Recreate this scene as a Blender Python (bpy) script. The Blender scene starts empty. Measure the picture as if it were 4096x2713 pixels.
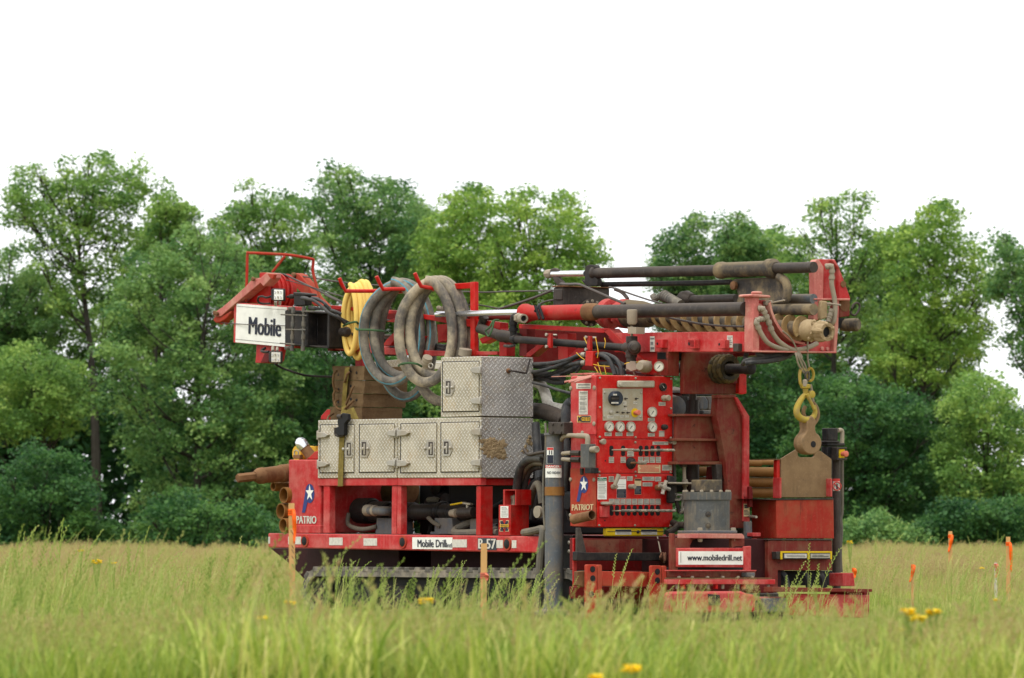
import bpy, bmesh, math, random
import numpy as np
from mathutils import Vector, Matrix
random.seed(7)
rng = np.random.default_rng(7)
scene = bpy.context.scene
COL = scene.collection

# ---------------------------------------------------------------- camera
F = 21120.0            # focal length in photo pixels (photo is 4096 x 2713)
CAM_H = 0.73
HORIZON = 2165.0
PITCH = math.atan((HORIZON - 1356.5) / F)
cam_d = bpy.data.cameras.new('camera')
cam = bpy.data.objects.new('camera', cam_d)
COL.objects.link(cam)
cam.location = (0, 0, CAM_H)
cam.rotation_euler = (math.pi / 2 + PITCH, 0, 0)
cam_d.sensor_width = 36.0
cam_d.lens = 36.0 * F / 4096.0
cam_d.clip_start = 0.5
cam_d.clip_end = 6000
cam_d.dof.use_dof = True
cam_d.dof.focus_distance = 47.3
cam_d.dof.aperture_fstop = 6.3
scene.camera = cam

# ---------------------------------------------------------------- overcast sky
SUN_EL, SUN_ROT = math.radians(62), math.radians(215)
world = bpy.data.worlds.new('World')
scene.world = world
world.use_nodes = True
wn, wl = world.node_tree.nodes, world.node_tree.links
wn.clear()
w_out = wn.new('ShaderNodeOutputWorld')
w_bg = wn.new('ShaderNodeBackground')
w_sky = wn.new('ShaderNodeTexSky')
w_sky.sky_type = 'NISHITA'
w_sky.sun_disc = False
w_sky.sun_elevation = SUN_EL
w_sky.sun_rotation = SUN_ROT
w_sky.dust_density = 4.0
w_mix = wn.new('ShaderNodeMix')
w_mix.data_type = 'RGBA'
w_mix.inputs[0].default_value = 0.93          # how much of the sky is covered by bright cloud
w_mix.inputs[7].default_value = (11.2, 11.4, 11.6, 1)
wl.new(w_sky.outputs[0], w_mix.inputs[6])
wl.new(w_mix.outputs[2], w_bg.inputs[0])
w_bg.inputs[1].default_value = 0.10
wl.new(w_bg.outputs[0], w_out.inputs[0])

sun_d = bpy.data.lights.new('sun', 'SUN')
sun_d.energy = 1.5
sun_d.angle = math.radians(24)
sun_d.color = (1.0, 0.97, 0.92)
sun = bpy.data.objects.new('sun', sun_d)
COL.objects.link(sun)
sd = Vector((math.sin(SUN_ROT) * math.cos(SUN_EL), math.cos(SUN_ROT) * math.cos(SUN_EL), math.sin(SUN_EL)))
sun.rotation_euler = sd.to_track_quat('Z', 'Y').to_euler()
sun.location = (-20, 10, 40)

vs = scene.view_settings
vs.view_transform = 'Standard'
vs.look = 'None'
vs.exposure = 0.42
vs.gamma = 1.0
vs.use_curve_mapping = False
scene.cycles.max_bounces = 6
scene.cycles.diffuse_bounces = 3
scene.cycles.glossy_bounces = 2
scene.cycles.transmission_bounces = 4
scene.cycles.use_denoising = True

# ---------------------------------------------------------------- frames and pixel helpers
TH = math.radians(54)
UX = Vector((math.cos(TH), -math.sin(TH), 0))
VX = Vector((math.sin(TH), math.cos(TH), 0))
ORG = Vector((0.266, 48.0, 0))
ROT = -TH
RG = {  # enlarged crops of the photo that were used for measuring: origin x, y and scale
 'n': (0, 0, 1), 'a': (800, 960, 2.903), 'b': (1300, 1050, 2.613), 'c': (1240, 1400, 2.574), 'd': (900, 1740, 2.239),
 'e': (1500, 1900, 2.904), 'f': (2000, 1000, 2.8), 'g': (2750, 980, 2.704), 'h': (2100, 1480, 2.341), 'i': (2260, 1450, 4.126),
 'j': (2260, 1760, 3.92), 'k': (2640, 1500, 2.614), 'l': (2640, 2000, 2.631), 'm': (2080, 2000, 3.135),
 'ta': (0, 500, 1.742), 'tb': (0, 1400, 1.867), 'tc': (900, 600, 1.48), 'td': (2500, 700, 1.484), 'te': (3000, 1500, 1.96),
 'ga': (0, 2050, 1.691), 'gb': (1300, 2200, 1.691), 'gc': (2700, 2050, 1.696)}


def ray(r, x, y):
    ox, oy, s = RG[r]
    px, py = ox + x / s, oy + y / s
    a, b = (px - 2048) / F, (1356.5 - py) / F
    return Vector((a, math.cos(PITCH) - b * math.sin(PITCH), math.sin(PITCH) + b * math.cos(PITCH)))


def onv(r, x, y, v):
    """machine point on the lengthwise plane v"""
    d = ray(r, x, y)
    c = Vector((0, 0, CAM_H)) - ORG
    t = (v - c.dot(VX)) / d.dot(VX)
    p = c + d * t
    return Vector((p.dot(UX), v, p.z))


def onu(r, x, y, u):
    """machine point on the crosswise plane u"""
    d = ray(r, x, y)
    c = Vector((0, 0, CAM_H)) - ORG
    t = (u - c.dot(UX)) / d.dot(UX)
    p = c + d * t
    return Vector((u, p.dot(VX), p.z))


def ond(r, x, y, dep):
    """world point at a depth in metres"""
    d = ray(r, x, y)
    return Vector((0, 0, CAM_H)) + d * (dep / d.y)


def mm(r, p):
    """metres per crop pixel at machine point p"""
    w = ORG + UX * p.x + VX * p.y
    return w.y / F / RG[r][2]


def cr(pts, n=6, closed=False):
    """smooth path through points"""
    pts = [Vector(p) for p in pts]
    out = []
    m = len(pts)
    for i in range(m if closed else m - 1):
        if closed:
            p0, p1, p2, p3 = pts[(i - 1) % m], pts[i], pts[(i + 1) % m], pts[(i + 2) % m]
        else:
            p0, p1, p2, p3 = pts[max(i - 1, 0)], pts[i], pts[i + 1], pts[min(i + 2, m - 1)]
        for k in range(n):
            t = k / n
            out.append(0.5 * ((2 * p1) + (p2 - p0) * t + (2 * p0 - 5 * p1 + 4 * p2 - p3) * t * t + (3 * p1 - p0 - 3 * p2 + p3) * t ** 3))
    if not closed:
        out.append(pts[-1])
    return out


class B:
    """collects polygons for ONE mesh"""
    def __init__(s):
        s.v, s.f, s.m, s.mi = [], [], [], 0

    def mat(s, i):
        s.mi = i
        return s

    def face(s, ids):
        s.f.append(tuple(ids))
        s.m.append(s.mi)

    def poly(s, pts):
        n = len(s.v)
        s.v += [Vector(p) for p in pts]
        s.face(range(n, n + len(pts)))
        return s

    def prism(s, a, b):
        n, k = len(s.v), len(a)
        s.v += [Vector(p) for p in a] + [Vector(p) for p in b]
        s.face(range(n, n + k))
        s.face(range(n + 2 * k - 1, n + k - 1, -1))
        for i in range(k):
            j = (i + 1) % k
            s.face((n + j, n + i, n + k + i, n + k + j))
        return s

    def pv(s, r, pts, v0, v1):
        a = [onv(r, x, y, v0) for x, y in pts]
        return s.prism(a, [Vector((p.x, v1, p.z)) for p in a])

    def pu(s, r, pts, u0, u1):
        a = [onu(r, x, y, u0) for x, y in pts]
        return s.prism(a, [Vector((u1, p.y, p.z)) for p in a])

    def rv(s, r, bx, v0, v1):
        x0, y0, x1, y1 = bx
        return s.pv(r, [(x0, y0), (x1, y0), (x1, y1), (x0, y1)], v0, v1)

    def ru(s, r, bx, u0, u1):
        x0, y0, x1, y1 = bx
        return s.pu(r, [(x0, y0), (x1, y0), (x1, y1), (x0, y1)], u0, u1)

    def box(s, lo, hi):
        x0, y0, z0 = lo
        x1, y1, z1 = hi
        return s.prism([(x0, y0, z0), (x1, y0, z0), (x1, y0, z1), (x0, y0, z1)], [(x0, y1, z0), (x1, y1, z0), (x1, y1, z1), (x0, y1, z1)])

    def tube(s, pts, r, n=10, closed=False, caps=True):
        pts = [Vector(p) for p in pts]
        k = len(pts)
        rs = r if isinstance(r, (list, tuple)) else [r] * k
        base = len(s.v)
        prev = None
        for i in range(k):
            if closed:
                t = pts[(i + 1) % k] - pts[i - 1]
            else:
                t = pts[min(i + 1, k - 1)] - pts[max(i - 1, 0)]
            t = t.normalized() if t.length > 1e-9 else Vector((0, 0, 1))
            if prev is None:
                a = Vector((0, 0, 1)) if abs(t.z) < 0.9 else Vector((1, 0, 0))
                prev = (a - t * a.dot(t)).normalized()
            else:
                q = prev - t * prev.dot(t)
                prev = q.normalized() if q.length > 1e-9 else prev
            c = t.cross(prev)
            for j in range(n):
                an = 2 * math.pi * j / n
                s.v.append(pts[i] + (prev * math.cos(an) + c * math.sin(an)) * rs[i])
        for i in range(k if closed else k - 1):
            i2 = (i + 1) % k
            for j in range(n):
                j2 = (j + 1) % n
                s.face((base + i * n + j, base + i * n + j2, base + i2 * n + j2, base + i2 * n + j))
        if caps and not closed:
            s.face([base + j for j in range(n - 1, -1, -1)])
            s.face([base + (k - 1) * n + j for j in range(n)])
        return s

    def cyl(s, a, b, r, n=16):
        return s.tube([a, b], r, n)

    def lathe(s, p, ax, prof, n=20):
        """profile of (distance along axis, radius)"""
        ax = Vector(ax).normalized()
        return s.tube_axis(Vector(p), ax, prof, n)

    def tube_axis(s, p, ax, prof, n):
        a = Vector((0, 0, 1)) if abs(ax.z) < 0.9 else Vector((1, 0, 0))
        e1 = (a - ax * a.dot(ax)).normalized()
        e2 = ax.cross(e1)
        base = len(s.v)
        for t, r in prof:
            for j in range(n):
                an = 2 * math.pi * j / n
                s.v.append(p + ax * t + (e1 * math.cos(an) + e2 * math.sin(an)) * max(r, 1e-4))
        for i in range(len(prof) - 1):
            for j in range(n):
                j2 = (j + 1) % n
                s.face((base + i * n + j, base + i * n + j2, base + (i + 1) * n + j2, base + (i + 1) * n + j))
        s.face([base + j for j in range(n - 1, -1, -1)])
        q = base + (len(prof) - 1) * n
        s.face([q + j for j in range(n)])
        return s

    def pipe(s, a, b, ro, ri, n=18):
        a, b = Vector(a), Vector(b)
        L = (b - a).length
        s.tube_axis(a, (b - a).normalized(), [(min(0.5, L * 0.9), ri), (0, ri), (0, ro), (L, ro), (L, ri * 0.5)], n)
        return s


BASE = {}


def setp(o, label=None, cat=None, group=None, kind=None):
    if label: o['label'] = label
    if cat: o['category'] = cat
    if group: o['group'] = group
    if kind: o['kind'] = kind
    return o


def thing(name, label, cat, base, group=None, machine=True):
    o = bpy.data.objects.new(name, None)
    o.empty_display_size = 0.1
    COL.objects.link(o)
    base = Vector(base)
    BASE[o.name] = base
    if machine:
        o.location = ORG + UX * base.x + VX * base.y + Vector((0, 0, base.z))
        o.rotation_euler = (0, 0, ROT)
    else:
        o.location = base
    return setp(o, label, cat, group)


def mesh_of(name, b, mats, sharp=35):
    me = bpy.data.meshes.new(name)
    me.from_pydata([tuple(p) for p in b.v], [], b.f)
    mats = mats if isinstance(mats, (list, tuple)) else [mats]
    for m in mats:
        me.materials.append(m)
    if len(mats) > 1:
        me.polygons.foreach_set('material_index', b.m)
    me.polygons.foreach_set('use_smooth', [True] * len(b.f))
    bm = bmesh.new()
    bm.from_mesh(me)
    bmesh.ops.recalc_face_normals(bm, faces=bm.faces)
    bm.to_mesh(me)
    bm.free()
    me.set_sharp_from_angle(angle=math.radians(sharp))
    return me


APART = {'bolt', 'pin_hole', 'toggle_switch', 'rope_clamp', 'winch_tie_bar', 'cable_tie', 'screw_hole'}


def islands(b):
    par = list(range(len(b.v)))

    def find(i):
        while par[i] != i:
            par[i] = par[par[i]]
            i = par[i]
        return i
    for f in b.f:
        for i in f[1:]:
            par[find(i)] = find(f[0])
    out = {}
    for f, m in zip(b.f, b.m):
        out.setdefault(find(f[0]), []).append((f, m))
    res = []
    for fs in out.values():
        k, ids = B(), {}
        for f, m in fs:
            for i in f:
                if i not in ids:
                    ids[i] = len(k.v)
                    k.v.append(b.v[i])
            k.f.append(tuple(ids[i] for i in f))
            k.m.append(m)
        res.append(k)
    return res


def mk(name, b, mats, parent=None, bevel=0.0, machine=True, sharp=35, **kw):
    if name in APART and parent is not None:
        parts = islands(b)
        if len(parts) > 1:
            return [mk(name, k, mats, parent, bevel, machine, sharp, **kw) for k in parts][-1]
    n = len(b.v)
    c = sum(b.v, Vector()) / n
    if parent is None and kw.get('foot'):
        c.z = min(p.z for p in b.v)
    kw.pop('foot', None)
    b.v = [p - c for p in b.v]
    me = mesh_of(name, b, mats, sharp)
    o = bpy.data.objects.new(name, me)
    COL.objects.link(o)
    if parent is not None:
        o.parent = parent
        o.location = c - BASE[parent.name]
    elif machine:
        o.location = ORG + UX * c.x + VX * c.y + Vector((0, 0, c.z))
        o.rotation_euler = (0, 0, ROT)
    else:
        o.location = c
    BASE[o.name] = c
    if bevel:
        md = o.modifiers.new('bevel', 'BEVEL')
        md.width = bevel
        md.segments = 2
        md.limit_method = 'ANGLE'
        md.angle_limit = math.radians(40)
    return setp(o, **kw)


def again(src, p, parent):
    """a copy of a mesh part at machine point p"""
    o = src.copy()
    COL.objects.link(o)
    o.parent = parent
    o.location = Vector(p) - BASE[parent.name]
    BASE[o.name] = Vector(p)
    return o


# ---------------------------------------------------------------- text
def text2d(s, bold=0.0):
    cu = bpy.data.curves.new('lettering', 'FONT')
    cu.body = s
    cu.size = 1
    cu.resolution_u = 3
    cu.offset = bold
    ob = bpy.data.objects.new('lettering', cu)
    me = bpy.data.meshes.new_from_object(ob)
    vs_ = [(v.co.x, v.co.y) for v in me.vertices]
    fs = [tuple(p.vertices) for p in me.polygons]
    bpy.data.objects.remove(ob)
    bpy.data.curves.remove(cu)
    bpy.data.meshes.remove(me)
    x0, x1 = min(v[0] for v in vs_), max(v[0] for v in vs_)
    y0, y1 = min(v[1] for v in vs_), max(v[1] for v in vs_)
    return [((x - x0) / (x1 - x0), (y - y0) / (y1 - y0)) for x, y in vs_], fs


def put(b, pf, verts, faces):
    n = len(b.v)
    b.v += [pf(x, y) for x, y in verts]
    for f in faces:
        b.face([n + i for i in f])


def quadmap(r, q, plane, at):
    """maps the unit square to crop pixels q = TL, TR, BR, BL on a plane"""
    if len(q) == 4 and not isinstance(q[0], tuple):
        x0, y0, x1, y1 = q
        q = [(x0, y0), (x1, y0), (x1, y1), (x0, y1)]
    tl, tr, brr, bl = q
    fn = onv if plane == 'v' else onu

    def pf(x, y):
        X = (bl[0] * (1 - x) + brr[0] * x) * (1 - y) + (tl[0] * (1 - x) + tr[0] * x) * y
        Y = (bl[1] * (1 - x) + brr[1] * x) * (1 - y) + (tl[1] * (1 - x) + tr[1] * x) * y
        return fn(r, X, Y, at)
    return pf


def lettering(r, q, plane, at, s, bold, m, parent, name='lettering'):
    b = B()
    vs_, fs = text2d(s)
    e = -1 if plane == 'v' else 1
    k = bold * (8.0 if len(s) < 8 else 4.5) / max(6, len(s))                       # further strikes beside the first thicken the strokes
    for i, dx in enumerate((0.0, k * 0.5, k) if k > 0.002 else (0.0,)):
        put(b, quadmap(r, q, plane, at + e * 0.0007 * i), [(x * (1 - k) + dx, y) for x, y in vs_], fs)
    return mk(name, b, m, parent)


def plate(b, r, q, plane, at, back):
    """a thin plate: corners q on the plane, thickness to back"""
    if len(q) == 4 and not isinstance(q[0], tuple):
        x0, y0, x1, y1 = q
        q = [(x0, y0), (x1, y0), (x1, y1), (x0, y1)]
    (b.pv if plane == 'v' else b.pu)(r, q, at, back)


# ---------------------------------------------------------------- materials
def lin(*c):
    return tuple(((x / 255) / 12.92 if x / 255 <= 0.04045 else ((x / 255 + 0.055) / 1.055) ** 2.4) for x in c) + (1.0,)


def mixn(n, l, fac, a, c):
    m = n.new('ShaderNodeMix')
    m.data_type = 'RGBA'
    for sock, val in ((m.inputs[0], fac), (m.inputs[6], a), (m.inputs[7], c)):
        if hasattr(val, 'is_output'):
            l.new(val, sock)
        else:
            sock.default_value = val
    return m.outputs[2]


def noise(n, l, vec, scale, detail=5, rough=0.6, mapping=None):
    if mapping:
        mp = n.new('ShaderNodeMapping')
        mp.inputs['Scale'].default_value = mapping
        l.new(vec, mp.inputs['Vector'])
        vec = mp.outputs[0]
    t = n.new('ShaderNodeTexNoise')
    t.inputs['Scale'].default_value = scale
    t.inputs['Detail'].default_value = detail
    t.inputs['Roughness'].default_value = rough
    l.new(vec, t.inputs['Vector'])
    return t.outputs[0]


def ramp(n, l, src, a, b_):
    r = n.new('ShaderNodeMapRange')
    r.interpolation_type = 'SMOOTHSTEP'
    l.new(src, r.inputs[0])
    r.inputs[1].default_value = a
    r.inputs[2].default_value = b_
    return r.outputs[0]


def mth(n, l, op, a, c=None):
    m = n.new('ShaderNodeMath')
    m.operation = op
    for i, val in enumerate((a, c)):
        if val is None:
            continue
        if hasattr(val, 'is_output'):
            l.new(val, m.inputs[i])
        else:
            m.inputs[i].default_value = val
    return m.outputs[0]


def start(name):
    m = bpy.data.materials.new(name)
    m.use_nodes = True
    n, l = m.node_tree.nodes, m.node_tree.links
    bs = n['Principled BSDF']
    tc = n.new('ShaderNodeTexCoord')
    oi = n.new('ShaderNodeObjectInfo')
    mu = n.new('ShaderNodeVectorMath')
    mu.operation = 'SCALE'
    cm = n.new('ShaderNodeCombineXYZ')
    for i in range(3):
        l.new(oi.outputs['Random'], cm.inputs[i])
    l.new(cm.outputs[0], mu.inputs[0])
    mu.inputs['Scale'].default_value = 13.0
    ad = n.new('ShaderNodeVectorMath')
    ad.operation = 'ADD'
    l.new(tc.outputs['Object'], ad.inputs[0])
    l.new(mu.outputs[0], ad.inputs[1])
    return m, n, l, bs, ad.outputs[0], oi.outputs['Random']


def worn(name, col, dust=(150, 120, 95), dust_amt=0.5, mud=(70, 52, 38), mud_amt=0.2, fade=0.15, rough=0.5, metal=0.0, bump=0.15, scale=4.0, top_dust=0.5, streak=0.3, chips=0.0, runs=0.0):
    """paint or steel with dust patches, mud spots, streaks and settled dust on faces that look up"""
    m, n, l, bs, vec, rnd = start(name)
    c0 = lin(*col)
    dk = tuple(x * 0.62 for x in c0[:3]) + (1,)
    v1 = ramp(n, l, noise(n, l, vec, scale * 0.6, 3), 0.3, 0.7)
    c = mixn(n, l, mth(n, l, 'MULTIPLY', v1, 0.45), c0, dk)
    fd = ramp(n, l, noise(n, l, vec, scale * 9, 4), 0.52, 0.75)
    c = mixn(n, l, mth(n, l, 'MULTIPLY', fd, fade), c, lin(*[min(255, x + 60) for x in col]))
    st = ramp(n, l, noise(n, l, vec, 1.0, 4, 0.6, (scale * 8, scale * 8, scale * 0.7)), 0.5, 0.78)
    c = mixn(n, l, mth(n, l, 'MULTIPLY', st, streak), c, lin(*dust))
    d = ramp(n, l, noise(n, l, vec, scale, 6, 0.68), 0.38, 0.72)
    d = mth(n, l, 'MULTIPLY', d, dust_amt)
    ge = n.new('ShaderNodeNewGeometry')
    sx = n.new('ShaderNodeSeparateXYZ')
    l.new(ge.outputs['Normal'], sx.inputs[0])
    up = mth(n, l, 'MULTIPLY', ramp(n, l, sx.outputs[2], 0.25, 0.95), top_dust)
    d = mth(n, l, 'MAXIMUM', d, up)
    c = mixn(n, l, d, c, lin(*dust))
    mu = ramp(n, l, noise(n, l, vec, scale * 2.3, 7, 0.7), 0.58, 0.70)
    mf = mth(n, l, 'MULTIPLY', mu, mud_amt)
    c = mixn(n, l, mf, c, lin(*mud))
    # chips through to rust and a few dark oily runs
    ch = ramp(n, l, noise(n, l, vec, scale * 7, 8, 0.75), 0.655, 0.69)
    c = mixn(n, l, mth(n, l, 'MULTIPLY', ch, chips), c, lin(74, 46, 34))
    oil = ramp(n, l, noise(n, l, vec, 1.0, 5, 0.65, (scale * 3.2, scale * 3.2, scale * 0.45)), 0.60, 0.76)
    c = mixn(n, l, mth(n, l, 'MULTIPLY', oil, runs), c, lin(38, 28, 24))
    l.new(c, bs.inputs['Base Color'])
    bs.inputs['Metallic'].default_value = metal
    ro = n.new('ShaderNodeMapRange')
    l.new(mth(n, l, 'MAXIMUM', d, mf), ro.inputs[0])
    ro.inputs[3].default_value = rough
    ro.inputs[4].default_value = 0.9
    l.new(ro.outputs[0], bs.inputs['Roughness'])
    bs.inputs['Specular IOR Level'].default_value = 0.2
    if bump:
        bp = n.new('ShaderNodeBump')
        bp.inputs['Strength'].default_value = bump
        bp.inputs['Distance'].default_value = 0.006
        l.new(noise(n, l, vec, scale * 12, 5, 0.65), bp.inputs['Height'])
        l.new(bp.outputs[0], bs.inputs['Normal'])
    return m


def flat(name, col, rough=0.6, metal=0.0, var=0.25, scale=14):
    m, n, l, bs, vec, rnd = start(name)
    c0 = lin(*col)
    dk = tuple(x * (1 - var) for x in c0[:3]) + (1,)
    l.new(mixn(n, l, ramp(n, l, noise(n, l, vec, scale, 5), 0.35, 0.7), c0, dk), bs.inputs['Base Color'])
    bs.inputs['Roughness'].default_value = rough
    bs.inputs['Metallic'].default_value = metal
    bs.inputs['Specular IOR Level'].default_value = 0.3
    return m


def tread(name, col, swap):
    """aluminium tread plate: raised lens shaped bars on two crossed grids"""
    m, n, l, bs, vec, rnd = start(name)
    tc = n.new('ShaderNodeTexCoord')
    sp = n.new('ShaderNodeSeparateXYZ')
    l.new(tc.outputs['Object'], sp.inputs[0])
    ax = sp.outputs[1] if swap else sp.outputs[0]
    az = sp.outputs[2]
    s = 0.054

    def bars(off, sg):
        a = mth(n, l, 'ADD', mth(n, l, 'MULTIPLY', ax, 1 / s), off)
        c = mth(n, l, 'ADD', mth(n, l, 'MULTIPLY', az, 1 / s), off)
        fa = mth(n, l, 'SUBTRACT', mth(n, l, 'FRACT', a), 0.5)
        fc = mth(n, l, 'SUBTRACT', mth(n, l, 'FRACT', c), 0.5)
        lg = mth(n, l, 'MULTIPLY', mth(n, l, 'ADD', fa, mth(n, l, 'MULTIPLY', fc, sg)), 1.7)
        sh = mth(n, l, 'MULTIPLY', mth(n, l, 'SUBTRACT', fa, mth(n, l, 'MULTIPLY', fc, sg)), 5.2)
        d = mth(n, l, 'ADD', mth(n, l, 'MULTIPLY', lg, lg), mth(n, l, 'MULTIPLY', sh, sh))
        return ramp(n, l, mth(n, l, 'SUBTRACT', 1.0, d), 0.0, 0.7)
    h = mth(n, l, 'MAXIMUM', bars(0.0, 1.0), bars(0.5, -1.0))
    c0 = lin(*col)
    c = mixn(n, l, ramp(n, l, noise(n, l, vec, 3, 6, 0.7), 0.35, 0.7), c0, lin(*[x - 30 for x in col]))
    c = mixn(n, l, mth(n, l, 'MULTIPLY', ramp(n, l, noise(n, l, vec, 5, 6, 0.7), 0.5, 0.75), 0.6), c, lin(168, 142, 100))
    c = mixn(n, l, mth(n, l, 'MULTIPLY', h, 0.55), c, lin(222, 220, 214))       # glints on the bar tops put into the colour
    l.new(c, bs.inputs['Base Color'])
    bs.inputs['Metallic'].default_value = 0.15
    bs.inputs['Roughness'].default_value = 0.45
    bp = n.new('ShaderNodeBump')
    bp.inputs['Strength'].default_value = 0.9
    bp.inputs['Distance'].default_value = 0.004
    l.new(h, bp.inputs['Height'])
    l.new(bp.outputs[0], bs.inputs['Normal'])
    return m


M = {}
M['red'] = worn('red_paint', (176, 12, 10), (156, 80, 68), 0.5, (84, 48, 38), 0.6, 0.2, 0.4, top_dust=0.45, streak=0.3, chips=0.8, runs=0.35)
M['red_clean'] = worn('bright_red_paint', (188, 10, 5), (198, 84, 70), 0.42, (104, 52, 40), 0.4, 0.3, 0.35, scale=7, top_dust=0.4, streak=0.15, chips=0.75, runs=0.2)
M['red_dusty'] = worn('dusty_red_paint', (182, 36, 38), (194, 110, 102), 0.8, (120, 70, 60), 0.18, 0.3, 0.5, top_dust=0.55, streak=0.35, chips=0.7, runs=0.2)
M['red_brown'] = worn('muddy_red_paint', (116, 34, 26), (122, 84, 64), 0.95, (52, 38, 32), 0.8, 0.15, 0.55, top_dust=0.7, streak=0.5, chips=0.7, runs=0.65)
M['red_dark'] = worn('dark_red_paint', (104, 10, 10), (98, 46, 38), 0.4, (36, 24, 20), 0.5, 0.1, 0.5)  # deeper red for inner, lower and far parts
M['pink'] = worn('sun_faded_red_paint', (186, 104, 96), (198, 154, 136), 0.85, (130, 84, 66), 0.3, 0.3, 0.6, top_dust=0.7, streak=0.3, chips=0.6, runs=0.2)
M['rust_red'] = worn('rusting_red_paint', (168, 40, 26), (150, 86, 60), 0.75, (96, 58, 36), 0.35, 0.2, 0.6, chips=0.7, runs=0.45)
M['black'] = worn('black_paint', (24, 24, 26), (96, 86, 76), 0.3, (70, 58, 46), 0.3, 0.1, 0.45, top_dust=0.4, streak=0.2)
M['void'] = flat('dark_iron_and_gap_shade', (18, 18, 20), 0.6)  # black for iron parts, also painted in for the dark of holes and gaps
M['steel'] = worn('dark_steel', (58, 53, 50), (112, 100, 88), 0.35, (80, 64, 50), 0.3, 0.2, 0.5, 0.25, top_dust=0.4, streak=0.2)
M['gunmetal'] = worn('gun_grey_paint', (92, 98, 104), (138, 122, 98), 0.55, (96, 78, 56), 0.5, 0.2, 0.5, top_dust=0.6, streak=0.45, chips=0.5, runs=0.3)
M['potgrey'] = worn('cast_grey_steel', (84, 86, 86), (136, 124, 102), 0.55, (66, 58, 50), 0.5, 0.2, 0.6, 0.1, top_dust=0.7, streak=0.6, chips=0.4, runs=0.5)
M['mudsteel'] = worn('mud_caked_steel', (64, 61, 59), (150, 132, 100), 0.8, (112, 94, 66), 0.5, 0.1, 0.7, top_dust=0.5, streak=0.2)
M['earth'] = worn('dried_earth', (152, 130, 98), (174, 154, 120), 0.6, (108, 90, 66), 0.6, 0.1, 0.95, bump=0.8, scale=9)
M['rust'] = worn('rusted_steel', (108, 74, 50), (146, 112, 78), 0.7, (70, 42, 26), 0.5, 0.1, 0.75, 0.1, bump=0.3)
M['ochre'] = worn('ochre_rod_steel', (134, 90, 40), (152, 116, 70), 0.5, (74, 46, 24), 0.5, 0.1, 0.5, 0.2)
M['chrome'] = flat('chrome', (226, 228, 232), 0.16, 0.9, 0.1)
M['dullchrome'] = worn('zinc_plate', (176, 172, 162), (160, 144, 118), 0.5, (110, 94, 74), 0.25, 0.2, 0.4, 0.5)
M['tanfit'] = worn('dusty_fitting', (146, 136, 120), (168, 154, 132), 0.6, (104, 88, 66), 0.25, 0.1, 0.7)
M['alu'] = tread('tread_plate', (182, 173, 152), False)
M['alu_end'] = tread('tread_plate_end', (172, 168, 163), True)
M['white'] = flat('white_sign', (232, 232, 224), 0.45, 0, 0.1)
M['decal'] = flat('white_decal', (206, 202, 190), 0.6, 0, 0.22, 30)
M['greydecal'] = flat('grey_decal', (178, 174, 160), 0.6, 0, 0.25, 30)
M['print'] = flat('dark_print', (36, 40, 56), 0.6, 0, 0.2)
M['printgrey'] = flat('small_print', (120, 118, 116), 0.7, 0, 0.2)
M['navy'] = flat('navy_print', (48, 62, 120), 0.6, 0, 0.2)
M['green_print'] = flat('green_print', (30, 120, 96), 0.6)
M['red_print'] = flat('red_print', (200, 62, 56), 0.6)
M['amber'] = flat('amber_print', (214, 168, 46), 0.6)
M['tan'] = flat('tan_decal', (206, 182, 140), 0.6, 0, 0.2, 20)
M['panelgrey'] = worn('panel_grey', (176, 172, 156), (160, 140, 104), 0.45, (112, 92, 60), 0.3, 0.2, 0.5, 0.2, scale=9)
M['yellow'] = worn('yellow_plastic', (226, 190, 14), (170, 140, 60), 0.2, (70, 60, 30), 0.25, 0.1, 0.5, scale=9)
M['yhose'] = worn('yellow_rubber', (240, 206, 110), (214, 176, 104), 0.4, (160, 118, 60), 0.25, 0.1, 0.55, scale=6, top_dust=0.0)
M['yhook'] = worn('chipped_yellow_paint', (176, 154, 56), (148, 128, 84), 0.85, (120, 94, 50), 0.5, 0.1, 0.6, scale=14)
M['rubber'] = worn('dusty_black_rubber', (88, 85, 80), (162, 152, 134), 0.8, (96, 82, 64), 0.3, 0.1, 0.7, scale=5, top_dust=0.3)
M['mudrubber'] = worn('muddy_rubber', (92, 88, 84), (180, 166, 140), 0.95, (128, 110, 84), 0.3, 0.1, 0.75, scale=4.5, top_dust=0.55)
M['bhose'] = worn('black_rubber_hose', (44, 46, 50), (112, 108, 100), 0.4, (90, 84, 72), 0.2, 0.1, 0.5, top_dust=0.4)
M['ghose'] = worn('dusty_grey_hose', (96, 92, 84), (142, 130, 108), 0.5, (110, 98, 76), 0.2, 0.1, 0.7)
M['blue'] = flat('blue_stripe', (88, 144, 158), 0.6, 0, 0.25, 20)
M['strap'] = flat('olive_webbing', (124, 108, 50), 0.85, 0, 0.35, 20)
M['cord'] = flat('green_cord', (62, 92, 58), 0.8)
M['pad'] = worn('mud_stained_timber', (98, 78, 54), (126, 104, 74), 0.6, (62, 48, 34), 0.7, 0.1, 0.95, bump=0.9, scale=6, top_dust=0.3, streak=0.1)
M['rope'] = flat('brown_rope', (110, 84, 54), 0.9, 0, 0.4, 40)
M['plate'] = worn('bare_rusty_plate', (130, 104, 74), (154, 128, 96), 0.6, (90, 78, 66), 0.55, 0.2, 0.6, 0.15, scale=5, streak=0.1, chips=0.5, runs=0.4)
M['cable'] = flat('steel_cable', (92, 84, 78), 0.5, 0.4, 0.3, 60)
M['rag'] = flat('brown_rag', (116, 80, 60), 0.95, 0, 0.45, 30)
M['face'] = flat('dial_face', (214, 210, 196), 0.4, 0, 0.1)
M['salmon'] = flat('faded_red_button', (214, 116, 92), 0.5)
M['olive'] = flat('olive_drab', (66, 66, 40), 0.5)
M['lens'] = flat('lamp_lens', (214, 214, 216), 0.2, 0.5, 0.2, 40)
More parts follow.
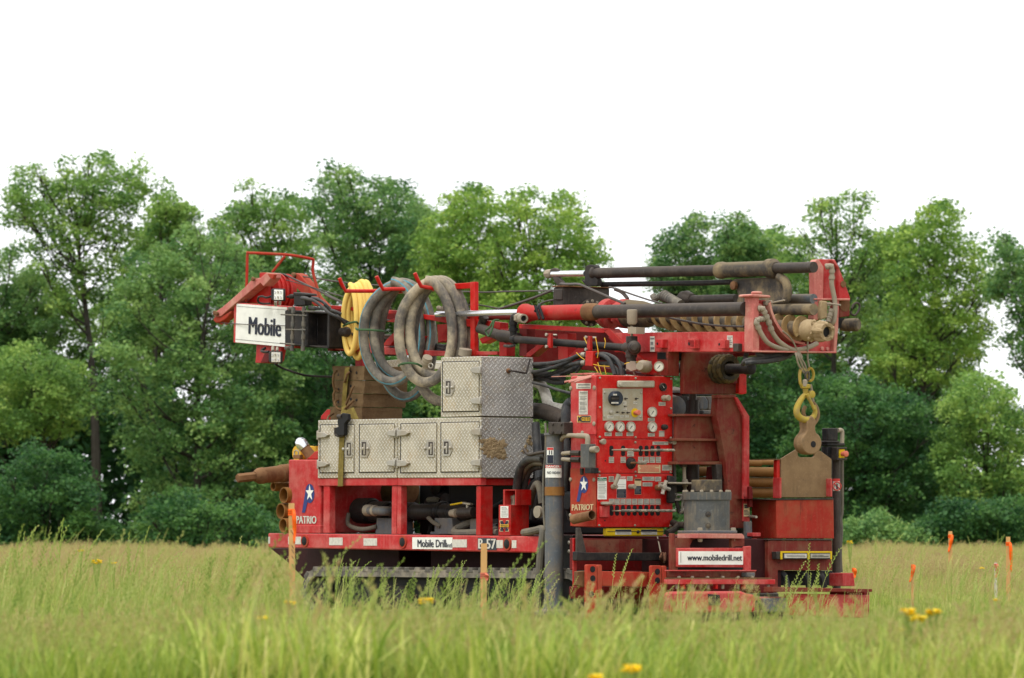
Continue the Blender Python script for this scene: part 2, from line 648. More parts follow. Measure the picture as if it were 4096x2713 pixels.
M['orange'] = flat('orange_ribbon', (255, 104, 20), 0.5, 0, 0.15)
M['lath'] = worn('pine_lath', (206, 160, 104), (190, 150, 100), 0.3, (150, 112, 70), 0.2, 0.1, 0.8, scale=12)
M['chassis'] = worn('shaded_grimy_red_chassis', (52, 10, 12), (60, 34, 30), 0.3, (20, 16, 14), 0.5, 0.1, 0.6)  # near-black red: under-deck shade and grime in one colour
M['greasy'] = worn('greasy_chain_steel', (46, 42, 34), (112, 92, 44), 0.6, (30, 26, 22), 0.5, 0.1, 0.5, top_dust=0.3)

# ================================================================ ground
def ground_mat():
    m, n, l, bs, vec, rnd = start('field_soil')
    c = mixn(n, l, ramp(n, l, noise(n, l, vec, 0.35, 6, 0.65), 0.35, 0.65), lin(120, 112, 62), lin(146, 124, 84))
    c = mixn(n, l, ramp(n, l, noise(n, l, vec, 3.0, 5), 0.45, 0.7), c, lin(104, 112, 52))
    c = mixn(n, l, ramp(n, l, noise(n, l, vec, 14.0, 4), 0.55, 0.75), c, lin(84, 70, 46))
    l.new(c, bs.inputs['Base Color'])
    bs.inputs['Roughness'].default_value = 0.95
    return m


gb = B()
NX = 24
for i in range(NX + 1):
    for j in range(NX + 1):
        x = -2400 + 4800 * i / NX
        y = -200 + 3600 * (j / NX) ** 2
        gb.v.append(Vector((x, y, 0.0)))
for i in range(NX):
    for j in range(NX):
        a = i * (NX + 1) + j
        gb.face((a, a + NX + 1, a + NX + 2, a + 1))
mk('ground', gb, ground_mat(), machine=False, kind='structure')


# ================================================================ trees
def leaf_mat(name, c1, c2, c3):
    m = bpy.data.materials.new(name)
    m.use_nodes = True
    n, l = m.node_tree.nodes, m.node_tree.links
    n.clear()
    out = n.new('ShaderNodeOutputMaterial')
    at = n.new('ShaderNodeAttribute')
    at.attribute_name = 'tint'
    r = n.new('ShaderNodeValToRGB')
    e = r.color_ramp.elements
    e[0].position, e[0].color = 0.0, lin(*c1)
    e[1].position, e[1].color = 1.0, lin(*c3)
    k = e.new(0.5)
    k.color = lin(*c2)
    l.new(at.outputs['Fac'], r.inputs[0])
    df = n.new('ShaderNodeBsdfPrincipled')
    df.inputs['Roughness'].default_value = 0.55
    df.inputs['Specular IOR Level'].default_value = 0.25
    tr = n.new('ShaderNodeBsdfTranslucent')
    mx = n.new('ShaderNodeMixShader')
    mx.inputs[0].default_value = 0.45
    l.new(r.outputs[0], df.inputs['Base Color'])
    l.new(r.outputs[0], tr.inputs['Color'])
    l.new(df.outputs[0], mx.inputs[1])
    l.new(tr.outputs[0], mx.inputs[2])
    l.new(mx.outputs[0], out.inputs['Surface'])
    return m


LEAF = {
 'mid': leaf_mat('green_leaves', (74, 112, 58), (118, 155, 75), (168, 194, 100)),
 'cool': leaf_mat('cool_green_leaves', (66, 106, 62), (104, 143, 78), (154, 182, 102)),
 'fresh': leaf_mat('fresh_green_leaves', (80, 120, 54), (128, 163, 72), (178, 202, 97)),
 'dark': leaf_mat('shade_toned_leaves', (44, 82, 50), (68, 110, 58), (106, 146, 74)),  # darker tones carry the shade of low growth under overhanging crowns
}
BARK = worn('bark', (58, 54, 48), (84, 80, 72), 0.5, (44, 40, 34), 0.4, 0.1, 0.9, bump=0.5, top_dust=0.1)


def leaf_mesh(name, centers, size, tint, mat, up=0.5, g=None):
    """one pointed leaf quad per centre"""
    g = g or rng
    N = len(centers)
    nrm = g.normal(size=(N, 3))
    nrm /= np.linalg.norm(nrm, axis=1)[:, None] + 1e-9
    nrm[:, 2] = np.abs(nrm[:, 2]) + up
    nrm /= np.linalg.norm(nrm, axis=1)[:, None]
    d = g.normal(size=(N, 3))
    a = np.cross(nrm, d)
    a /= np.linalg.norm(a, axis=1)[:, None] + 1e-9
    b = np.cross(nrm, a)
    s = size * g.uniform(0.6, 1.35, N)[:, None]
    v = np.empty((N, 4, 3), np.float32)
    v[:, 0] = centers - a * s * 0.5
    v[:, 1] = centers + b * s * 0.32 + nrm * s * 0.08
    v[:, 2] = centers + a * s * 0.5
    v[:, 3] = centers - b * s * 0.32 + nrm * s * 0.08
    me = bpy.data.meshes.new(name)
    me.vertices.add(N * 4)
    me.loops.add(N * 4)
    me.polygons.add(N)
    me.vertices.foreach_set('co', v.ravel())
    me.loops.foreach_set('vertex_index', np.arange(N * 4, dtype=np.int32))
    me.polygons.foreach_set('loop_start', np.arange(0, N * 4, 4, dtype=np.int32))
    at = me.attributes.new('tint', 'FLOAT', 'FACE')
    at.data.foreach_set('value', np.clip(tint, 0, 1).astype(np.float32))
    me.materials.append(mat)
    me.update()
    return me


def inside(poly, x, y):
    c = False
    j = len(poly) - 1
    for i in range(len(poly)):
        if (poly[i][1] > y) != (poly[j][1] > y) and x < (poly[j][0] - poly[i][0]) * (y - poly[i][1]) / (poly[j][1] - poly[i][1]) + poly[i][0]:
            c = not c
        j = i
    return c


def pick_lobes(poly, n, r0, r1, seed, keep=0.6):
    g = random.Random(seed)
    xs, ys = [p[0] for p in poly], [p[1] for p in poly]
    out = []
    for _ in range(n * 60):
        if len(out) >= n:
            break
        x, y = g.uniform(min(xs), max(xs)), g.uniform(min(ys), max(ys))
        r = g.uniform(r0, r1)
        ok = all(inside(poly, x + r * keep * math.cos(k * 0.785), y + r * keep * math.sin(k * 0.785)) for k in range(8))
        if ok and all((x - a) ** 2 + (y - b) ** 2 > (0.38 * (r + c)) ** 2 for a, b, c in out):
            out.append((x, y, r))
    return out


def tree(label, r, poly, dep, leaf, root, n=34, r0=40, r1=95, dens=520, size=0.12, seed=1, thick=2.6, lean=0, group='trees along the field edge', bare=0.5, spray=0.36, name='tree', cat='tree'):
    """poly: crown outline in crop pixels; root: crop pixel x of the trunk at the ground. The crown gets its real depth from thick (metres)."""
    g = np.random.default_rng(seed)
    ox, oy, s = RG[r]
    P = [(ox + x / s, oy + y / s) for x, y in poly]
    mpx = dep / F
    lobes = pick_lobes(P, int(n * 1.7), r0 * 0.72, r1 * 0.88, seed)
    lobes += pick_lobes(P, int(n * 1.3), r0 * 0.35, r0 * 0.8, seed + 500, 0.15)    # loose sprays on the outline
    rx = ox + root / s
    bx = (rx - 2048) * mpx
    base = Vector((bx, dep, 0))
    t = thing(name, label, cat, base, group, machine=False)
    cs, ts = [], []
    L3 = []
    for (x, y, rr) in lobes:
        c = np.array([(x - 2048) * mpx, dep + g.uniform(-thick, thick), CAM_H + (HORIZON - y) * mpx])
        R = rr * mpx
        L3.append((c, R))
        lt = g.normal(0.5, 0.15)
        nsp = max(2, int((5.6 if r in ('ta', 'tc', 'td') else 7.5) * (R / 0.5) ** 1.6))
        for _ in range(nsp):
            d = g.normal(size=3)
            d /= np.linalg.norm(d)
            d *= R * g.uniform(0.25, 1.0) ** 0.5
            sc = c + d * np.array([1, 1, 0.8])
            k = int(dens * 0.82 * spray * spray * g.uniform(0.5, 1.4))
            q = np.clip(g.normal(size=(k, 3)), -1.7, 1.7) * np.array([spray * 0.52, spray * 0.52, spray * 0.26])
            q[:, 2] -= 0.35 * (q[:, 0] ** 2 + q[:, 1] ** 2) / spray
            cs.append(sc + q)
            ts.append(np.clip(lt + g.normal(0, 0.16) + g.normal(0, 0.12, k), 0, 1))
    cs, ts = np.concatenate(cs), np.concatenate(ts)
    ok = cs[:, 2] > 0.1
    cs, ts = cs[ok], ts[ok]
    cen = cs.mean(axis=0)
    me = leaf_mesh('crown', cs - cen, size, ts, LEAF[leaf], g=g)
    o = bpy.data.objects.new('crown', me)
    COL.objects.link(o)
    o.parent = t
    o.location = Vector(cen) - base
    # trunk with limbs that reach into the lobes
    b = B()
    top = max(c[2] for c, R in L3)
    H = top * 0.86
    mx = float(np.mean([c[0] for c, R in L3]))
    rt = max(0.05, 0.015 * top)
    path = []
    for i in range(9):
        f = i / 8
        path.append(Vector((bx + (mx - bx) * f ** 1.5 + 0.12 * math.sin(seed + f * 7) * f, dep + 0.1 * math.sin(seed * 2 + f * 5), H * f - (0.1 if i == 0 else 0))))
    b.tube(path, [rt * (1.25 if i == 0 else 1) * (1 - 0.85 * i / 8) for i in range(9)], 8)
    for c, R in [q for i_, q in enumerate(L3) if q[1] > r0 * 0.8 * mpx and i_ % 2 == 0]:
        c = Vector([float(q) for q in c])
        zs = max(0.15 * H, c.z - 0.55 * ((c.xy - Vector((bx, dep))).length + 0.6))
        f = min(0.95, zs / H)
        k = f * 8
        i = min(7, int(k))
        p0 = path[i].lerp(path[i + 1], k - i)
        mid = p0.lerp(c, 0.5) + Vector((0, 0, -0.12 * (c - p0).length))
        r_ = rt * (1 - 0.85 * f) * 0.5
        b.tube(cr([p0, mid, c], 4), [r_ * (1 - 0.85 * q / 8) + 0.006 for q in range(9)], 6)
        for _ in range(3):
            e = c + Vector((float(g.normal()), float(g.normal()), float(abs(g.normal())))) * R * 0.6
            b.tube([mid.lerp(c, 0.6), e], [r_ * 0.4 + 0.005, 0.006], 5)
    mk('trunk', b, BARK, t, machine=False)
    return t


E = 'tree'
tree('tall open maple with see-through crown, highest in the tree line', 'ta',
     [(40, 350), (110, 280), (190, 250), (300, 290), (345, 380), (390, 200), (500, 200), (570, 125), (720, 180), (840, 250), (1010, 240), (1040, 340), (1110, 335), (1150, 410), (1010, 490), (1000, 560), (960, 650), (980, 760), (900, 850), (830, 960), (760, 1000), (700, 1300), (400, 1300), (250, 1000), (200, 850), (270, 740), (100, 710), (0, 660), (-20, 530), (50, 450)],
     150, 'mid', 690, 58, 32, 78, 430, 0.12, 11, 1.8)
tree('slender small-crowned tree between the tall open maple and the bushy dark tree', 'ta',
     [(1050, 540), (1190, 455), (1290, 480), (1360, 600), (1300, 680), (1240, 740), (1050, 760), (1000, 900), (920, 900), (1030, 700)], 156, 'mid', 1010, 16, 26, 55, 430, 0.12, 12, 1.2)
tree('broad bushy dark green tree with dense foliage down to the grass', 'n',
     [(500, 1090), (600, 940), (740, 890), (900, 900), (1000, 1010), (1090, 1250), (1180, 1500), (1200, 1800), (1130, 2170), (560, 2170), (470, 1750), (400, 1450), (440, 1250)],
     140, 'cool', 780, 95, 45, 100, 520, 0.115, 13, 2.4)
tree('olive green rounded tree behind the bushy dark tree', 'tc',
     [(-90, 420), (20, 300), (80, 270), (170, 190), (290, 200), (340, 250), (410, 190), (465, 280), (480, 400), (600, 500), (560, 800), (300, 900), (0, 900), (-150, 600)], 158, 'mid', 260, 46, 40, 90, 500, 0.12, 14)
tree('large three-topped tree above the yellow hose', 'tc',
     [(475, 240), (560, 150), (620, 105), (710, 80), (800, 140), (830, 200), (880, 120), (940, 95), (1010, 150), (1030, 190), (1080, 105), (1165, 145), (1195, 240), (1120, 280), (1200, 350), (1200, 500), (1150, 800), (900, 860), (600, 860), (560, 500), (470, 340)],
     152, 'cool', 860, 60, 34, 84, 470, 0.12, 15)
tree('fresh green double-topped tree above the muddy hose', 'tc',
     [(1285, 210), (1340, 240), (1430, 155), (1530, 195), (1570, 270), (1640, 310), (1650, 420), (1620, 600), (1560, 1000), (1180, 1000), (1130, 700), (1180, 440), (1250, 330), (1340, 330)], 148, 'fresh', 1400, 50, 34, 84, 480, 0.12, 16)
tree('bright green broad tree at the gap above the drill gearbox', 'tc',
     [(1655, 280), (1700, 215), (1800, 180), (1865, 225), (1850, 300), (1990, 295), (1975, 230), (2050, 185), (2120, 220), (2170, 300), (2150, 400), (2165, 480), (2230, 580), (2300, 660), (2260, 730), (2200, 820), (2150, 1050), (1900, 1150), (1540, 1100), (1500, 800), (1600, 500)],
     146, 'fresh', 1820, 64, 36, 88, 500, 0.12, 17)
tree('airy grey green tree standing at the edge of the sky gap', 'td',
     [(150, 560), (165, 450), (215, 330), (330, 260), (375, 190), (440, 225), (495, 310), (540, 300), (530, 380), (545, 500), (520, 640), (400, 760), (260, 760), (160, 640)], 154, 'cool', 380, 30, 28, 62, 430, 0.12, 18, 1.6)
tree('narrow upright tree next to the airy grey green tree', 'td',
     [(545, 300), (570, 215), (680, 210), (740, 310), (850, 330), (860, 420), (880, 560), (860, 900), (600, 900), (545, 600), (530, 470), (575, 360)], 152, 'cool', 700, 36, 30, 66, 470, 0.12, 19, 1.6)
tree('very thin-leaved tall tree above the mast end plate', 'td',
     [(1085, 210), (1100, 100), (1180, 115), (1215, 38), (1295, 38), (1360, 90), (1430, 62), (1465, 160), (1510, 255), (1430, 310), (1570, 330), (1610, 480), (1500, 760), (1420, 980), (1150, 1000), (900, 700), (890, 520), (870, 300), (940, 220), (990, 290), (1060, 255), (1110, 340), (1130, 320)],
     150, 'mid', 1260, 56, 26, 64, 330, 0.115, 20, 1.8)
tree('broad pointed tree with loose hanging branches beyond the hook', 'td',
     [(1560, 320), (1650, 310), (1770, 215), (1790, 98), (1875, 98), (1915, 150), (1950, 230), (2010, 300), (2105, 325), (2130, 430), (2200, 520), (2245, 680), (2150, 900), (2120, 1040), (2000, 1250), (1500, 1250), (1480, 1000), (1600, 800), (1550, 600)],
     147, 'fresh', 1700, 78, 34, 86, 440, 0.12, 21, 2.2)
tree('tree hanging in from the edge beside the white sky notch', 'td',
     [(2160, 400), (2200, 335), (2290, 325), (2368, 400), (2480, 480), (2520, 1300), (2400, 1180), (2320, 1060), (2230, 1010), (2290, 900), (2310, 770), (2160, 740), (2190, 560)], 143, 'cool', 2470, 34, 28, 64, 420, 0.12, 22, 1.4)
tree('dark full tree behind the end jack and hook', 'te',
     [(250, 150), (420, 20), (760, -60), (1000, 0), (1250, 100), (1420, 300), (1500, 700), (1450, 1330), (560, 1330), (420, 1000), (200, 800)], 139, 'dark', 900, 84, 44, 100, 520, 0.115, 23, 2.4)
tree('mid green rounded tree near the far orange stakes', 'te',
     [(1480, 280), (1600, 60), (1760, -40), (1900, 0), (2020, 60), (2080, 200), (2240, 330), (2300, 700), (2300, 1330), (1500, 1330), (1450, 800)], 137, 'mid', 1820, 76, 40, 92, 480, 0.115, 24, 2.2)
tree('low bushy tree under the tall open maple at the picture edge', 'tb',
     [(-150, 300), (0, 20), (260, -60), (480, 40), (640, 150), (720, 400), (560, 600), (300, 640), (0, 700), (-200, 700)], 145, 'mid', 470, 46, 40, 90, 450, 0.115, 25, 2.0)
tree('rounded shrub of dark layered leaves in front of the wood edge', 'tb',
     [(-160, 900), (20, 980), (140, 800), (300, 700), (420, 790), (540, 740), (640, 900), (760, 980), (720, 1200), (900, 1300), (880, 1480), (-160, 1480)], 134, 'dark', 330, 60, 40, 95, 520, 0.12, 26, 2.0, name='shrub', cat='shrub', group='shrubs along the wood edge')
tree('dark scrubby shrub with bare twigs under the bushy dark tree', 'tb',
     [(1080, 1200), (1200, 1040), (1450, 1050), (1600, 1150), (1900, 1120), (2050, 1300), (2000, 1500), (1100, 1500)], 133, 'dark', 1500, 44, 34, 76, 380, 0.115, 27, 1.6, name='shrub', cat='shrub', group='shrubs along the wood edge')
tree('low green shrub at the grass line beyond the end jack', 'te',
     [(700, 1240), (800, 1120), (900, 1150), (1000, 1040), (1100, 1120), (1250, 1180), (1400, 1200), (1420, 1330), (680, 1330)], 132, 'cool', 960, 26, 28, 60, 450, 0.11, 28, 1.0, name='shrub', cat='shrub', group='shrubs along the wood edge')
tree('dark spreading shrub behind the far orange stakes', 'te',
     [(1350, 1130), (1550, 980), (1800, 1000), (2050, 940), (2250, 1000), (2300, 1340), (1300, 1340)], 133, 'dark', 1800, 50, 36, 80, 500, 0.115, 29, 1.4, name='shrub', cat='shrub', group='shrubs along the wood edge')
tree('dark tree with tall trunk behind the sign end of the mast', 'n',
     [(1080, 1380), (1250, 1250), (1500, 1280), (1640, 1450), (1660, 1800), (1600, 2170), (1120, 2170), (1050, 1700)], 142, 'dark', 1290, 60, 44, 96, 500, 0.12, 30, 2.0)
tree('mid green tree low behind the control console', 'n',
     [(1650, 1450), (1900, 1250), (2200, 1250), (2400, 1420), (2560, 1440), (2650, 1700), (2650, 2170), (1640, 2170)], 144, 'mid', 2150, 80, 48, 100, 480, 0.12, 31, 2.0)
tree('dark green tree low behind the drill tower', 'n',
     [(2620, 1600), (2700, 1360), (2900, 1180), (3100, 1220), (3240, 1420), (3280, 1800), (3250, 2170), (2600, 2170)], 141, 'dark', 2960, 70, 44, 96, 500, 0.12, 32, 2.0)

for lab, pts, dep, lf, rt, sd in (
        ('tree filling in below the tall open maple', [(-40, 1150), (150, 1080), (330, 1180), (460, 1150), (520, 1400), (500, 1800), (-60, 1800)], 155, 'mid', 240, 41),
        ('tree filling in between the bushy dark tree and the three-topped tree', [(880, 1100), (1050, 1000), (1250, 1080), (1300, 1400), (1250, 1800), (900, 1800)], 157, 'cool', 1080, 42),
        ('tree filling in below the three-topped tree', [(1240, 1180), (1400, 1080), (1600, 1120), (1740, 1060), (1800, 1300), (1750, 1800), (1250, 1800)], 156, 'mid', 1500, 43),
        ('tree filling in below the fresh green double-topped tree', [(1700, 1120), (1850, 1060), (2000, 1080), (2100, 1200), (2120, 1800), (1680, 1800)], 155, 'mid', 1900, 44),
        ('tree filling in beneath the bright tree at the sky gap', [(2020, 1180), (2200, 1150), (2380, 1220), (2440, 1380), (2450, 1800), (2000, 1800)], 154, 'fresh', 2260, 45),
        ('tree filling in below the airy grey green tree', [(2620, 1100), (2720, 1060), (2860, 1120), (2960, 1060), (3050, 1150), (3080, 1700), (2620, 1700)], 157, 'cool', 2800, 46),
        ('tree filling in below the very thin-leaved tall tree', [(3040, 1130), (3200, 1200), (3330, 1280), (3480, 1180), (3560, 1250), (3580, 1800), (3020, 1800)], 156, 'mid', 3300, 47),
        ('tree filling in below the broad pointed tree', [(3500, 1250), (3650, 1300), (3800, 1250), (3900, 1420), (3880, 1800), (3480, 1800)], 155, 'cool', 3700, 48),
        ('tree at the picture edge filling the gap below the tall open maple', [(-200, 1250), (-80, 980), (60, 960), (180, 1080), (240, 1300), (200, 1750), (-200, 1750)], 153, 'cool', 20, 49),
        ('tree joining the tall open maple and the slender tree', [(420, 1150), (560, 900), (680, 860), (820, 940), (860, 1200), (800, 1500), (440, 1500)], 158, 'mid', 640, 50),
        ('tree joining the three-topped and the double-topped tree', [(1560, 900), (1680, 800), (1780, 880), (1800, 1100), (1760, 1400), (1560, 1300)], 159, 'cool', 1680, 51),
        ('tree behind the narrow upright tree and the very thin-leaved tree', [(2880, 1000), (3000, 880), (3120, 900), (3220, 1050), (3240, 1400), (2900, 1400)], 159, 'mid', 3050, 52),
        ('tree joining the very thin-leaved tree and the broad pointed tree', [(3380, 1100), (3500, 940), (3600, 900), (3680, 1050), (3680, 1400), (3400, 1400)], 159, 'cool', 3540, 53)):
    tree(lab, 'n', pts, dep, lf, rt, n=60, r0=40, r1=92, dens=470, size=0.125, seed=sd, thick=2.2)

for src_label, dx, dy, lab in (('tall open maple with see', -7.5, 3, 'open tree past the edge of the field beside the tall open maple'), ('broad bushy dark green', -11.5, 9, 'bushy tree past the edge of the field beyond the tall open maple'), ('dark full tree behind', 9.5, 10, 'dark full tree past the edge of the field beyond the hanging tree'), ('broad pointed tree with', 8.5, 5, 'pointed tree past the edge of the field beyond the hanging tree')):
    src = next(o for o in COL.objects if str(o.get('label', '')).startswith(src_label))
    t = src.copy()
    COL.objects.link(t)
    t['label'] = lab
    t.location = src.location + Vector((dx, dy, 0))
    for ch in list(src.children):
        c = ch.copy()
        COL.objects.link(c)
        c.parent = t


def thicket():
    g = np.random.default_rng(77)
    N = 70000
    x = g.uniform(-24, 24, N)
    d = g.uniform(150, 164, N)
    px = x / d * F + 2048
    top = 5.0 + 0.6 * np.sin(x * 0.9) + 0.5 * np.sin(x * 2.3 + 1)
    top = np.where((px > 3850) & (px < 4150), 2.6, top)
    z = g.uniform(0, 1, N) ** 0.8 * top
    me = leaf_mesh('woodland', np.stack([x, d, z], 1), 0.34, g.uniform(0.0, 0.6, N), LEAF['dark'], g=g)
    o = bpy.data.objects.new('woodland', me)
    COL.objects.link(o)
    setp(o, 'dark mass of woodland undergrowth seen between the trees', 'woodland', kind='stuff')


thicket()


# ================================================================ grass
def grass_mat(name, stops, amt=0.35):
    m = bpy.data.materials.new(name)
    m.use_nodes = True
    n, l = m.node_tree.nodes, m.node_tree.links
    n.clear()
    out = n.new('ShaderNodeOutputMaterial')
    at = n.new('ShaderNodeAttribute')
    at.attribute_name = 'tint'
    ai = n.new('ShaderNodeAttribute')
    ai.attribute_type = 'INSTANCER'
    ai.attribute_name = 'shade'
    sm = mth(n, l, 'ADD', at.outputs['Fac'], mth(n, l, 'MULTIPLY', mth(n, l, 'SUBTRACT', ai.outputs['Fac'], 0.5), 0.9))
    r = n.new('ShaderNodeValToRGB')
    e = r.color_ramp.elements
    e[0].position, e[0].color = 0, lin(*stops[0])
    e[1].position, e[1].color = 1, lin(*stops[-1])
    for i, s in enumerate(stops[1:-1]):
        k = e.new((i + 1) / (len(stops) - 1))
        k.color = lin(*s)
    l.new(sm, r.inputs[0])
    df = n.new('ShaderNodeBsdfPrincipled')
    df.inputs['Roughness'].default_value = 0.55
    df.inputs['Specular IOR Level'].default_value = 0.3
    tr = n.new('ShaderNodeBsdfTranslucent')
    mx = n.new('ShaderNodeMixShader')
    mx.inputs[0].default_value = amt
    l.new(r.outputs[0], df.inputs['Base Color'])
    l.new(r.outputs[0], tr.inputs['Color'])
    l.new(df.outputs[0], mx.inputs[1])
    l.new(tr.outputs[0], mx.inputs[2])
    l.new(mx.outputs[0], out.inputs['Surface'])
    return m


G_LEAF = grass_mat('grass_blades', [(120, 148, 54), (168, 188, 78), (202, 208, 108), (210, 202, 130)])
G_SEED = grass_mat('grass_seed_heads', [(158, 168, 88), (182, 176, 104), (182, 162, 110), (170, 144, 106)])
G_RYE = grass_mat('ryegrass_heads', [(132, 156, 70), (160, 178, 90), (188, 194, 120), (206, 198, 136)])


class GB:
    def __init__(s):
        s.v, s.f, s.t, s.m = [], [], [], []

    def quad(s, a, b, c, d, t, m):
        n = len(s.v)
        s.v += [a, b, c, d]
        s.f.append((n, n + 1, n + 2, n + 3))
        s.t.append(t)
        s.m.append(m)

    def strip(s, pts, w, side, t, m):
        for i in range(len(pts) - 1):
            a, b = pts[i], pts[i + 1]
            wa, wb = w[i], w[i + 1]
            s.quad(a - side * wa, a + side * wa, b + side * wb, b - side * wb, t, m)

    def build(s, name):
        me = bpy.data.meshes.new(name)
        me.from_pydata([tuple(p) for p in s.v], [], s.f)
        at = me.attributes.new('tint', 'FLOAT', 'FACE')
        at.data.foreach_set('value', np.clip(np.array(s.t, np.float32), 0, 1))
        for q in (G_LEAF, G_SEED, G_RYE):
            me.materials.append(q)
        me.polygons.foreach_set('material_index', s.m)
        return bpy.data.objects.new(name, me)


def blade(g, R, b, h, w, bend):
    a = R.uniform(0, 6.283)
    rr = 0.2 * math.sqrt(R.random())
    p = Vector((rr * math.cos(a), rr * math.sin(a), -0.02))
    da = R.gauss(0.3, 1.3)
    d = Vector((math.cos(da), math.sin(da), 0))
    side = Vector((-math.sin(da + R.uniform(-1, 1)), math.cos(da), 0)).normalized()
    hh = h * R.uniform(0.55, 1.1)
    ln = bend * hh * R.uniform(0.2, 1.1)
    pts = []
    for i in range(5):
        f = i / 4
        pts.append(p + d * ln * f ** 2 + Vector((0, 0, hh * (f - 0.25 * bend * f ** 3))))
    b.strip(pts, [w * k for k in (0.7, 1, 0.9, 0.6, 0.08)], side, R.gauss(0.42, 0.28), 0)


def stem(R, b, h, kind, spread=0.2):
    a = R.uniform(0, 6.283)
    rr = spread * math.sqrt(R.random())
    p = Vector((rr * math.cos(a), rr * math.sin(a), -0.02))
    da = R.gauss(0.2, 0.9)
    d = Vector((math.cos(da), math.sin(da), 0))
    hh = h * R.uniform(0.78, 1.12)
    ln = hh * R.uniform(0.04, 0.4 if kind != 'rye' else 0.55)
    pt = lambda f: p + d * ln * f ** 2.2 + Vector((0, 0, hh * f * (1 - 0.1 * f * f)))
    pts = [pt(i / 5) for i in range(6)]
    tn = R.gauss(0.45, 0.15)
    w = [0.0022, 0.002, 0.0018, 0.0016, 0.0013, 0.0008]
    for sd in (Vector((1, 0, 0)), Vector((0, 1, 0))):
        b.strip(pts, w, sd, tn, 2)
    if kind == 'panicle':
        for k in range(26):
            f = R.uniform(0.70, 1.0)
            c = pt(f)
            an = R.uniform(0, 6.283)
            e = Vector((math.cos(an), math.sin(an), R.uniform(0.1, 1.0))).normalized()
            L = (1.04 - f) * 0.24 * R.uniform(0.3, 1.0) * hh / 0.6 + 0.008
            q = c + e * L
            s_ = e.cross(Vector((0, 0, 1))).normalized()
            b.quad(c - s_ * 0.0006, c + s_ * 0.0006, q + s_ * 0.0006, q - s_ * 0.0006, tn, 1)
            for _ in range(2):
                u_ = Vector((R.gauss(0, 1), R.gauss(0, 1), R.gauss(0.6, 1))).normalized()
                w_ = u_.cross(Vector((R.gauss(0, 1), R.gauss(0, 1), R.gauss(0, 1)))).normalized()
                o_ = q + Vector((R.gauss(0, 0.006), R.gauss(0, 0.006), R.gauss(0, 0.006)))
                b.quad(o_ - u_ * 0.006, o_ + w_ * 0.0026, o_ + u_ * 0.006, o_ - w_ * 0.0026, R.gauss(0.62, 0.2), 1)
    elif kind == 'spike':
        for k in range(22):
            f = 0.80 + 0.2 * k / 22
            c = pt(f)
            an = R.uniform(0, 6.283)
            e = Vector((math.cos(an) * 0.6, math.sin(an) * 0.6, 1)).normalized()
            s_ = e.cross(Vector((math.sin(an), math.cos(an), 0.2))).normalized()
            b.quad(c, c + e * 0.007 + s_ * 0.003, c + e * 0.016, c + e * 0.007 - s_ * 0.003, R.gauss(0.4, 0.2), 1)
    else:
        sa = R.uniform(0, 3.14)
        sv = Vector((math.cos(sa), math.sin(sa) * 0.5, 0)).normalized()
        for k in range(15):
            f = 0.66 + 0.34 * k / 14
            c = pt(f)
            t_ = (pt(min(1.02, f + 0.02)) - pt(f - 0.02)).normalized()
            e = (t_ + sv * (0.55 if k % 2 else -0.55)).normalized()
            L = 0.030 * (1.1 - 0.5 * (k / 14))
            for s_ in (e.cross(Vector((0, 1, 0))).normalized(), e.cross(Vector((1, 0, 0.1))).normalized()):
                b.quad(c, c + e * L * 0.45 + s_ * 0.0042, c + e * L, c + e * L * 0.45 - s_ * 0.0042, R.gauss(0.4, 0.14), 2)


protos = bpy.data.collections.new('grass_kinds')
NK = 0
for i in range(6):           # 0-5 leafy tufts
    R = random.Random(100 + i)
    b = GB()
    for _ in range(85):
        blade(g=None, R=R, b=b, h=0.40, w=R.uniform(0.0022, 0.0042), bend=R.uniform(0.2, 1.0))
    for _ in range(5):
        stem(R, b, 0.46, 'spike')
    protos.objects.link(b.build('grass_kind_%02d' % NK)); NK += 1
for i in range(5):           # 6-10 brownish panicle grass
    R = random.Random(200 + i)
    b = GB()
    for _ in range(26):
        blade(None, R, b, 0.34, R.uniform(0.0018, 0.003), R.uniform(0.2, 0.9))
    for _ in range(15):
        stem(R, b, 0.55, 'panicle', 0.26)
    protos.objects.link(b.build('grass_kind_%02d' % NK)); NK += 1
for i in range(5):           # 11-15 tall ryegrass
    R = random.Random(300 + i)
    b = GB()
    for _ in range(8):
        blade(None, R, b, 0.42, 0.0034, R.uniform(0.2, 0.8))
    for _ in range(4):
        stem(R, b, 0.72, 'rye', 0.34)
    protos.objects.link(b.build('grass_kind_%02d' % NK)); NK += 1
for i in range(3):           # 16-18 broad leaved tufts
    R = random.Random(400 + i)
    b = GB()
    for _ in range(28):
        blade(None, R, b, 0.42, R.uniform(0.005, 0.010), R.uniform(0.3, 1.0))
    protos.objects.link(b.build('grass_kind_%02d' % NK)); NK += 1

for i in range(6):           # 19-24 single tall ryegrass stalks
    R = random.Random(500 + i)
    b = GB()
    for _ in range(1 + i % 3):
        stem(R, b, 0.72, 'rye', 0.05)
    for _ in range(3):
        blade(None, R, b, 0.3, 0.003, 0.8)
    protos.objects.link(b.build('grass_kind_%02d' % NK)); NK += 1

for i in range(5):           # 25-29 single brown panicles
    R = random.Random(600 + i)
    b = GB()
    for _ in range(2 + i % 2):
        stem(R, b, 0.66, 'panicle', 0.06)
    protos.objects.link(b.build('grass_kind_%02d' % NK)); NK += 1


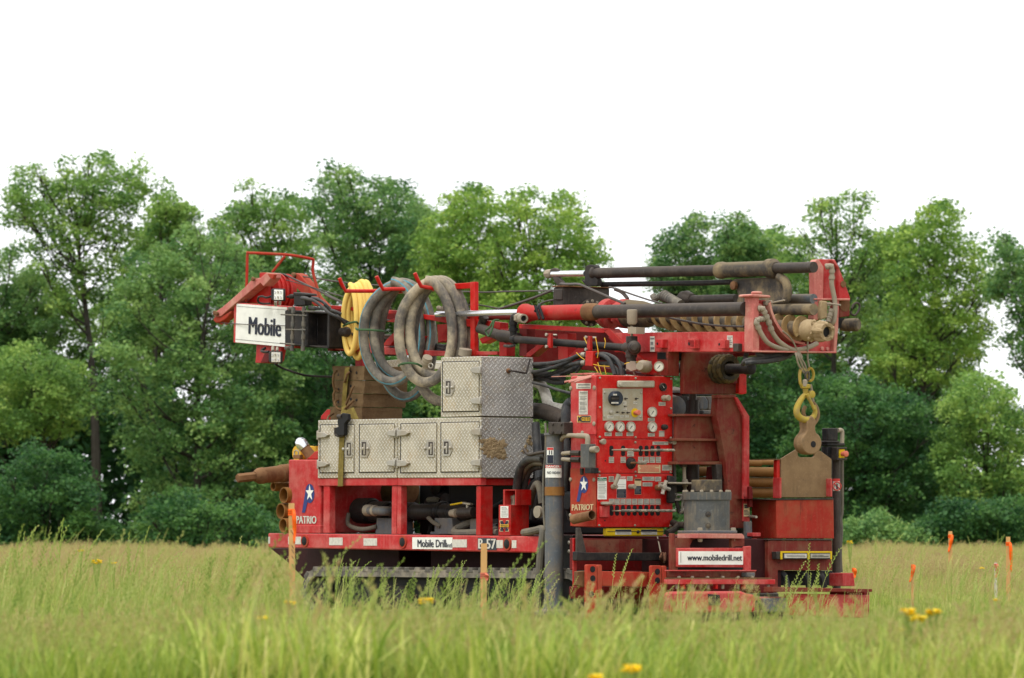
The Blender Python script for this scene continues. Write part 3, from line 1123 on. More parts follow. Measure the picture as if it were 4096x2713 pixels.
def vnoise(x, y, s, seed):
    """smooth value noise"""
    g = np.random.default_rng(seed)
    T = g.random((64, 64))
    fx, fy = x * s, y * s
    ix, iy = np.floor(fx).astype(int), np.floor(fy).astype(int)
    tx, ty = fx - ix, fy - iy
    tx, ty = tx * tx * (3 - 2 * tx), ty * ty * (3 - 2 * ty)
    t = lambda i, j: T[i % 64, j % 64]
    return (t(ix, iy) * (1 - tx) + t(ix + 1, iy) * tx) * (1 - ty) + (t(ix, iy + 1) * (1 - tx) + t(ix + 1, iy + 1) * tx) * ty


def grass():
    g = np.random.default_rng(5)
    X, Y, S, K, SH = [], [], [], [], []
    for (y0, y1, den) in ((20.5, 30, 34), (30, 62, 32), (62, 100, 12), (100, 152, 7)):
        half = lambda y: y * 0.097 * 1.3 + 1.0
        A = (half(y0) + half(y1)) * (y1 - y0)
        N = int(A * den)
        y = g.uniform(y0, y1, N)
        x = g.uniform(-1, 1, N) * half(y)
        n1, n2, n3 = vnoise(x, y, 0.22, 1), vnoise(x, y, 0.8, 2), vnoise(x, y, 0.12, 3)
        far = np.clip((y - 30) / 60, 0, 1)
        u = g.random(N)
        pk = np.clip(0.05 + 0.45 * np.clip((y - 50) / 50, 0, 1) + 0.4 * (n1 - 0.5) * np.clip((y - 18) / 14, 0.1, 1), 0.02, 0.85)           # share of brownish seed grass
        pr = np.clip(0.08 + 0.5 * (n2 - 0.62), 0.008, 0.3) * (1 - 0.7 * far) * np.interp(y, [20, 34, 40], [1.6, 1.3, 0.5])     # share of tall rye
        pb = 0.11 * (1 - far)
        kind = np.where(u < pk, 6 + g.integers(0, 5, N), np.where(u < pk + pr, 11 + g.integers(0, 5, N), np.where(u < pk + pr + pb, 16 + g.integers(0, 3, N), g.integers(0, 6, N))))
        s = (0.46 + 0.36 * n2 + 0.34 * vnoise(x, y, 2.2, 9)) * g.uniform(0.75, 1.2, N)
        s = np.where((kind >= 6) & (kind < 11) & (y < 46), s * 0.8, s)
        s = np.where(y > 60, s * 1.2, s)
        s = s * np.interp(y, [20, 25, 30, 36, 40, 46, 52, 62, 110, 150], [1.32, 1.0, 0.68, 0.44, 0.32, 0.22, 0.52, 0.85, 1.05, 1.12])
        s = np.where((kind >= 11) & (kind < 16), s * np.interp(y, [20, 30, 36, 48, 60], [1.0, 1.1, 1.35, 1.6, 1.0]), s)
        sh = np.clip(0.30 + 0.22 * far + 0.5 * (n3 - 0.5) + 0.35 * (n1 - 0.5) + 0.5 * (vnoise(x, y, 1.6, 12) - 0.5) + g.normal(0, 0.2, N), 0, 1)
        X.append(x); Y.append(y); S.append(s); K.append(kind); SH.append(sh)
    # single tall ryegrass stalks that stand up in front of the machine and over the far edge of the field
    for (pa, pb, da, db, ya, yb, num) in ((1280, 1440, 42, 46, 2180, 2280, 6), (1560, 1860, 40, 46, 2220, 2330, 9), (1900, 2150, 36, 45, 2220, 2320, 10), (2390, 2480, 40, 44, 2200, 2290, 4), (2620, 3050, 40, 45, 2290, 2390, 9), (3020, 3300, 36, 43, 2090, 2280, 9),
                                          (3400, 4090, 34, 52, 2190, 2300, 14), (0, 420, 26, 40, 2060, 2140, 8), (440, 1000, 28, 44, 2110, 2230, 18), (0, 1000, 26, 44, 2230, 2400, 26)):
        d = g.uniform(da, db, num)
        px, py = g.uniform(pa, pb, num), g.uniform(ya, yb, num)
        X.append((px - 2048) / F * d); Y.append(d)
        S.append((CAM_H - (py - HORIZON) / F * d) / 0.68)
        K.append(19 + g.integers(0, 6, num)); SH.append(g.uniform(0.25, 0.6, num))
    for (pa, pb, da, db, ya, yb, num, k0, kn) in ((-100, 4200, 24, 36, 2360, 2560, 420, 19, 11), (-100, 4200, 32, 46, 2290, 2440, 380, 19, 11), (2250, 3500, 40, 45, 2360, 2450, 90, 25, 5), (-100, 1100, 40, 70, 2200, 2320, 160, 19, 11), (3450, 4200, 40, 70, 2200, 2330, 120, 19, 11)):
        d = g.uniform(da, db, num)
        px, py = g.uniform(pa, pb, num), g.uniform(ya, yb, num)
        X.append((px - 2048) / F * d); Y.append(d)
        S.append(np.clip((CAM_H - (py - HORIZON) / F * d) / 0.66, 0.3, 1.2))
        K.append(k0 + g.integers(0, kn, num)); SH.append(g.uniform(0.25, 1.0, num))
    x, y, s, k, sh = map(np.concatenate, (X, Y, S, K, SH))
    # trodden ground under and beside the machine
    dx, dy = x - ORG.x, y - ORG.y
    u, v = dx * UX.x + dy * UX.y, dx * VX.x + dy * VX.y
    under = (u > -4.3) & (u < 1.95) & (v > 0.02) & (v < 2.45)
    near = (u > -4.8) & (u < 3.2) & (v > -0.8) & (v < 3.0)
    s = np.where(near & (k < 19), s * 0.8, s)
    # driven-over, shorter grass between the camera and the working end of the machine
    lane = (np.abs(x - (0.044 * y)) < 1.4) & (y > 23) & (y < 48)
    s = np.where(lane & (k < 19), s * 0.74, s)
    drop = lane & (k >= 19) & (s * 0.66 > 0.40) & (g.random(len(s)) < 0.6)
    ok = ~under & ~drop
    # keep the lens clear of stalks standing right in front of it
    ok &= ~((y < 24) & (k >= 11) & (k < 16))
    x, y, s, k, sh = x[ok], y[ok], s[ok], k[ok], sh[ok]
    N = len(x)
    me = bpy.data.meshes.new('grass')
    me.vertices.add(N)
    co = np.stack([x, y, np.zeros(N)], 1).astype(np.float32)
    me.vertices.foreach_set('co', co.ravel())
    a = me.attributes.new('kind_index', 'INT', 'POINT')
    a.data.foreach_set('value', k.astype(np.int32))
    a = me.attributes.new('turn', 'FLOAT', 'POINT')
    a.data.foreach_set('value', np.where(k >= 11, g.uniform(-0.9, 0.9, N), g.uniform(0, 6.283, N)).astype(np.float32))
    a = me.attributes.new('size', 'FLOAT', 'POINT')
    a.data.foreach_set('value', s.astype(np.float32))
    a = me.attributes.new('shade', 'FLOAT', 'POINT')
    a.data.foreach_set('value', sh.astype(np.float32))
    o = bpy.data.objects.new('grass', me)
    COL.objects.link(o)
    setp(o, 'tall uneven meadow grass with seed heads covering the field', 'grass', kind='stuff')
    ng = bpy.data.node_groups.new('grass_scatter', 'GeometryNodeTree')
    ng.interface.new_socket('Geometry', in_out='INPUT', socket_type='NodeSocketGeometry')
    ng.interface.new_socket('Geometry', in_out='OUTPUT', socket_type='NodeSocketGeometry')
    n, l = ng.nodes, ng.links
    gi, go = n.new('NodeGroupInput'), n.new('NodeGroupOutput')
    ip = n.new('GeometryNodeInstanceOnPoints')
    ci = n.new('GeometryNodeCollectionInfo')
    ci.inputs['Collection'].default_value = protos
    ci.inputs['Separate Children'].default_value = True
    ci.inputs['Reset Children'].default_value = True

    def named(nm, ty):
        q = n.new('GeometryNodeInputNamedAttribute')
        q.data_type = ty
        q.inputs['Name'].default_value = nm
        return next(x_ for x_ in q.outputs if x_.enabled and x_.name == 'Attribute')
    cx = n.new('ShaderNodeCombineXYZ')
    l.new(named('turn', 'FLOAT'), cx.inputs[2])
    er = n.new('FunctionNodeEulerToRotation')
    l.new(cx.outputs[0], er.inputs[0])
    l.new(gi.outputs[0], ip.inputs['Points'])
    l.new(ci.outputs[0], ip.inputs['Instance'])
    ip.inputs['Pick Instance'].default_value = True
    l.new(named('kind_index', 'INT'), ip.inputs['Instance Index'])
    l.new(er.outputs[0], ip.inputs['Rotation'])
    l.new(named('size', 'FLOAT'), ip.inputs['Scale'])
    l.new(ip.outputs[0], go.inputs[0])
    md = o.modifiers.new('scatter', 'NODES')
    md.node_group = ng


grass()


# ================================================================ the drill rig
rig = thing('drill_rig', 'red tracked drilling rig with its mast lowered, parked in the tall grass', 'drill rig', (-1.2, 1.2, 0.0))
A = M
UB = onv('c', 1757, 1000, 0.0).x           # u of the cabinets' end face
CAB = 0.60                                 # cabinet depth


def V(r, x, y, v):
    return onv(r, x, y, v)


def path(r, pts, n=6):
    return cr([onv(r, x, y, v) for x, y, v in pts], n)


# ---- chassis, deck and rails
b = B()
b.pv('n', [(1072, 2133), (2168, 2146), (2160, 2209), (2151, 2212), (1072, 2191)], 0.0, 0.10)
rail = mk('side_rail', b, A['red_dusty'], rig, 0.012)
b = B()
for q in ((565, 912, 680, 980), (932, 920, 1052, 988), (1240, 926, 1360, 992), (387, 912, 402, 974)):
    mk('reflective_strip', (lambda k: (plate(k, 'd', q, 'v', -0.004, 0.002), k)[1])(B()), A['decal'], rig)
for q in ((900, 750, 1065, 842), (1408, 757, 1485, 850), (1588, 759, 1640, 850)):
    mk('reflective_strip', (lambda k: (plate(k, 'e', q, 'v', -0.004, 0.002), k)[1])(B()), A['decal'], rig)
for r, x, y in (('d', 709, 950), ('e', 316, 780), ('e', 1529, 803)):
    c = onv(r, x, y, -0.012)
    k = B()
    k.mat(0).lathe(c, (0, 1, 0), [(0, 0.045), (0, 0.06), (0.02, 0.064), (0.05, 0.064)], 20)
    k.mat(1).lathe(c + Vector((0, -0.003, 0)), (0, 1, 0), [(0, 0.040), (0.002, 0.044)], 16)
    mk('tie_down_hole', k, [A['rust_red'], A['void']], rig)
deck_z = onv('n', 1600, 2139, 0.0).z
b = B()
b.prism([V('n', 1080, 2134, 0.1), V('n', 2160, 2146, 0.1), V('n', 2160, 2156, 0.1), V('n', 1080, 2144, 0.1)],
        [(p.x, 2.25, p.z) for p in (V('n', 1080, 2134, 0.1), V('n', 2160, 2146, 0.1), V('n', 2160, 2156, 0.1), V('n', 1080, 2144, 0.1))])
mk('deck_plate', b, A['red_dark'], rig)
b = B()
b.pv('d', [(395, 1012), (1560, 1020), (1560, 1195), (700, 1285), (560, 1140)], 0.55, 1.8)
b.box((-2.6, 0.6, 0.3), (1.3, 1.75, deck_z - 0.04))
mk('chassis', b, A['chassis'], rig, 0.01)
b = B()
b.box((-4.45, 2.25, 0.58), (0.2, 2.35, deck_z))
mk('side_rail', b, A['red_dusty'], rig, 0.01)

# ---- crawler tracks
u0, u1 = onv('d', 690, 1330, 0.05).x, 0.55
zt = onv('d', 1300, 1205, 0.05).z
rad = zt / 2


def track(v0, v1):
    t = B()
    n = 14
    uA, uB = u0 + rad, u1 - rad
    out, inn = [], []
    ring = [(uA + rad * math.cos(a), rad + rad * math.sin(a)) for a in [math.pi / 2 + math.pi * i / n for i in range(n + 1)]]
    ring += [(uB + rad * math.cos(a), rad + rad * math.sin(a)) for a in [-math.pi / 2 + math.pi * i / n for i in range(n + 1)]]
    k = len(ring)
    cen = ((uA + uB) / 2, rad)
    base = len(t.v)
    th = 0.07
    for (x, z) in ring:
        cx = min(max(x, uA), uB)
        d = Vector((x - cx, 0, z - rad)).normalized()
        for (v, o) in ((v0, 0), (v1, 0), (v1, th), (v0, th)):
            t.v.append(Vector((x, v, z)) - d * o)
    for i in range(k):
        j = (i + 1) % k
        for a in range(4):
            c = (a + 1) % 4
            t.face((base + i * 4 + a, base + i * 4 + c, base + j * 4 + c, base + j * 4 + a))
    tr = mk('crawler_track', t, A['rubber'], rig)
    tf = B()
    tf.box((uA - rad * 0.3, v0 + 0.12, 0.10), (uB + rad * 0.3, v1 - 0.06, 2 * rad - 0.072))
    mk('track_frame', tf, A['void'], tr)  # frame box coloured black to give the dark inside of the track
    L = 2 * (uB - uA) + 2 * math.pi * rad
    N = 56
    pad = B()
    pad.prism([(-0.05, v0 - 0.004, -0.02), (0.05, v0 - 0.004, -0.02), (0.035, v0 - 0.004, 0.028), (-0.035, v0 - 0.004, 0.028)],
              [(-0.05, v1 + 0.004, -0.02), (0.05, v1 + 0.004, -0.02), (0.035, v1 + 0.004, 0.028), (-0.035, v1 + 0.004, 0.028)])
    src = None
    for i in range(N):
        s = L * i / N
        w = uB - uA
        if s < w:
            p, an = Vector((uA + s, 0, 2 * rad)), 0.0
        elif s < w + math.pi * rad:
            a = (s - w) / rad
            p, an = Vector((uB + rad * math.sin(a), 0, rad + rad * math.cos(a))), a
        elif s < 2 * w + math.pi * rad:
            p, an = Vector((uB - (s - w - math.pi * rad), 0, 0)), math.pi
        else:
            a = (s - 2 * w - math.pi * rad) / rad
            p, an = Vector((uA - rad * math.sin(a), 0, rad - rad * math.cos(a))), math.pi + a
        p.y = (v0 + v1) / 2
        if src is None:
            src = mk('track_pad', pad, A['rubber'], tr, 0.006)
            o = src
        else:
            o = src.copy()
            COL.objects.link(o)
            o.parent = tr
        o.location = p - BASE[tr.name]
        o.rotation_euler = (0, an, 0)
    for i, (x, R) in enumerate(((uA, rad - 0.08), (uB, rad - 0.08), (uA + 0.75, 0.12), (uA + 1.35, 0.12), (uA + 1.95, 0.12), (uA + 2.55, 0.12))):
        w = B()
        z = rad if R > 0.13 else 0.07 + R
        w.lathe((x, v0 + 0.05, z), (0, 1, 0), [(0, R * 0.3), (0.0, R * 0.92), (0.02, R), (v1 - v0 - 0.12, R), (v1 - v0 - 0.1, R * 0.3)], 22)
        mk('track_wheel', w, A['black'], tr)


track(0.05, 0.47)
track(1.88, 2.30)

# ---- stickers on the rail
b = B()
plate(b, 'e', [(433, 725), (897, 727), (895, 865), (433, 860)], 'v', -0.006, 0.002)
sg = mk('sign_plate', b, A['white'], rig, label='white sign on the side rail reading Mobile Drill Intl')
lettering('e', [(492, 752), (824, 752), (824, 842), (492, 838)], 'v', -0.009, 'Mobile Drill', 0.03, A['print'], sg)
lettering('e', [(828, 790), (890, 791), (890, 843), (828, 842)], 'v', -0.009, 'Intl', 0.015, A['print'], sg)
b = B()
plate(b, 'e', [(1193, 733), (1408, 737), (1408, 873), (1193, 868)], 'v', -0.006, 0.002)
sg = mk('sign_plate', b, flat('slate_sign', (52, 62, 70), 0.5), rig, label='dark sign on the side rail reading B-57')
lettering('e', [(1198, 742), (1403, 746), (1403, 860), (1198, 856)], 'v', -0.009, 'B-57', 0.03, A['decal'], sg)

# ---- frame below the cabinets
b = B()
b.pv('c', [(75, 1325), (895, 1320), (895, 1396), (75, 1400)], 0.01, 0.075)
b.pv('c', [(898, 1320), (1757, 1316), (1757, 1394), (898, 1397)], 0.01, 0.075)
mk('cabinet_beam', b, A['red_dusty'], rig, 0.004)
b = B()
p = onv('c', 1757, 1320, 0.03)
q = onv('c', 1757, 1393, 0.03)
b.box((p.x - 0.06, 0.08, q.z), (p.x, CAB, p.z - 0.003))
mk('cabinet_beam', b, A['red'], rig, 0.004)
post_src = []
for r, pts in (('d', [(882, 455), (936, 455), (936, 878), (880, 878)]), ('e', [(196, 128), (252, 128), (247, 690), (190, 690)]), ('e', [(258, 130), (302, 130), (302, 690), (252, 690)])):
    k = B()
    k.pv(r, pts, 0.02, 0.09)
    mk('post', k, A['red_dusty'], rig, 0.004)
k = B()
k.pv('e', [(1176, 132), (1226, 132), (1226, 700), (1172, 700)], 0.02, 0.16)
mk('post', k, A['red'], rig, 0.004)
k = B()
k.pv('d', [(862, 456), (880, 456), (880, 876), (862, 876)], 0.12, 0.2)
mk('post', k, A['red_dark'], rig)
for x0, x1 in ((765, 885), (1003, 1100)):
    k = B()
    k.pv('e', [(x0, 60), (x1, 60), (x1, 720), (x0, 720)], 1.45, 1.55)
    mk('post', k, A['red_dark'], rig)
b = B()
b.pv('d', [(936, 456), (1300, 456), (1300, 875), (936, 875)], 0.75, 0.79)
mk('back_panel', b, A['red_dark'], rig)

# ---- tank with the star emblem
b = B()
b.pv('d', [(568, 222), (856, 222), (856, 876), (568, 876)], 0.03, 1.1)
tank = mk('fuel_tank', b, A['red_dusty'], rig, 0.012)
b = B()
b.pv('d', [(560, 812), (850, 812), (852, 880), (556, 880)], 0.015, 0.1)
mk('tank_foot', b, A['red_dusty'], tank, 0.006)


def emblem(r, f, plane, at, par):
    """leaning blue letter P with a white star; f maps unit coordinates to crop pixels"""
    fn = onv if plane == 'v' else onu
    e = -0.003 if plane == 'v' else 0.003
    b = B()
    o = []
    for i in range(22):
        a = math.pi * 2 * i / 22
        o.append(f(0.63 + 0.37 * math.cos(a), 0.335 + 0.335 * math.sin(a)))
    b.poly([fn(r, x, y, at) for x, y in o])
    b.poly([fn(r, *f(x, y), at + e * 0.3) for x, y in ((0.27, 0.30), (0.52, 0.5), (0.25, 1.0), (0.0, 1.0))])
    mk('emblem', b, A['navy'], par)
    s = B()
    st = []
    for i in range(10):
        a = -math.pi / 2 + math.pi * i / 5
        k = (0.34, 0.30) if i % 2 == 0 else (0.135, 0.12)
        st.append(f(0.62 + k[0] * math.cos(a), 0.32 + k[1] * math.sin(a)))
    c = f(0.62, 0.32)
    n = len(s.v)
    s.v = [fn(r, *c, at + e)] + [fn(r, x, y, at + e) for x, y in st]
    for i in range(10):
        s.face((0, 1 + i, 1 + (i + 1) % 10))
    mk('star', s, A['white'], par)


emblem('d', lambda x, y: (688 + 112 * x, 438 + 258 * y), 'v', 0.026, tank)
lettering('d', [(637, 726), (820, 726), (818, 795), (637, 795)], 'v', 0.026, 'PATRIO', 0.02, A['decal'], tank)
b = B()
b.pv('d', [(722, 220), (760, 190), (800, 150), (830, 140), (830, 220)], 0.1, 0.6)
mk('tank_shoulder', b, A['red'], tank, 0.01)
p0, p1 = V('d', 775, 195, 0.16), V('d', 697, 95, 0.10)
ax = (p1 - p0).normalized()
b = B()
b.lathe(p0, ax, [(0, 0.062), (0.02, 0.054), ((p1 - p0).length, 0.05)], 18)
neck = mk('filler_neck', b, A['rust'], rig)
b = B()
r_ = 0.058
b.lathe(p1 - ax * 0.03, ax, [(0, r_), (0.05, r_ * 1.04), (0.07, r_ * 0.95), (0.1, r_ * 0.7), (0.115, r_ * 0.25), (0.117, 0.0)], 20)
mk('filler_cap', b, A['chrome'], neck)
b = B()
c = V('d', 640, 165, 0.2)
b.lathe(c, (0, 1, 0), [(0, 0.06), (0, 0.075), (0.2, 0.075), (0.21, 0.05)], 18)
b.pv('d', [(768, 105), (812, 100), (812, 145), (770, 145)], 0.3, 0.4)
mk('tank_bracket', b, A['amber'], rig)
lock = thing('padlock', 'small brass padlock hanging below the chrome fuel cap', 'padlock', V('d', 638, 215, 0.1))
b = B()
b.pv('d', [(608, 178), (668, 178), (668, 214), (608, 214)], 0.08, 0.12)
mk('lock_body', b, A['rust'], lock, 0.005)
b = B()
b.tube(path('d', [(622, 180, 0.1), (622, 152, 0.1), (640, 138, 0.1), (657, 152, 0.1), (657, 180, 0.1)], 4), 0.007, 8)
mk('shackle', b, A['dullchrome'], lock)

# ---- cabinets of tread plate
cabs = []


def cabinet(pts, v1, endpts=None):
    b = B()
    b.pv('c', pts, 0.0, v1)
    return mk('tool_cabinet', b, A['alu'], rig, 0.006)


c1 = cabinet([(83, 724), (896, 708), (892, 1319), (78, 1322)], CAB)
c2 = cabinet([(902, 708), (1757, 692), (1757, 1316), (900, 1319)], CAB)
c3 = cabinet([(1348, 78), (1757, 66), (1757, 682), (1345, 694)], CAB)
for y0, y1, par in ((66, 682, c3), (692, 1316, c2)):
    b = B()
    a, d = onv('c', 1757, y0, 0.0), onv('c', 1757, y1, 0.0)
    b.box((UB + 0.001, 0.012, d.z + 0.004), (UB + 0.006, CAB - 0.004, a.z - 0.004))
    mk('end_panel', b, A['alu_end'], par)


def door(par, pts, side):
    gap = B()
    cx, cy = sum(p[0] for p in pts) / 4, sum(p[1] for p in pts) / 4
    gp = [(x + (7 if x > cx else -7), y + (9 if y > cy else -8)) for x, y in pts]
    gap.pv('c', gp, -0.003, 0.002)
    mk('door_gap', gap, A['void'], par)
    d = B()
    d.pv('c', pts, -0.014, -0.0035)
    return mk('door', d, A['alu'], par, 0.004)


def hinge(par, bx, side):
    x0, y0, x1, y1 = bx
    b = B()
    pl = [(x0, (y0 + y1) / 2 - 2), (x0 + 0.25 * (x1 - x0), y0 + 8), (x1, y0), (x1, y1), (x0 + 0.25 * (x1 - x0), y1 - 8)]
    if side == 'l':
        pl = [(x0 + x1 - x, y) for x, y in pl]
    b.mat(0).pv('c', pl, -0.045, -0.0145)
    hx = x1 if side == 'r' else x0
    b.mat(1).pv('c', [(hx - 7, y0 - 14), (hx + 10, y0 - 14), (hx + 10, y1 + 16), (hx - 7, y1 + 16)], -0.022, -0.0035)
    mk('hinge', b, [A['dullchrome'], A['dullchrome']], par, 0.006)


def latch(par, bx, side):
    x0, y0, x1, y1 = bx
    w = x1 - x0
    b = B()
    if side == 'l':
        pl = [(x0, y0), (x0 + 0.72 * w, y0), (x1, y0 + 60), (x1, y1 - 60), (x0 + 0.72 * w, y1), (x0, y1)]
        hx0, hx1 = x0 + 0.12 * w, x0 + 0.62 * w
    else:
        pl = [(x1, y0), (x0 + 0.28 * w, y0), (x0, y0 + 60), (x0, y1 - 60), (x0 + 0.28 * w, y1), (x1, y1)]
        hx0, hx1 = x0 + 0.38 * w, x0 + 0.88 * w
    b.mat(0).pv('c', pl, -0.022, -0.0145)
    b.mat(1).pv('c', [(hx0, y0 + 22), (hx1, y0 + 22), (hx1, y1 - 22), (hx0, y1 - 22)], -0.0235, -0.018)
    hm = (hx0 + hx1) / 2
    b.mat(0).pv('c', [(hm - 6, y0 + 40), (hm + 8, y0 + 40), (hm + 8, y1 - 30), (hm - 6, y1 - 30)], -0.032, -0.022)
    ym = (y0 + y1) / 2
    for xx in (hm, x1 - 12 if side == 'l' else x0 + 8):
        b.mat(0).lathe(onv('c', xx, ym, -0.02), (0, -1, 0), [(0, 0.016), (0.014, 0.016), (0.022, 0.009)], 10)
    mk('latch', b, [A['dullchrome'], A['steel']], par, 0.003)


for par, pts, hs, hg, lt, ls in (
        (c1, [(108, 776), (446, 772), (446, 1260), (104, 1262)], 'l', [(72, 845, 182, 910), (74, 1145, 180, 1210)], (343, 932, 430, 1110), 'r'),
        (c1, [(512, 771), (862, 765), (860, 1254), (510, 1258)], 'r', [(780, 822, 872, 892), (776, 1130, 868, 1200)], (520, 925, 612, 1108), 'l'),
        (c2, [(938, 764), (1296, 756), (1294, 1260), (935, 1262)], 'l', [(892, 820, 1012, 890), (890, 1132, 1010, 1205)], (1183, 925, 1275, 1105), 'r'),
        (c2, [(1350, 752), (1734, 745), (1732, 1252), (1350, 1255)], 'r', [(1642, 806, 1748, 882), (1640, 1125, 1748, 1198)], (1366, 920, 1462, 1095), 'l'),
        (c3, [(1368, 128), (1733, 120), (1733, 628), (1366, 634)], 'r', [(1642, 170, 1748, 246), (1640, 488, 1748, 562)], (1386, 298, 1482, 475), 'l')):
    d = door(par, pts, hs)
    for h in hg:
        hinge(par, h, hs)
    latch(par, lt, ls)
b = B()
e1 = UB + 0.012
b.mat(1).lathe(onu('c', 2040, 215, UB + 0.006), (1, 0, 0), [(0, 0.024), (0.02, 0.02), (0.03, 0.012)], 14)
b.mat(0).tube(cr([onu('c', 2045, 213, e1), onu('c', 2090, 217, e1 + 0.12), onu('c', 2215, 238, e1 + 0.12), onu('c', 2232, 220, e1 + 0.12), onu('c', 2265, 92, e1 + 0.12)], 5), 0.009, 8)
mk('crank', b, [A['steel'], A['rust']], c3)
# mud thrown on the lower end panel
R_ = random.Random(4)
b = B()


def blot(b, r, plane_u, cx, cy, w, h, k):
    fn = lambda x, y, e: onu(r, x, y, plane_u + e)
    n = 14
    rim = []
    for i in range(n):
        a = 6.283 * i / n
        q = R_.uniform(0.45, 1.15)
        rim.append((cx + w * q * math.cos(a), cy + h * q * math.sin(a)))
    base = len(b.v)
    b.v.append(fn(cx, cy, 0.012 * k))
    b.v += [fn(x * 0.5 + cx * 0.5, y * 0.5 + cy * 0.5, 0.010 * k * R_.uniform(0.5, 1.2)) for x, y in rim]
    b.v += [fn(x, y, 0.0005) for x, y in rim]
    for i in range(n):
        j = (i + 1) % n
        b.face((base, base + 1 + i, base + 1 + j))
        b.face((base + 1 + i, base + 1 + n + i, base + 1 + n + j, base + 1 + j))


for i in range(60):
    x = R_.uniform(1770, 2000)
    blot(b, 'c', UB + 0.0062, x, 960 + R_.uniform(-60, 120) + (x - 1775) * 0.25, R_.uniform(14, 52), R_.uniform(14, 50), 0.6)
for i in range(14):
    blot(b, 'c', UB + 0.0062, R_.uniform(2190, 2280), R_.uniform(890, 1060), R_.uniform(8, 30), R_.uniform(15, 45), 0.8)
for i in range(24):
    blot(b, 'c', UB + 0.0062, R_.uniform(1780, 2270), R_.uniform(780, 1250), R_.uniform(3, 9), R_.uniform(3, 9), 0.4)
mk('mud_splatter', b, A['earth'], c2, kind='stuff')
b = B()
b.pv('c', [(618, 128), (910, 98), (930, 190), (640, 200)], 1.75, 2.3)
mk('tool_cabinet', b, A['alu'], rig, 0.006)

# ---- pumps and pipes under the cabinets
pv_ = 0.42
b = B()
for r, x0, x1, yc, rr, vv in (('d', 1125, 1205, 682, 45, pv_), ('d', 1195, 1330, 680, 115, pv_), ('d', 1320, 1480, 690, 95, pv_), ('e', 200, 470, 430, 110, pv_ + .05),
                              ('e', 440, 745, 428, 92, pv_), ('e', 735, 790, 425, 106, pv_), ('e', 785, 900, 428, 96, pv_), ('e', 880, 1160, 435, 104, pv_), ('e', 1150, 1400, 440, 80, pv_ + .1)):
    a, c = onv(r, x0, yc, vv), onv(r, x1, yc, vv)
    R = rr * mm(r, a)
    L = (c - a).length
    b.lathe(a, c - a, [(0, R * 0.85), (0.02, R), (L - 0.02, R), (L, R * 0.85)], 20)
pump = mk('hydraulic_pump', b, A['black'], rig)
for pts in ([(690, 500), (890, 500), (912, 690), (690, 690)], [(640, 660), (740, 660), (740, 694), (640, 694)], [(20, 500), (195, 500), (195, 690), (0, 690)], [(1105, 510), (1180, 510), (1180, 650), (1100, 650)]):
    k = B()
    k.pv('e', pts, 0.3, 0.55)
    mk('pump_pedestal', k, A['gunmetal'], rig, 0.006)
b = B()
pp = path('d', [(1275, 676, 0.22), (1330, 678, 0.2), (1420, 682, 0.2), (1470, 684, 0.26), (1500, 700, 0.4)], 5)
b.mat(0).tube(pp, 0.045, 14)
b.mat(1).lathe(onv('d', 1268, 676, 0.22), (1, 0, 0), [(0, 0.046), (0, 0.056), (0.07, 0.057), (0.1, 0.048)], 16)
b.mat(1).lathe(onv('d', 1330, 678, 0.2), (1, 0, 0), [(0, 0.048), (0.01, 0.054), (0.03, 0.054), (0.04, 0.048)], 16)
mk('suction_pipe', b, [A['gunmetal'], A['tanfit']], rig)
b = B()
b.mat(1).pipe(onv('e', 880, 446, 0.22), onv('e', 985, 440, 0.24), 0.034, 0.022)
b.mat(1).lathe(onv('e', 915, 444, 0.22), (1, 0.05, 0), [(0, 0.034), (0.01, 0.042), (0.04, 0.042), (0.05, 0.034)], 14)
b.mat(2).cyl(onv('e', 985, 440, 0.24), onv('e', 1150, 432, 0.26), 0.05, 14)
b.mat(0).cyl(onv('e', 1075, 440, 0.24), onv('e', 1075, 330, 0.24), 0.014, 10)
b.mat(0).pv('e', [(1010, 312), (1100, 330), (1100, 350), (1010, 338)], 0.22, 0.26)
b.mat(3).pv('e', [(868, 340), (1012, 312), (1014, 330), (872, 356)], 0.215, 0.265)
mk('ball_valve', b, [A['dullchrome'], A['tanfit'], A['steel'], A['yellow']], rig, 0.003)
hoses = [
 ('e', [(1430, 672, 0.2), (1150, 672, 0.18), (960, 676, 0.2), (925, 655, 0.25), (960, 620, 0.3), (1100, 560, 0.35), (1180, 540, 0.4)], 0.034, 'ghose'),
 ('e', [(1430, 632, 0.25), (1300, 628, 0.3), (1180, 620, 0.35)], 0.024, 'ghose'),
 ('e', [(1430, 595, 0.3), (1300, 590, 0.35), (1100, 560, 0.4), (900, 500, 0.45)], 0.026, 'bhose'),
 ('e', [(620, 500, 0.3), (690, 560, 0.28), (760, 600, 0.3)], 0.02, 'ghose'),
 ('d', [(1110, 700, 0.3), (1100, 790, 0.28), (1150, 830, 0.25), (1250, 845, 0.25), (1360, 820, 0.3)], 0.022, 'ghose'),
 ('e', [(1730, 672, 0.05), (1850, 650, 0.0), (1940, 630, -0.03), (1952, 680, -0.05), (1925, 900, -0.06), (1905, 1200, -0.06), (1895, 1560, -0.04)], 0.036, 'ghose'),
 ('e', [(620, 290, 0.5), (700, 285, 0.5), (745, 300, 0.52)], 0.026, 'ghose'),
]
for r, pts, rr, mt in hoses:
    k = B()
    k.tube(path(r, pts), rr, 10)
    mk('hose', k, A[mt], rig)
b = B()
p = onv('c', 735, 1470, 0.9)
b.lathe(p - Vector((0.55, 0, 0)), (1, 0, 0), [(0, 0.1), (0.06, 0.16), (1.0, 0.17), (1.05, 0.1)], 20)
mk('air_receiver', b, A['olive'], rig)
b = B()
b.lathe(onv('c', 1005, 1460, 0.85), (0.5, -1, 0.2), [(0, 0.13), (0.02, 0.14), (0.03, 0.1), (0.031, 0.02)], 20)
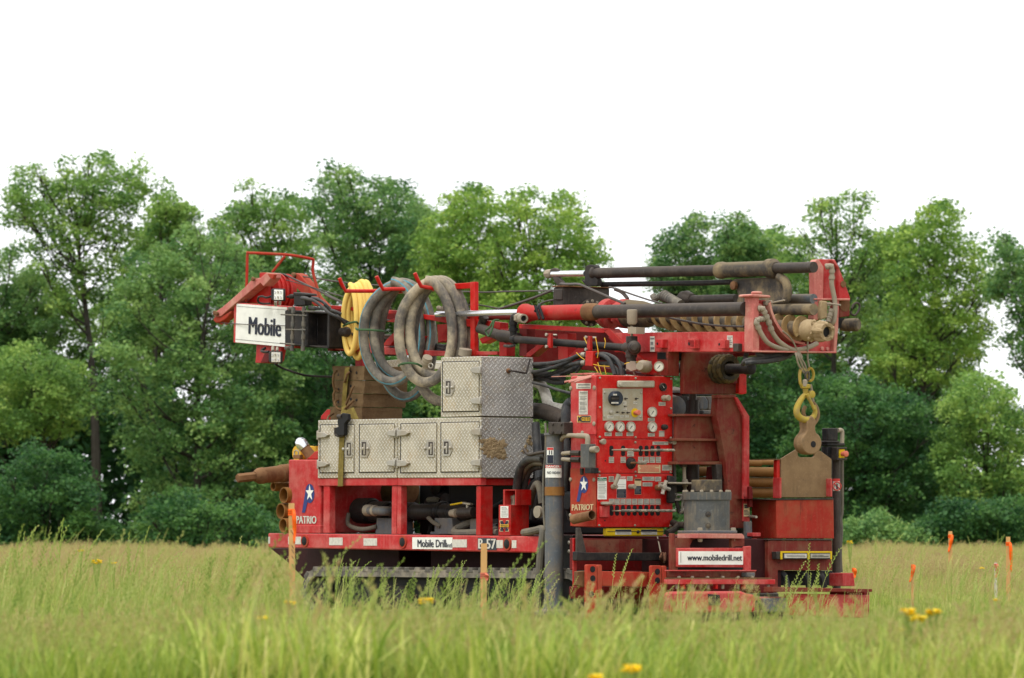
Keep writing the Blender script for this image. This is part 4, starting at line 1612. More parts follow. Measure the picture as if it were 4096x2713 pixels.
mk('engine_pulley', b, A['rust'], rig)
# engine and its clutter inside the body
b = B()
b.box((-3.3, 0.95, deck_z), (-0.9, 1.42, deck_z + 0.62))
b.box((-2.6, 0.8, deck_z + 0.2), (-1.3, 1.4, deck_z + 0.95))
b.box((-1.9, 0.75, deck_z + 0.1), (-0.6, 1.9, deck_z + 0.5))
eng = mk('engine', b, A['void'], rig, 0.03)  # black throughout, painting in the darkness inside the body
R_ = random.Random(12)
for i in range(9):
    k = B()
    x = R_.uniform(-3.0, -1.0)
    z = deck_z + R_.uniform(0.1, 0.55)
    k.lathe((x, 0.93, z), (0, -1, 0), [(0, 0.05), (0.02, R_.uniform(0.06, 0.12)), (0.08, R_.uniform(0.05, 0.11)), (0.1, 0.04)], 14)
    mk('engine_cover', k, A['black'], eng)
for i in range(14):
    k = B()
    x = R_.uniform(-3.2, -0.6)
    z = deck_z + R_.uniform(0.05, 0.5)
    k.tube(cr([(x, 0.8, z), (x + R_.uniform(-.3, .3), 0.7, z + R_.uniform(-.2, .1)), (x + R_.uniform(-.5, .5), 0.75, z - R_.uniform(-.1, .3))], 5), R_.uniform(0.012, 0.026), 8)
    mk('engine_hose', k, A['bhose'], eng)

# ---- red valve box beside the post
b = B()
b.pv('e', [(1437, 348), (1575, 348), (1573, 706), (1433, 706)], 0.0, 0.21)
vb = mk('valve_box', b, A['red'], rig, 0.004)
b = B()
b.pv('e', [(1490, 170), (1508, 172), (1508, 349), (1488, 349)], 0.02, 0.19)
b.pv('e', [(1508, 170), (1640, 170), (1640, 180), (1508, 181)], 0.02, 0.19)
b.pv('e', [(1628, 181), (1641, 181), (1639, 349), (1626, 349)], 0.02, 0.19)
mk('bracket', b, A['red'], vb)
b = B()
for x in (1578, 1618):
    b.lathe(onv('e', x, 350, 0.1), (0, 0, 1), [(0, 0.02), (0.05, 0.018), (0.06, 0.022), (0.085, 0.02), (0.095, 0.006)], 10)
mk('hose_fitting', b, A['tanfit'], vb)


def paper(r, q, plane, at, par, mats, bars, name='label', thick=0.003, bands=()):
    """thin printed label: plate, coloured bands, rows of small illegible print"""
    x0, y0, x1, y1 = q
    e = -1 if plane == 'v' else 1
    b = B()
    b.mat(0)
    plate(b, r, q, plane, at + e * thick, at)
    for (f0, f1, k) in bands:
        b.mat(k)
        plate(b, r, (x0 + 1, y0 + (y1 - y0) * f0, x1 - 1, y0 + (y1 - y0) * f1), plane, at + e * (thick + 0.0012), at + e * thick * 0.9)
    b.mat(1)
    R = random.Random(int(x0 * 7 + y0))
    for (fy, h) in bars:
        if fy < 0:
            continue
        w = R.uniform(0.55, 0.95)
        s = R.uniform(0.06, 0.14)
        plate(b, r, (x0 + (x1 - x0) * s, y0 + (y1 - y0) * fy, x0 + (x1 - x0) * min(0.94, s + w), y0 + (y1 - y0) * (fy + h)), plane, at + e * (thick + 0.0018), at + e * thick * 0.8)
    return mk(name, b, mats, par)


paper('e', (1457, 363, 1547, 498), 'v', 0.0, vb, [A['white'], A['printgrey']], [(0.08, .04), (0.2, .03), (0.3, .03), (0.42, .02), (0.5, .02), (0.58, .02), (0.68, .02), (0.76, .02), (0.86, .02)])


def block_m(r, q, plane, at, par, mats):
    x0, y0, x1, y1 = q
    e = -1 if plane == 'v' else 1
    f = lambda x, y: (x0 + (x1 - x0) * x, y0 + (y1 - y0) * y)
    M_ = [(0, 0), (.28, 0), (.5, .42), (.72, 0), (1, 0), (1, .2), (.93, .2), (.93, .8), (1, .8), (1, 1), (.64, 1), (.64, .8), (.71, .8), (.71, .42), (.5, .8), (.29, .42), (.29, .8), (.36, .8), (.36, 1), (0, 1), (0, .8), (.07, .8), (.07, .2), (0, .2)]
    b = B()
    for i, (sc, k) in enumerate(((1.0, 0), (0.86, 1))):
        pts = [f(.5 + (x - .5) * sc, .5 + (y - .5) * (sc + 0.03 * i)) for x, y in M_]
        (b.mat(k).pv if plane == 'v' else b.mat(k).pu)(r, pts, at + e * (0.003 + 0.002 * i), at + e * 0.001 * (i + 0))
    return b


b = block_m('e', (1447, 528, 1553, 658), 'v', 0.0, vb, None)
plate(b.mat(2), 'e', (1449, 575, 1551, 606), 'v', -0.0075, -0.004)
em = mk('emblem', b, [A['tan'], A['print'], A['amber']], vb)
lettering('e', (1462, 584, 1540, 598), 'v', -0.009, 'MICHIGAN', 0.01, A['print'], vb)

# ---- hoses bundle between cabinets and console
duct = [
 ('h', [(110, 120, 0.9), (160, 150, 0.9), (195, 240, 0.9), (225, 330, 0.85), (300, 360, 0.8), (380, 365, 0.78)], 0.05, 'decal', 'exhaust_pipe'),
 ('h', [(85, 385, 0.8), (180, 390, 0.75), (290, 430, 0.7), (370, 480, 0.7)], 0.075, 'steel', 'air_duct'),
 ('h', [(75, 120, 0.5), (180, 145, 0.45), (300, 185, 0.4), (430, 220, 0.35)], 0.014, 'bhose', 'hose'),
 ('h', [(395, 560, 0.35), (385, 440, 0.35), (400, 340, 0.38), (440, 300, 0.4)], 0.05, 'bhose', 'hose'),
 ('h', [(60, 820, 0.2), (110, 800, 0.1), (190, 800, 0.05)], 0.028, 'bhose', 'hose'),
 ('h', [(-10, 740, 0.12), (30, 790, 0.08), (110, 780, 0.05), (195, 765, 0.0)], 0.014, 'steel', 'hose'),
 ('h', [(-80, 1240, 0.25), (-70, 1050, 0.2), (-30, 900, 0.16), (60, 830, 0.12), (170, 830, 0.08)], 0.04, 'bhose', 'hose'),
 ('h', [(-60, 1240, 0.3), (-40, 1040, 0.26), (10, 920, 0.2), (80, 870, 0.16), (180, 870, 0.1)], 0.03, 'ghose', 'hose'),
 ('h', [(-20, 1180, 0.3), (10, 1020, 0.28), (60, 930, 0.25), (170, 900, 0.2)], 0.03, 'bhose', 'hose'),
 ('h', [(40, 1280, 0.3), (70, 1150, 0.25), (110, 1070, 0.2), (140, 1110, 0.2), (160, 1250, 0.2)], 0.034, 'ghose', 'hose'),
 ('h', [(20, 1260, 0.35), (35, 1150, 0.35), (80, 1060, 0.3), (160, 1020, 0.3)], 0.03, 'bhose', 'hose'),
 ('h', [(80, 1400, 0.4), (110, 1200, 0.4), (130, 1000, 0.45), (120, 800, 0.5), (100, 500, 0.55)], 0.04, 'bhose', 'hose'),
 ('h', [(380, 640, 0.3), (400, 800, 0.3), (385, 1000, 0.3), (400, 1250, 0.35), (430, 1400, 0.4)], 0.03, 'bhose', 'hose'),
]
for r, pts, rr, mt, nm in duct:
    k = B()
    k.tube(path(r, pts), rr, 12)
    mk(nm, k, A[mt], rig)
b = B()
b.lathe(onv('h', 135, 1330, 0.05), (0, -1, 0), [(0, 0.04), (0.0, 0.055), (0.03, 0.055), (0.032, 0.0)], 18)
mk('oil_filter', b, A['tanfit'], rig)
b = B()
b.box((-0.5, 0.5, deck_z), (0.35, 1.0, deck_z + 0.62))
b.box((-0.2, 0.7, deck_z + 0.55), (0.3, 1.3, deck_z + 1.1))
b.lathe((0.05, 0.45, deck_z + 0.3), (0, -1, 0), [(0, 0.16), (0.05, 0.16), (0.08, 0.1), (0.2, 0.09)], 16)
b.lathe((-0.25, 0.42, deck_z + 0.7), (0, 0, 1), [(0, 0.1), (0.25, 0.1), (0.28, 0.06)], 16)
mk('gearbox_housing', b, A['void'], rig, 0.02)

# ---- jack leg beside the console
JV = -0.02
b = B()
top, bot = onv('h', 277, 606, JV), onv('m', 425, 1300, JV)
b.tube([bot, top], 88 * mm('h', top), 22)
jack = mk('jack_leg', b, A['gunmetal'], rig)
b = B()
b.pv('h', [(216, 488), (362, 490), (362, 604), (216, 604)], JV - 0.09, JV + 0.09)
hd = mk('jack_head', b, A['steel'], jack, 0.006)
b = B()
for x, y in ((262, 510), (340, 512), (262, 585), (340, 585)):
    b.lathe(onv('h', x, y, JV - 0.09), (0, -1, 0), [(0, 0.012), (0.012, 0.012)], 6)
mk('bolt', b, A['steel'], jack)
b = B()
R = 88 * mm('h', top)
t2, b2 = onv('h', 277, 1095, JV), onv('h', 277, 1176, JV)
b.tube([b2, t2], R + 0.006, 22)
mk('clamp_band', b, A['ochre'], jack)
b = B()
b.tube([onv('h', 277, 590, JV), onv('h', 277, 612, JV)], R + 0.012, 22)
mk('collar', b, A['gunmetal'], jack)
b = B()
p = Vector((bot.x, JV, 0.0))
b.lathe((bot.x, JV, max(0.02, bot.z - 0.1)), (0, 0, 1), [(0, 0.2), (0.03, 0.2), (0.05, 0.1), (0.12, 0.09)], 20)
mk('jack_foot', b, A['gunmetal'], jack)


def curved(r, q, ax, R, m, par, name='label', inner=None):
    """a label bent round an upright cylinder at axis ax"""
    x0, y0, x1, y1 = q
    b = B()
    N = 10
    cols = []
    for i in range(N + 1):
        f = i / N
        # direction towards the viewer side
        x = x0 + (x1 - x0) * f
        c = onv(r, x, y0, ax.y)
        w = (c.x - ax.x) * UX.x          # sideways offset seen by the camera
        s = max(-0.98, min(0.98, w / R))
        th = math.asin(s)
        # world direction (sin th, -cos th) to machine axes
        d = Vector((math.sin(th), -math.cos(th), 0))
        mu, mv = d.dot(UX), d.dot(VX)
        zt_, zb_ = onv(r, x, y0, ax.y).z, onv(r, x, y1, ax.y).z
        cols.append((Vector((ax.x + mu * R, ax.y + mv * R, zt_)), Vector((ax.x + mu * R, ax.y + mv * R, zb_))))
    for i in range(N):
        b.poly([cols[i][1], cols[i + 1][1], cols[i + 1][0], cols[i][0]])
    return mk(name, b, m, par), cols


def ctext(s, cols, f0, f1, g0, g1, R, ax, m, par, bold=0.02):
    """text bent along the columns of a curved label"""
    vs_, fs = text2d(s, bold)
    b = B()

    def pf(x, y):
        k = (f0 + (f1 - f0) * x) * (len(cols) - 1)
        i = min(len(cols) - 2, int(k))
        tp, bt = cols[i][0].lerp(cols[i + 1][0], k - i), cols[i][1].lerp(cols[i + 1][1], k - i)
        p = bt.lerp(tp, g0 + (g1 - g0) * y)
        d = Vector((p.x - ax.x, p.y - ax.y, 0)).normalized()
        return p + d * 0.004
    put(b, pf, vs_, fs)
    mk('lettering', b, m, par)


JR = R + 0.003
lb, cols = curved('h', (190, 893, 342, 921), top, JR, A['red_print'], jack)
ctext('DANGER !', cols, 0.06, 0.97, 0.15, 0.88, JR, top, A['white'], jack)
lb, cols = curved('h', (190, 921, 342, 1010), top, JR, A['white'], jack)
ctext('NO RIDER!', cols, 0.12, 0.93, 0.38, 0.66, JR, top, A['print'], jack)
lb, cols = curved('h', (204, 729, 266, 878), top, JR, A['white'], jack)
lb, c_ = curved('h', (206, 731, 264, 752), top, JR + 0.002, A['red_print'], jack)
lb, c_ = curved('h', (206, 800, 264, 876), top, JR + 0.002, A['print'], jack)
for x in (222, 244):
    lb, c_ = curved('h', (x, 757, x + 10, 795), top, JR + 0.002, A['print'], jack)

# a hose and thin line up the jack
b = B()
b.tube(path('h', [(190, 500, -0.08), (195, 600, -0.1), (190, 800, -0.1), (172, 1000, -0.1), (172, 1300, -0.1), (188, 1500, -0.1)]), 0.010, 8)
mk('hydraulic_line', b, A['ghose'], jack)
b = B()
b.pv('m', [(505, 440), (655, 440), (655, 1250), (540, 1250), (505, 900)], 0.12, 0.2)
brk = mk('jack_bracket', b, A['black'], rig, 0.006)
b = B()
for x, y in ((628, 535), (628, 645)):
    b.lathe(onv('m', x, y, 0.12), (0, -1, 0), [(0, 0.018), (0.015, 0.018), (0.022, 0.01)], 10)
mk('bolt', b, A['dullchrome'], brk)

# ---- control console
CU = onv('h', 668, 800, 0.0).x
q1 = onu('h', 1384, 800, CU).y
con_z0, con_z1 = onv('h', 668, 1475, 0.0).z, onv('h', 668, 45, 0.0).z
su = onv('h', 426, 800, 0.0).x
b = B()
b.prism([(su, 0, con_z0 + 0.01), (CU - 0.012, 0, con_z0), (CU - 0.012, 0, con_z1), (su, 0, con_z1 - 0.005)],
        [(su, q1, con_z0 + 0.01), (CU - 0.012, q1, con_z0), (CU - 0.012, q1, con_z1), (su, q1, con_z1 - 0.005)])
con = mk('control_console', b, A['red_dusty'], rig, 0.012)
b = B()
b.pv('h', [(428, 110), (664, 62), (664, 606), (428, 606)], -0.006, 0.004)
mk('side_panel', b, A['red_dusty'], con, 0.003)
b = B()
b.pv('h', [(424, 922), (662, 922), (662, 1468), (424, 1462)], -0.006, 0.004)
mk('side_panel', b, A['rust_red'], con, 0.003)
for (y0, y1, m_) in ((52, 644, 'red_clean'), (653, 966, 'red_clean'), (974, 1470, 'red_clean')):
    b = B()
    b.pu('h', [(676, y0), (1384, y0 + (14 if y0 < 60 else 2)), (1382, y1 + 2), (676, y1)], CU, CU - 0.0115)
    mk('front_panel', b, A[m_], con, 0.004)
FU = CU + 0.0003


def rod_u(r, x, y, prof, mats=None, u=None, n=20, name='knob', mat_=None, b=None):
    """turned part standing on the console front; prof in crop pixels (length, radius)"""
    c = onu(r, x, y, FU if u is None else u)
    k = mm(r, c)
    b = b or B()
    b.lathe(c, (1, 0, 0), [(l, rr * k) for l, rr in prof], n)
    return b


for x, y in ((573, 255), (1163, 262), (1748, 272), (573, 742), (1745, 760), (570, 1230), (1160, 1235), (1742, 1245), (1157, 1318)):
    mk('bolt', rod_u('i', x, y, [(0, 19), (0.008, 19), (0.014, 10)], n=10), A['tanfit'], con)
for x, y in ((537, 500), (1100, 500), (1652, 510), (537, 560), (1105, 568), (533, 1340), (1093, 1340), (1645, 1345)):
    mk('bolt', rod_u('j', x, y, [(0, 17), (0.008, 17), (0.014, 9)], n=10), A['tanfit'], con)
b = B()
for x, y in ((100, 425), (487, 418), (102, 1010), (483, 1010), (290, 1163)):
    b.lathe(onv('i', x, y, -0.006), (0, -1, 0), [(0, 0.02), (0.008, 0.02), (0.013, 0.01)], 10)
for x, y in ((92, 620), (458, 625), (88, 1180)):
    b.lathe(onv('j', x, y, -0.006), (0, -1, 0), [(0, 0.018), (0.008, 0.018), (0.013, 0.01)], 10)
mk('bolt', b, A['tanfit'], con)


def gauge(r, x, y, ry, face, bez, needle, ang=0.7, par=None, dirn=(1, 0, 0), c=None):
    c = c or onu(r, x, y, FU)
    k = mm(r, c)
    R = ry * k
    ax = Vector(dirn).normalized()
    e1 = Vector((0, 0, 1)) - ax * ax.z
    e1.normalize()
    e2 = ax.cross(e1) * -1
    if e2.dot(VX * 0 + Vector((0, 1, 0))) < 0 and abs(ax.x) > 0.5:
        e2 = -e2
    b = B()
    b.mat(0).lathe(c, ax, [(0, R), (0.022, R), (0.026, R * 0.95), (0.026, R * 0.84), (0.018, R * 0.82), (0.017, 0.0)], 28)
    b.mat(1).lathe(c + ax * 0.019, ax, [(0, R * 0.81), (0.001, R * 0.81), (0.0012, 0.0)], 24)
    f = c + ax * 0.021
    for i in range(9):
        a = math.radians(-135 + i * 33.75)
        d, s_ = e1 * math.cos(a) + e2 * math.sin(a), -e1 * math.sin(a) + e2 * math.cos(a)
        b.mat(2).poly([f + d * R * 0.62 - s_ * R * .015, f + d * R * 0.62 + s_ * R * .015, f + d * R * 0.74 + s_ * R * .015, f + d * R * 0.74 - s_ * R * .015])
    d, s_ = e1 * math.cos(ang) + e2 * math.sin(ang), -e1 * math.sin(ang) + e2 * math.cos(ang)
    f = f + ax * 0.001
    b.mat(2).poly([f - d * R * 0.55 - s_ * R * .04, f - d * R * 0.55 + s_ * R * .04, f + d * R * 0.3 + s_ * R * .09, f + d * R * 0.3 - s_ * R * .09])
    return mk('gauge', b, [bez, face, needle], par or con)


for x, y in ((717, 1060), (895, 1062), (1073, 1065), (1427, 822), (1427, 1067)):
    gauge('i', x, y, 88, A['face'], A['dullchrome'], A['print'])
gauge('i', 1605, 408, 68, A['void'], A['steel'], A['decal'], 2.4)
for q in ((657, 1157, 770, 1215), (835, 1157, 947, 1215), (1017, 1157, 1128, 1215), (1370, 917, 1482, 975), (1370, 1168, 1482, 1222), (1548, 655, 1660, 715)):
    paper('i', q, 'u', FU, con, [A['greydecal'], A['printgrey']], [(0.2, .14), (0.55, .16)])
paper('i', (1553, 1130, 1640, 1225), 'u', FU, con, [A['greydecal'], A['printgrey']], [(0.12, .1)])
paper('i', (1447, 1308, 1706, 1360), 'u', FU, con, [A['greydecal'], A['printgrey']], [(0.2, .2), (0.58, .2)])
b = B()
b.ru('i', (880, 300, 1490, 415), FU + 0.03, FU)
lamp = mk('lamp_housing', b, A['panelgrey'], con, 0.012)
b = B()
b.ru('i', (905, 318, 1470, 404), FU + 0.036, FU + 0.029)
b.lathe(onu('i', 925, 365, FU + 0.036), (1, 0, 0), [(0, 0.02), (0.008, 0.018)], 12)
mk('lamp_cover', b, A['panelgrey'], con, 0.004)
b = B()
b.ru('i', (625, 430, 1283, 962), FU + 0.005, FU)
gp = mk('instrument_plate', b, A['panelgrey'], con, 0.002)
GU = FU + 0.005
b = B()
for x, y in ((652, 497), (1255, 500), (650, 892), (1247, 902)):
    rod_u('i', x, y, [(0, 18), (0.007, 18), (0.011, 9)], u=GU, n=10, b=b)
mk('bolt', b, A['dullchrome'], con)
b = B()
rod_u('i', 808, 595, [(0, 121), (0.05, 121), (0.056, 112), (0.056, 0)], u=GU, b=b.mat(0))
T = GU + 0.057
for q in ((755, 552, 895, 630),):
    b.mat(1).ru('i', q, T + 0.002, T)
for q in ((800, 520, 825, 545), (832, 520, 857, 545), (768, 655, 793, 680), (798, 655, 823, 680), (830, 655, 855, 680), (860, 655, 883, 680)):
    b.mat(2).ru('i', q, T + 0.003, T)
b.mat(3).ru('i', (770, 580, 885, 612), T + 0.003, T + 0.001)
mk('digital_meter', b, [flat('blue_black_plastic', (42, 50, 62), 0.4), A['void'], A['decal'], A['steel']], con)
b = B()
for x, y, rr in ((990, 600, 18), (1165, 600, 18), (945, 830, 16), (1025, 830, 16), (855, 822, 12), (980, 728, 10)):
    rod_u('i', x, y, [(0, rr), (0.012, rr), (0.014, rr * 0.5), (0.04, rr * 0.45)], u=GU, n=10, b=b)
mk('toggle_switch', b, A['steel'], con)
mk('key_switch', rod_u('i', 752, 822, [(0, 36), (0.02, 36), (0.022, 22), (0.024, 0)], u=GU), A['dullchrome'], con)
for q in ((950, 645, 1015, 700), (1132, 645, 1160, 685), (1166, 645, 1192, 685), (948, 757, 1022, 785), (697, 878, 800, 925), (820, 855, 898, 884), (910, 870, 970, 910), (990, 870, 1020, 908), (1026, 870, 1055, 908)):
    paper('i', q, 'u', GU, con, [A['decal'], A['printgrey']], [(0.35, .18)])
b = B()
rod_u('i', 1152, 832, [(0, 76), (0.004, 76), (0.0045, 0)], u=GU, b=b.mat(0))
rod_u('i', 1152, 832, [(0, 30), (0.03, 30), (0.032, 44), (0.06, 44), (0.064, 38), (0.065, 0)], u=GU + 0.005, b=b.mat(1))
mk('emergency_stop', b, [A['yellow'], A['salmon']], con)
# two stacked throttle knobs, adjuster
b = B()
rod_u('i', 1625, 590, [(0, 50), (0.02, 52), (0.025, 40), (0.03, 22), (0.05, 22), (0.052, 46), (0.075, 50), (0.085, 40), (0.086, 0)], b=b)
mk('knob', b, A['tanfit'], con)
mk('knob', rod_u('i', 1620, 1068, [(0, 46), (0.03, 46), (0.035, 38), (0.05, 38), (0.055, 20), (0.056, 0)]), A['black'], con)
mk('knob', rod_u('i', 590, 1310, [(0, 30), (0.03, 30), (0.032, 48), (0.05, 48), (0.055, 40), (0.056, 0)]), A['tanfit'], con)
mk('knob', rod_u('j', 1650, 38, [(0, 25), (0.045, 25), (0.047, 38), (0.065, 40), (0.07, 32), (0.071, 0)]), A['tanfit'], con)


def slot(x, y0, y1, w, r='j'):
    pts = []
    h = w / 2
    for i in range(9):
        a = math.pi + math.pi * i / 8
        pts.append((x + h * math.cos(a), y0 + h + h * math.sin(a)))
    for i in range(9):
        a = math.pi * i / 8
        pts.append((x + h * math.cos(a), y1 - h + h * math.sin(a)))
    b = B()
    b.pu(r, pts, FU + 0.0015, FU - 0.004)
    mk('lever_slot', b, A['void'], con)  # dark oval plate in place of an open, shaded slot


def lever(x, y, L=0.24, grip=0.09, tone='rubber'):
    c = onu('j', x, y, FU - 0.01)
    b = B()
    b.mat(0).cyl(c, c + Vector((L - grip, 0, 0)), 0.007, 10)
    b.mat(1).lathe(c + Vector((L - grip, 0, 0)), (1, 0, 0), [(0, 0.009), (0.01, 0.014), (grip * 0.5, 0.012), (grip - 0.012, 0.014), (grip, 0.008)], 12)
    mk('lever', b, [A['tanfit'], A[tone]], con)


for x in (728, 912, 1188, 1280, 1370, 1463):
    slot(x, 88, 256, 62)
    lever(x, 168 if x != 728 else 160, tone='tanfit' if x in (728, 1370) else 'rubber')
    paper('j', (x - 38, 266, x + 40, 360), 'u', FU, con, [A['greydecal'], A['printgrey']], [(0.12, .08), (0.36, .05), (0.72, .08)])
paper('j', (978, 135, 1080, 260), 'u', FU, con, [A['greydecal'], A['printgrey']], [(0.1, .07), (0.5, .05), (0.86, .06)])
paper('j', (1145, 392, 1497, 518), 'u', FU, con, [A['tan'], A['red_print']], [(0.08, .1), (0.3, .05), (0.42, .05), (0.56, .05), (0.68, .05), (0.8, .05)])
paper('j', (1525, 392, 1677, 480), 'u', FU, con, [A['greydecal'], A['printgrey']], [(0.2, .1), (0.42, .1), (0.66, .1)])
b = B()
rod_u('j', 1030, 365, [(0, 96), (0.004, 96), (0.006, 86), (0.02, 84), (0.03, 60), (0.045, 52), (0.05, 30), (0.06, 26)], b=b.mat(0))
c = onu('j', 1040, 362, FU + 0.05)
b.mat(1).cyl(c, c + Vector((0.12, 0, 0.0)), 0.010, 10)
b.mat(2).lathe(c + Vector((0.10, 0, 0.0)), (1, 0, 0), [(0, 0.010), (0.01, 0.016), (0.06, 0.019), (0.11, 0.017), (0.12, 0.006)], 14)
mk('joystick', b, [A['black'], A['rust'], A['rubber']], con)
for x in (730, 817, 908, 1000, 1093, 1185, 1275, 1367, 1458):
    slot(x, 1024, 1190, 62)
    lever(x, 1114, 0.26, 0.11)
    paper('j', (x - 38, 924, x + 42, 1015), 'u', FU, con, [A['greydecal'], A['printgrey']], [(0.12, .08), (0.36, .05), (0.72, .08)])
paper('j', (512, 585, 655, 932), 'u', FU, con, [A['white'], A['printgrey'], A['green_print']], [(0.2, .03), (0.3, .016), (0.34, .016), (0.40, .016), (0.46, .016), (0.52, .016), (0.58, .016), (0.66, .016), (0.72, .016), (0.8, .016), (0.86, .016), (0.92, .016)], bands=[(0.02, 0.16, 2)])
lettering('j', (535, 596, 600, 614), 'u', FU + 0.008, 'SAFETY', 0.01, A['white'], con)
lettering('j', (520, 617, 648, 633), 'u', FU + 0.008, 'INSTRUCTIONS', 0.01, A['white'], con)
paper('j', (815, 573, 958, 912), 'u', FU, con, [A['white'], A['printgrey'], A['red_print'], A['print']], [(0.66, .02), (0.72, .02), (0.78, .02), (0.84, .02), (0.9, .02), (0.36, .012), (0.47, .01)], bands=[(0.01, 0.12, 2), (0.585, 0.99, 3)])
lettering('j', (850, 582, 948, 606), 'u', FU + 0.008, 'DANGER', 0.01, A['white'], con)
paper('j', (1093, 608, 1197, 855), 'u', FU, con, [A['tan'], A['printgrey'], A['rust'], A['print']], [(0.52, .03), (0.6, .03), (0.68, .03), (0.76, .03), (0.84, .03)], bands=[(0.01, 0.13, 2), (0.46, 0.98, 3), (0.17, 0.36, 0)])
lettering('j', (1101, 613, 1188, 636), 'u', FU + 0.008, 'WARNING', 0.01, A['void'], con)
for q in ((688, 570, 768, 658), (972, 570, 1060, 640), (1215, 578, 1403, 640), (1415, 578, 1507, 650), (1218, 668, 1370, 728)):
    paper('j', q, 'u', FU, con, [A['greydecal'], A['printgrey']], [(0.15, .1), (0.4, .1), (0.65, .1)])
b = B()
rod_u('j', 745, 735, [(0, 38), (0.03, 38), (0.035, 32), (0.06, 32), (0.061, 0)], b=b.mat(0))
p, q = onu('j', 775, 720, FU + 0.06), onu('j', 845, 545, FU + 0.07)
b.mat(0).tube([p, q], [0.018, 0.022], 10)
mk('valve_handle', b, A['tanfit'], con)
b = B()
rod_u('j', 1015, 732, [(0, 36), (0.06, 38), (0.075, 34), (0.076, 0)], b=b)
mk('knob', b, A['tanfit'], con)
b = B()
rod_u('j', 1440, 748, [(0, 46), (0.05, 46), (0.06, 30), (0.12, 28), (0.125, 0)], b=b.mat(0))
hc = onu('j', 1552, 745, FU + 0.13)
for x, y in ((1588, 640), (1527, 850), (1478, 708), (1642, 778)):
    e = onu('j', x, y, FU + 0.13)
    b.mat(1).tube([hc, e], 0.018, 8)
b.mat(1).lathe(hc - Vector((0.02, 0, 0)), (1, 0, 0), [(0, 0.024), (0.04, 0.024), (0.045, 0)], 12)
mk('valve_wheel', b, [A['rust'], A['dullchrome']], con)
b = B()
b.ru('j', (570, 1042, 703, 1214), FU + 0.03, FU)
sb = mk('switch_box', b, A['red_dusty'], con, 0.005)
b = B()
c = onu('j', 665, 1030, FU + 0.05)
b.lathe(c, (0, 0, 1), [(0, 0.02), (0.012, 0.06), (0.03, 0.062), (0.034, 0.05), (0.035, 0)], 18)
mk('push_cap', b, A['dullchrome'], con)
for x, y in ((632, 328), (532, 953), (625, 1263)):
    mk('screw_hole', rod_u('j', x, y, [(0, 14), (0.001, 14)], n=12), A['void'], con)
# side of the console
paper('i', (185, 343, 423, 435), 'v', -0.006, con, [A['decal'], A['printgrey']], [(0.2, .18), (0.7, .12)])
paper('i', (228, 472, 372, 860), 'v', -0.006, con, [A['decal'], A['printgrey']], [(0.04, .02), (0.08, .02), (0.14, .006), (0.22, .015), (0.28, .015), (0.32, .015), (0.36, .015), (0.46, .015), (0.5, .015), (0.54, .015), (0.58, .015), (0.64, .015), (0.7, .015), (0.74, .015), (0.78, .015), (0.86, .015), (0.92, .015)])
b = B()
plate(b.mat(0), 'i', (198, 880, 426, 991), 'v', -0.010, -0.006)
plate(b.mat(1), 'i', (206, 886, 268, 985), 'v', -0.0115, -0.009)
plate(b.mat(2), 'i', (270, 886, 419, 985), 'v', -0.0115, -0.009)
pl = mk('label', b, [A['tan'], A['amber'], A['print']], con)
b = block_m('i', (212, 895, 264, 975), 'v', -0.0112, con, None)
mk('emblem', b, [A['print'], A['print']], con)
lettering('i', (276, 903, 413, 968), 'v', -0.014, 'GO BLUE', 0.03, A['amber'], con)
emblem('j', lambda x, y: (180 + 184 * x, 567 + 400 * y), 'v', -0.009, con)
lettering('j', [(105, 1012), (447, 1008), (442, 1096), (105, 1110)], 'v', -0.009, 'PATRIOT', 0.02, A['tan'], con)
vb2 = B()
vb2.pv('j', [(241, 64), (372, 64), (372, 438), (241, 436)], -0.085, -0.006)
vbk = mk('valve_block', vb2, A['potgrey'], rig, 0.004)
b = B()
b.lathe(onu('j', 412, 150, onv('j', 372, 150, -0.085).x), (1, 0, 0), [(0, 0.026), (0.04, 0.026), (0.045, 0.03), (0.085, 0.03), (0.087, 0.02), (0.08, 0.018)], 18)
mk('cartridge', b, A['tanfit'], vbk)
b = B()
b.tube(path('i', [(-60, 1280, 0.0), (0, 1215, -0.05), (120, 1205, -0.06), (200, 1210, -0.06)]), 0.020, 12)
b.tube(path('i', [(200, 1210, -0.06), (330, 1215, -0.06), (372, 1235, -0.06), (375, 1350, -0.06)]), 0.024, 12)
mk('hose', b, A['tanfit'], rig)
for y, y2 in ((205, 215), (310, 300)):
    b = B()
    b.mat(0).tube(path('j', [(-40, y2, -0.06), (60, y, -0.06), (110, y, -0.06)]), 0.018, 10)
    b.mat(1).cyl(onv('j', 105, y, -0.06), onv('j', 242, y + 3, -0.06), 0.025, 8)
    mk('hose', b, [A['tanfit'], A['steel']], rig)
b = B()
b.pv('j', [(310, 438), (405, 438), (405, 525), (310, 525)], -0.1, -0.01)
b.lathe(onv('j', 265, 445, -0.04), (0, 0, -1), [(0, 0.02), (0.06, 0.016)], 10)
mk('valve_port', b, A['black'], vbk, 0.004)
p0, p1 = onv('j', 135, 1245, -0.10), onv('j', 425, 1180, -0.10)
ax = (p1 - p0)
sl = thing('drill_sleeve', 'short rusty open pipe sleeve held on the console below the word PATRIOT', 'pipe sleeve', p0)
b = B()
R = 78 * mm('j', p0)
b.pipe(p1, p0, R, R * 0.86, 22)
mk('sleeve_tube', b, A['rust'], sl)
b = B()
b.lathe(p1.lerp(p0, 0.55), p1 - p0, [(0, R * 0.84), (0.01, R * 0.84), (0.011, 0.012), (0.03, 0.012), (0.031, 0)], 18)
mk('sleeve_plug', b, A['void'], sl)
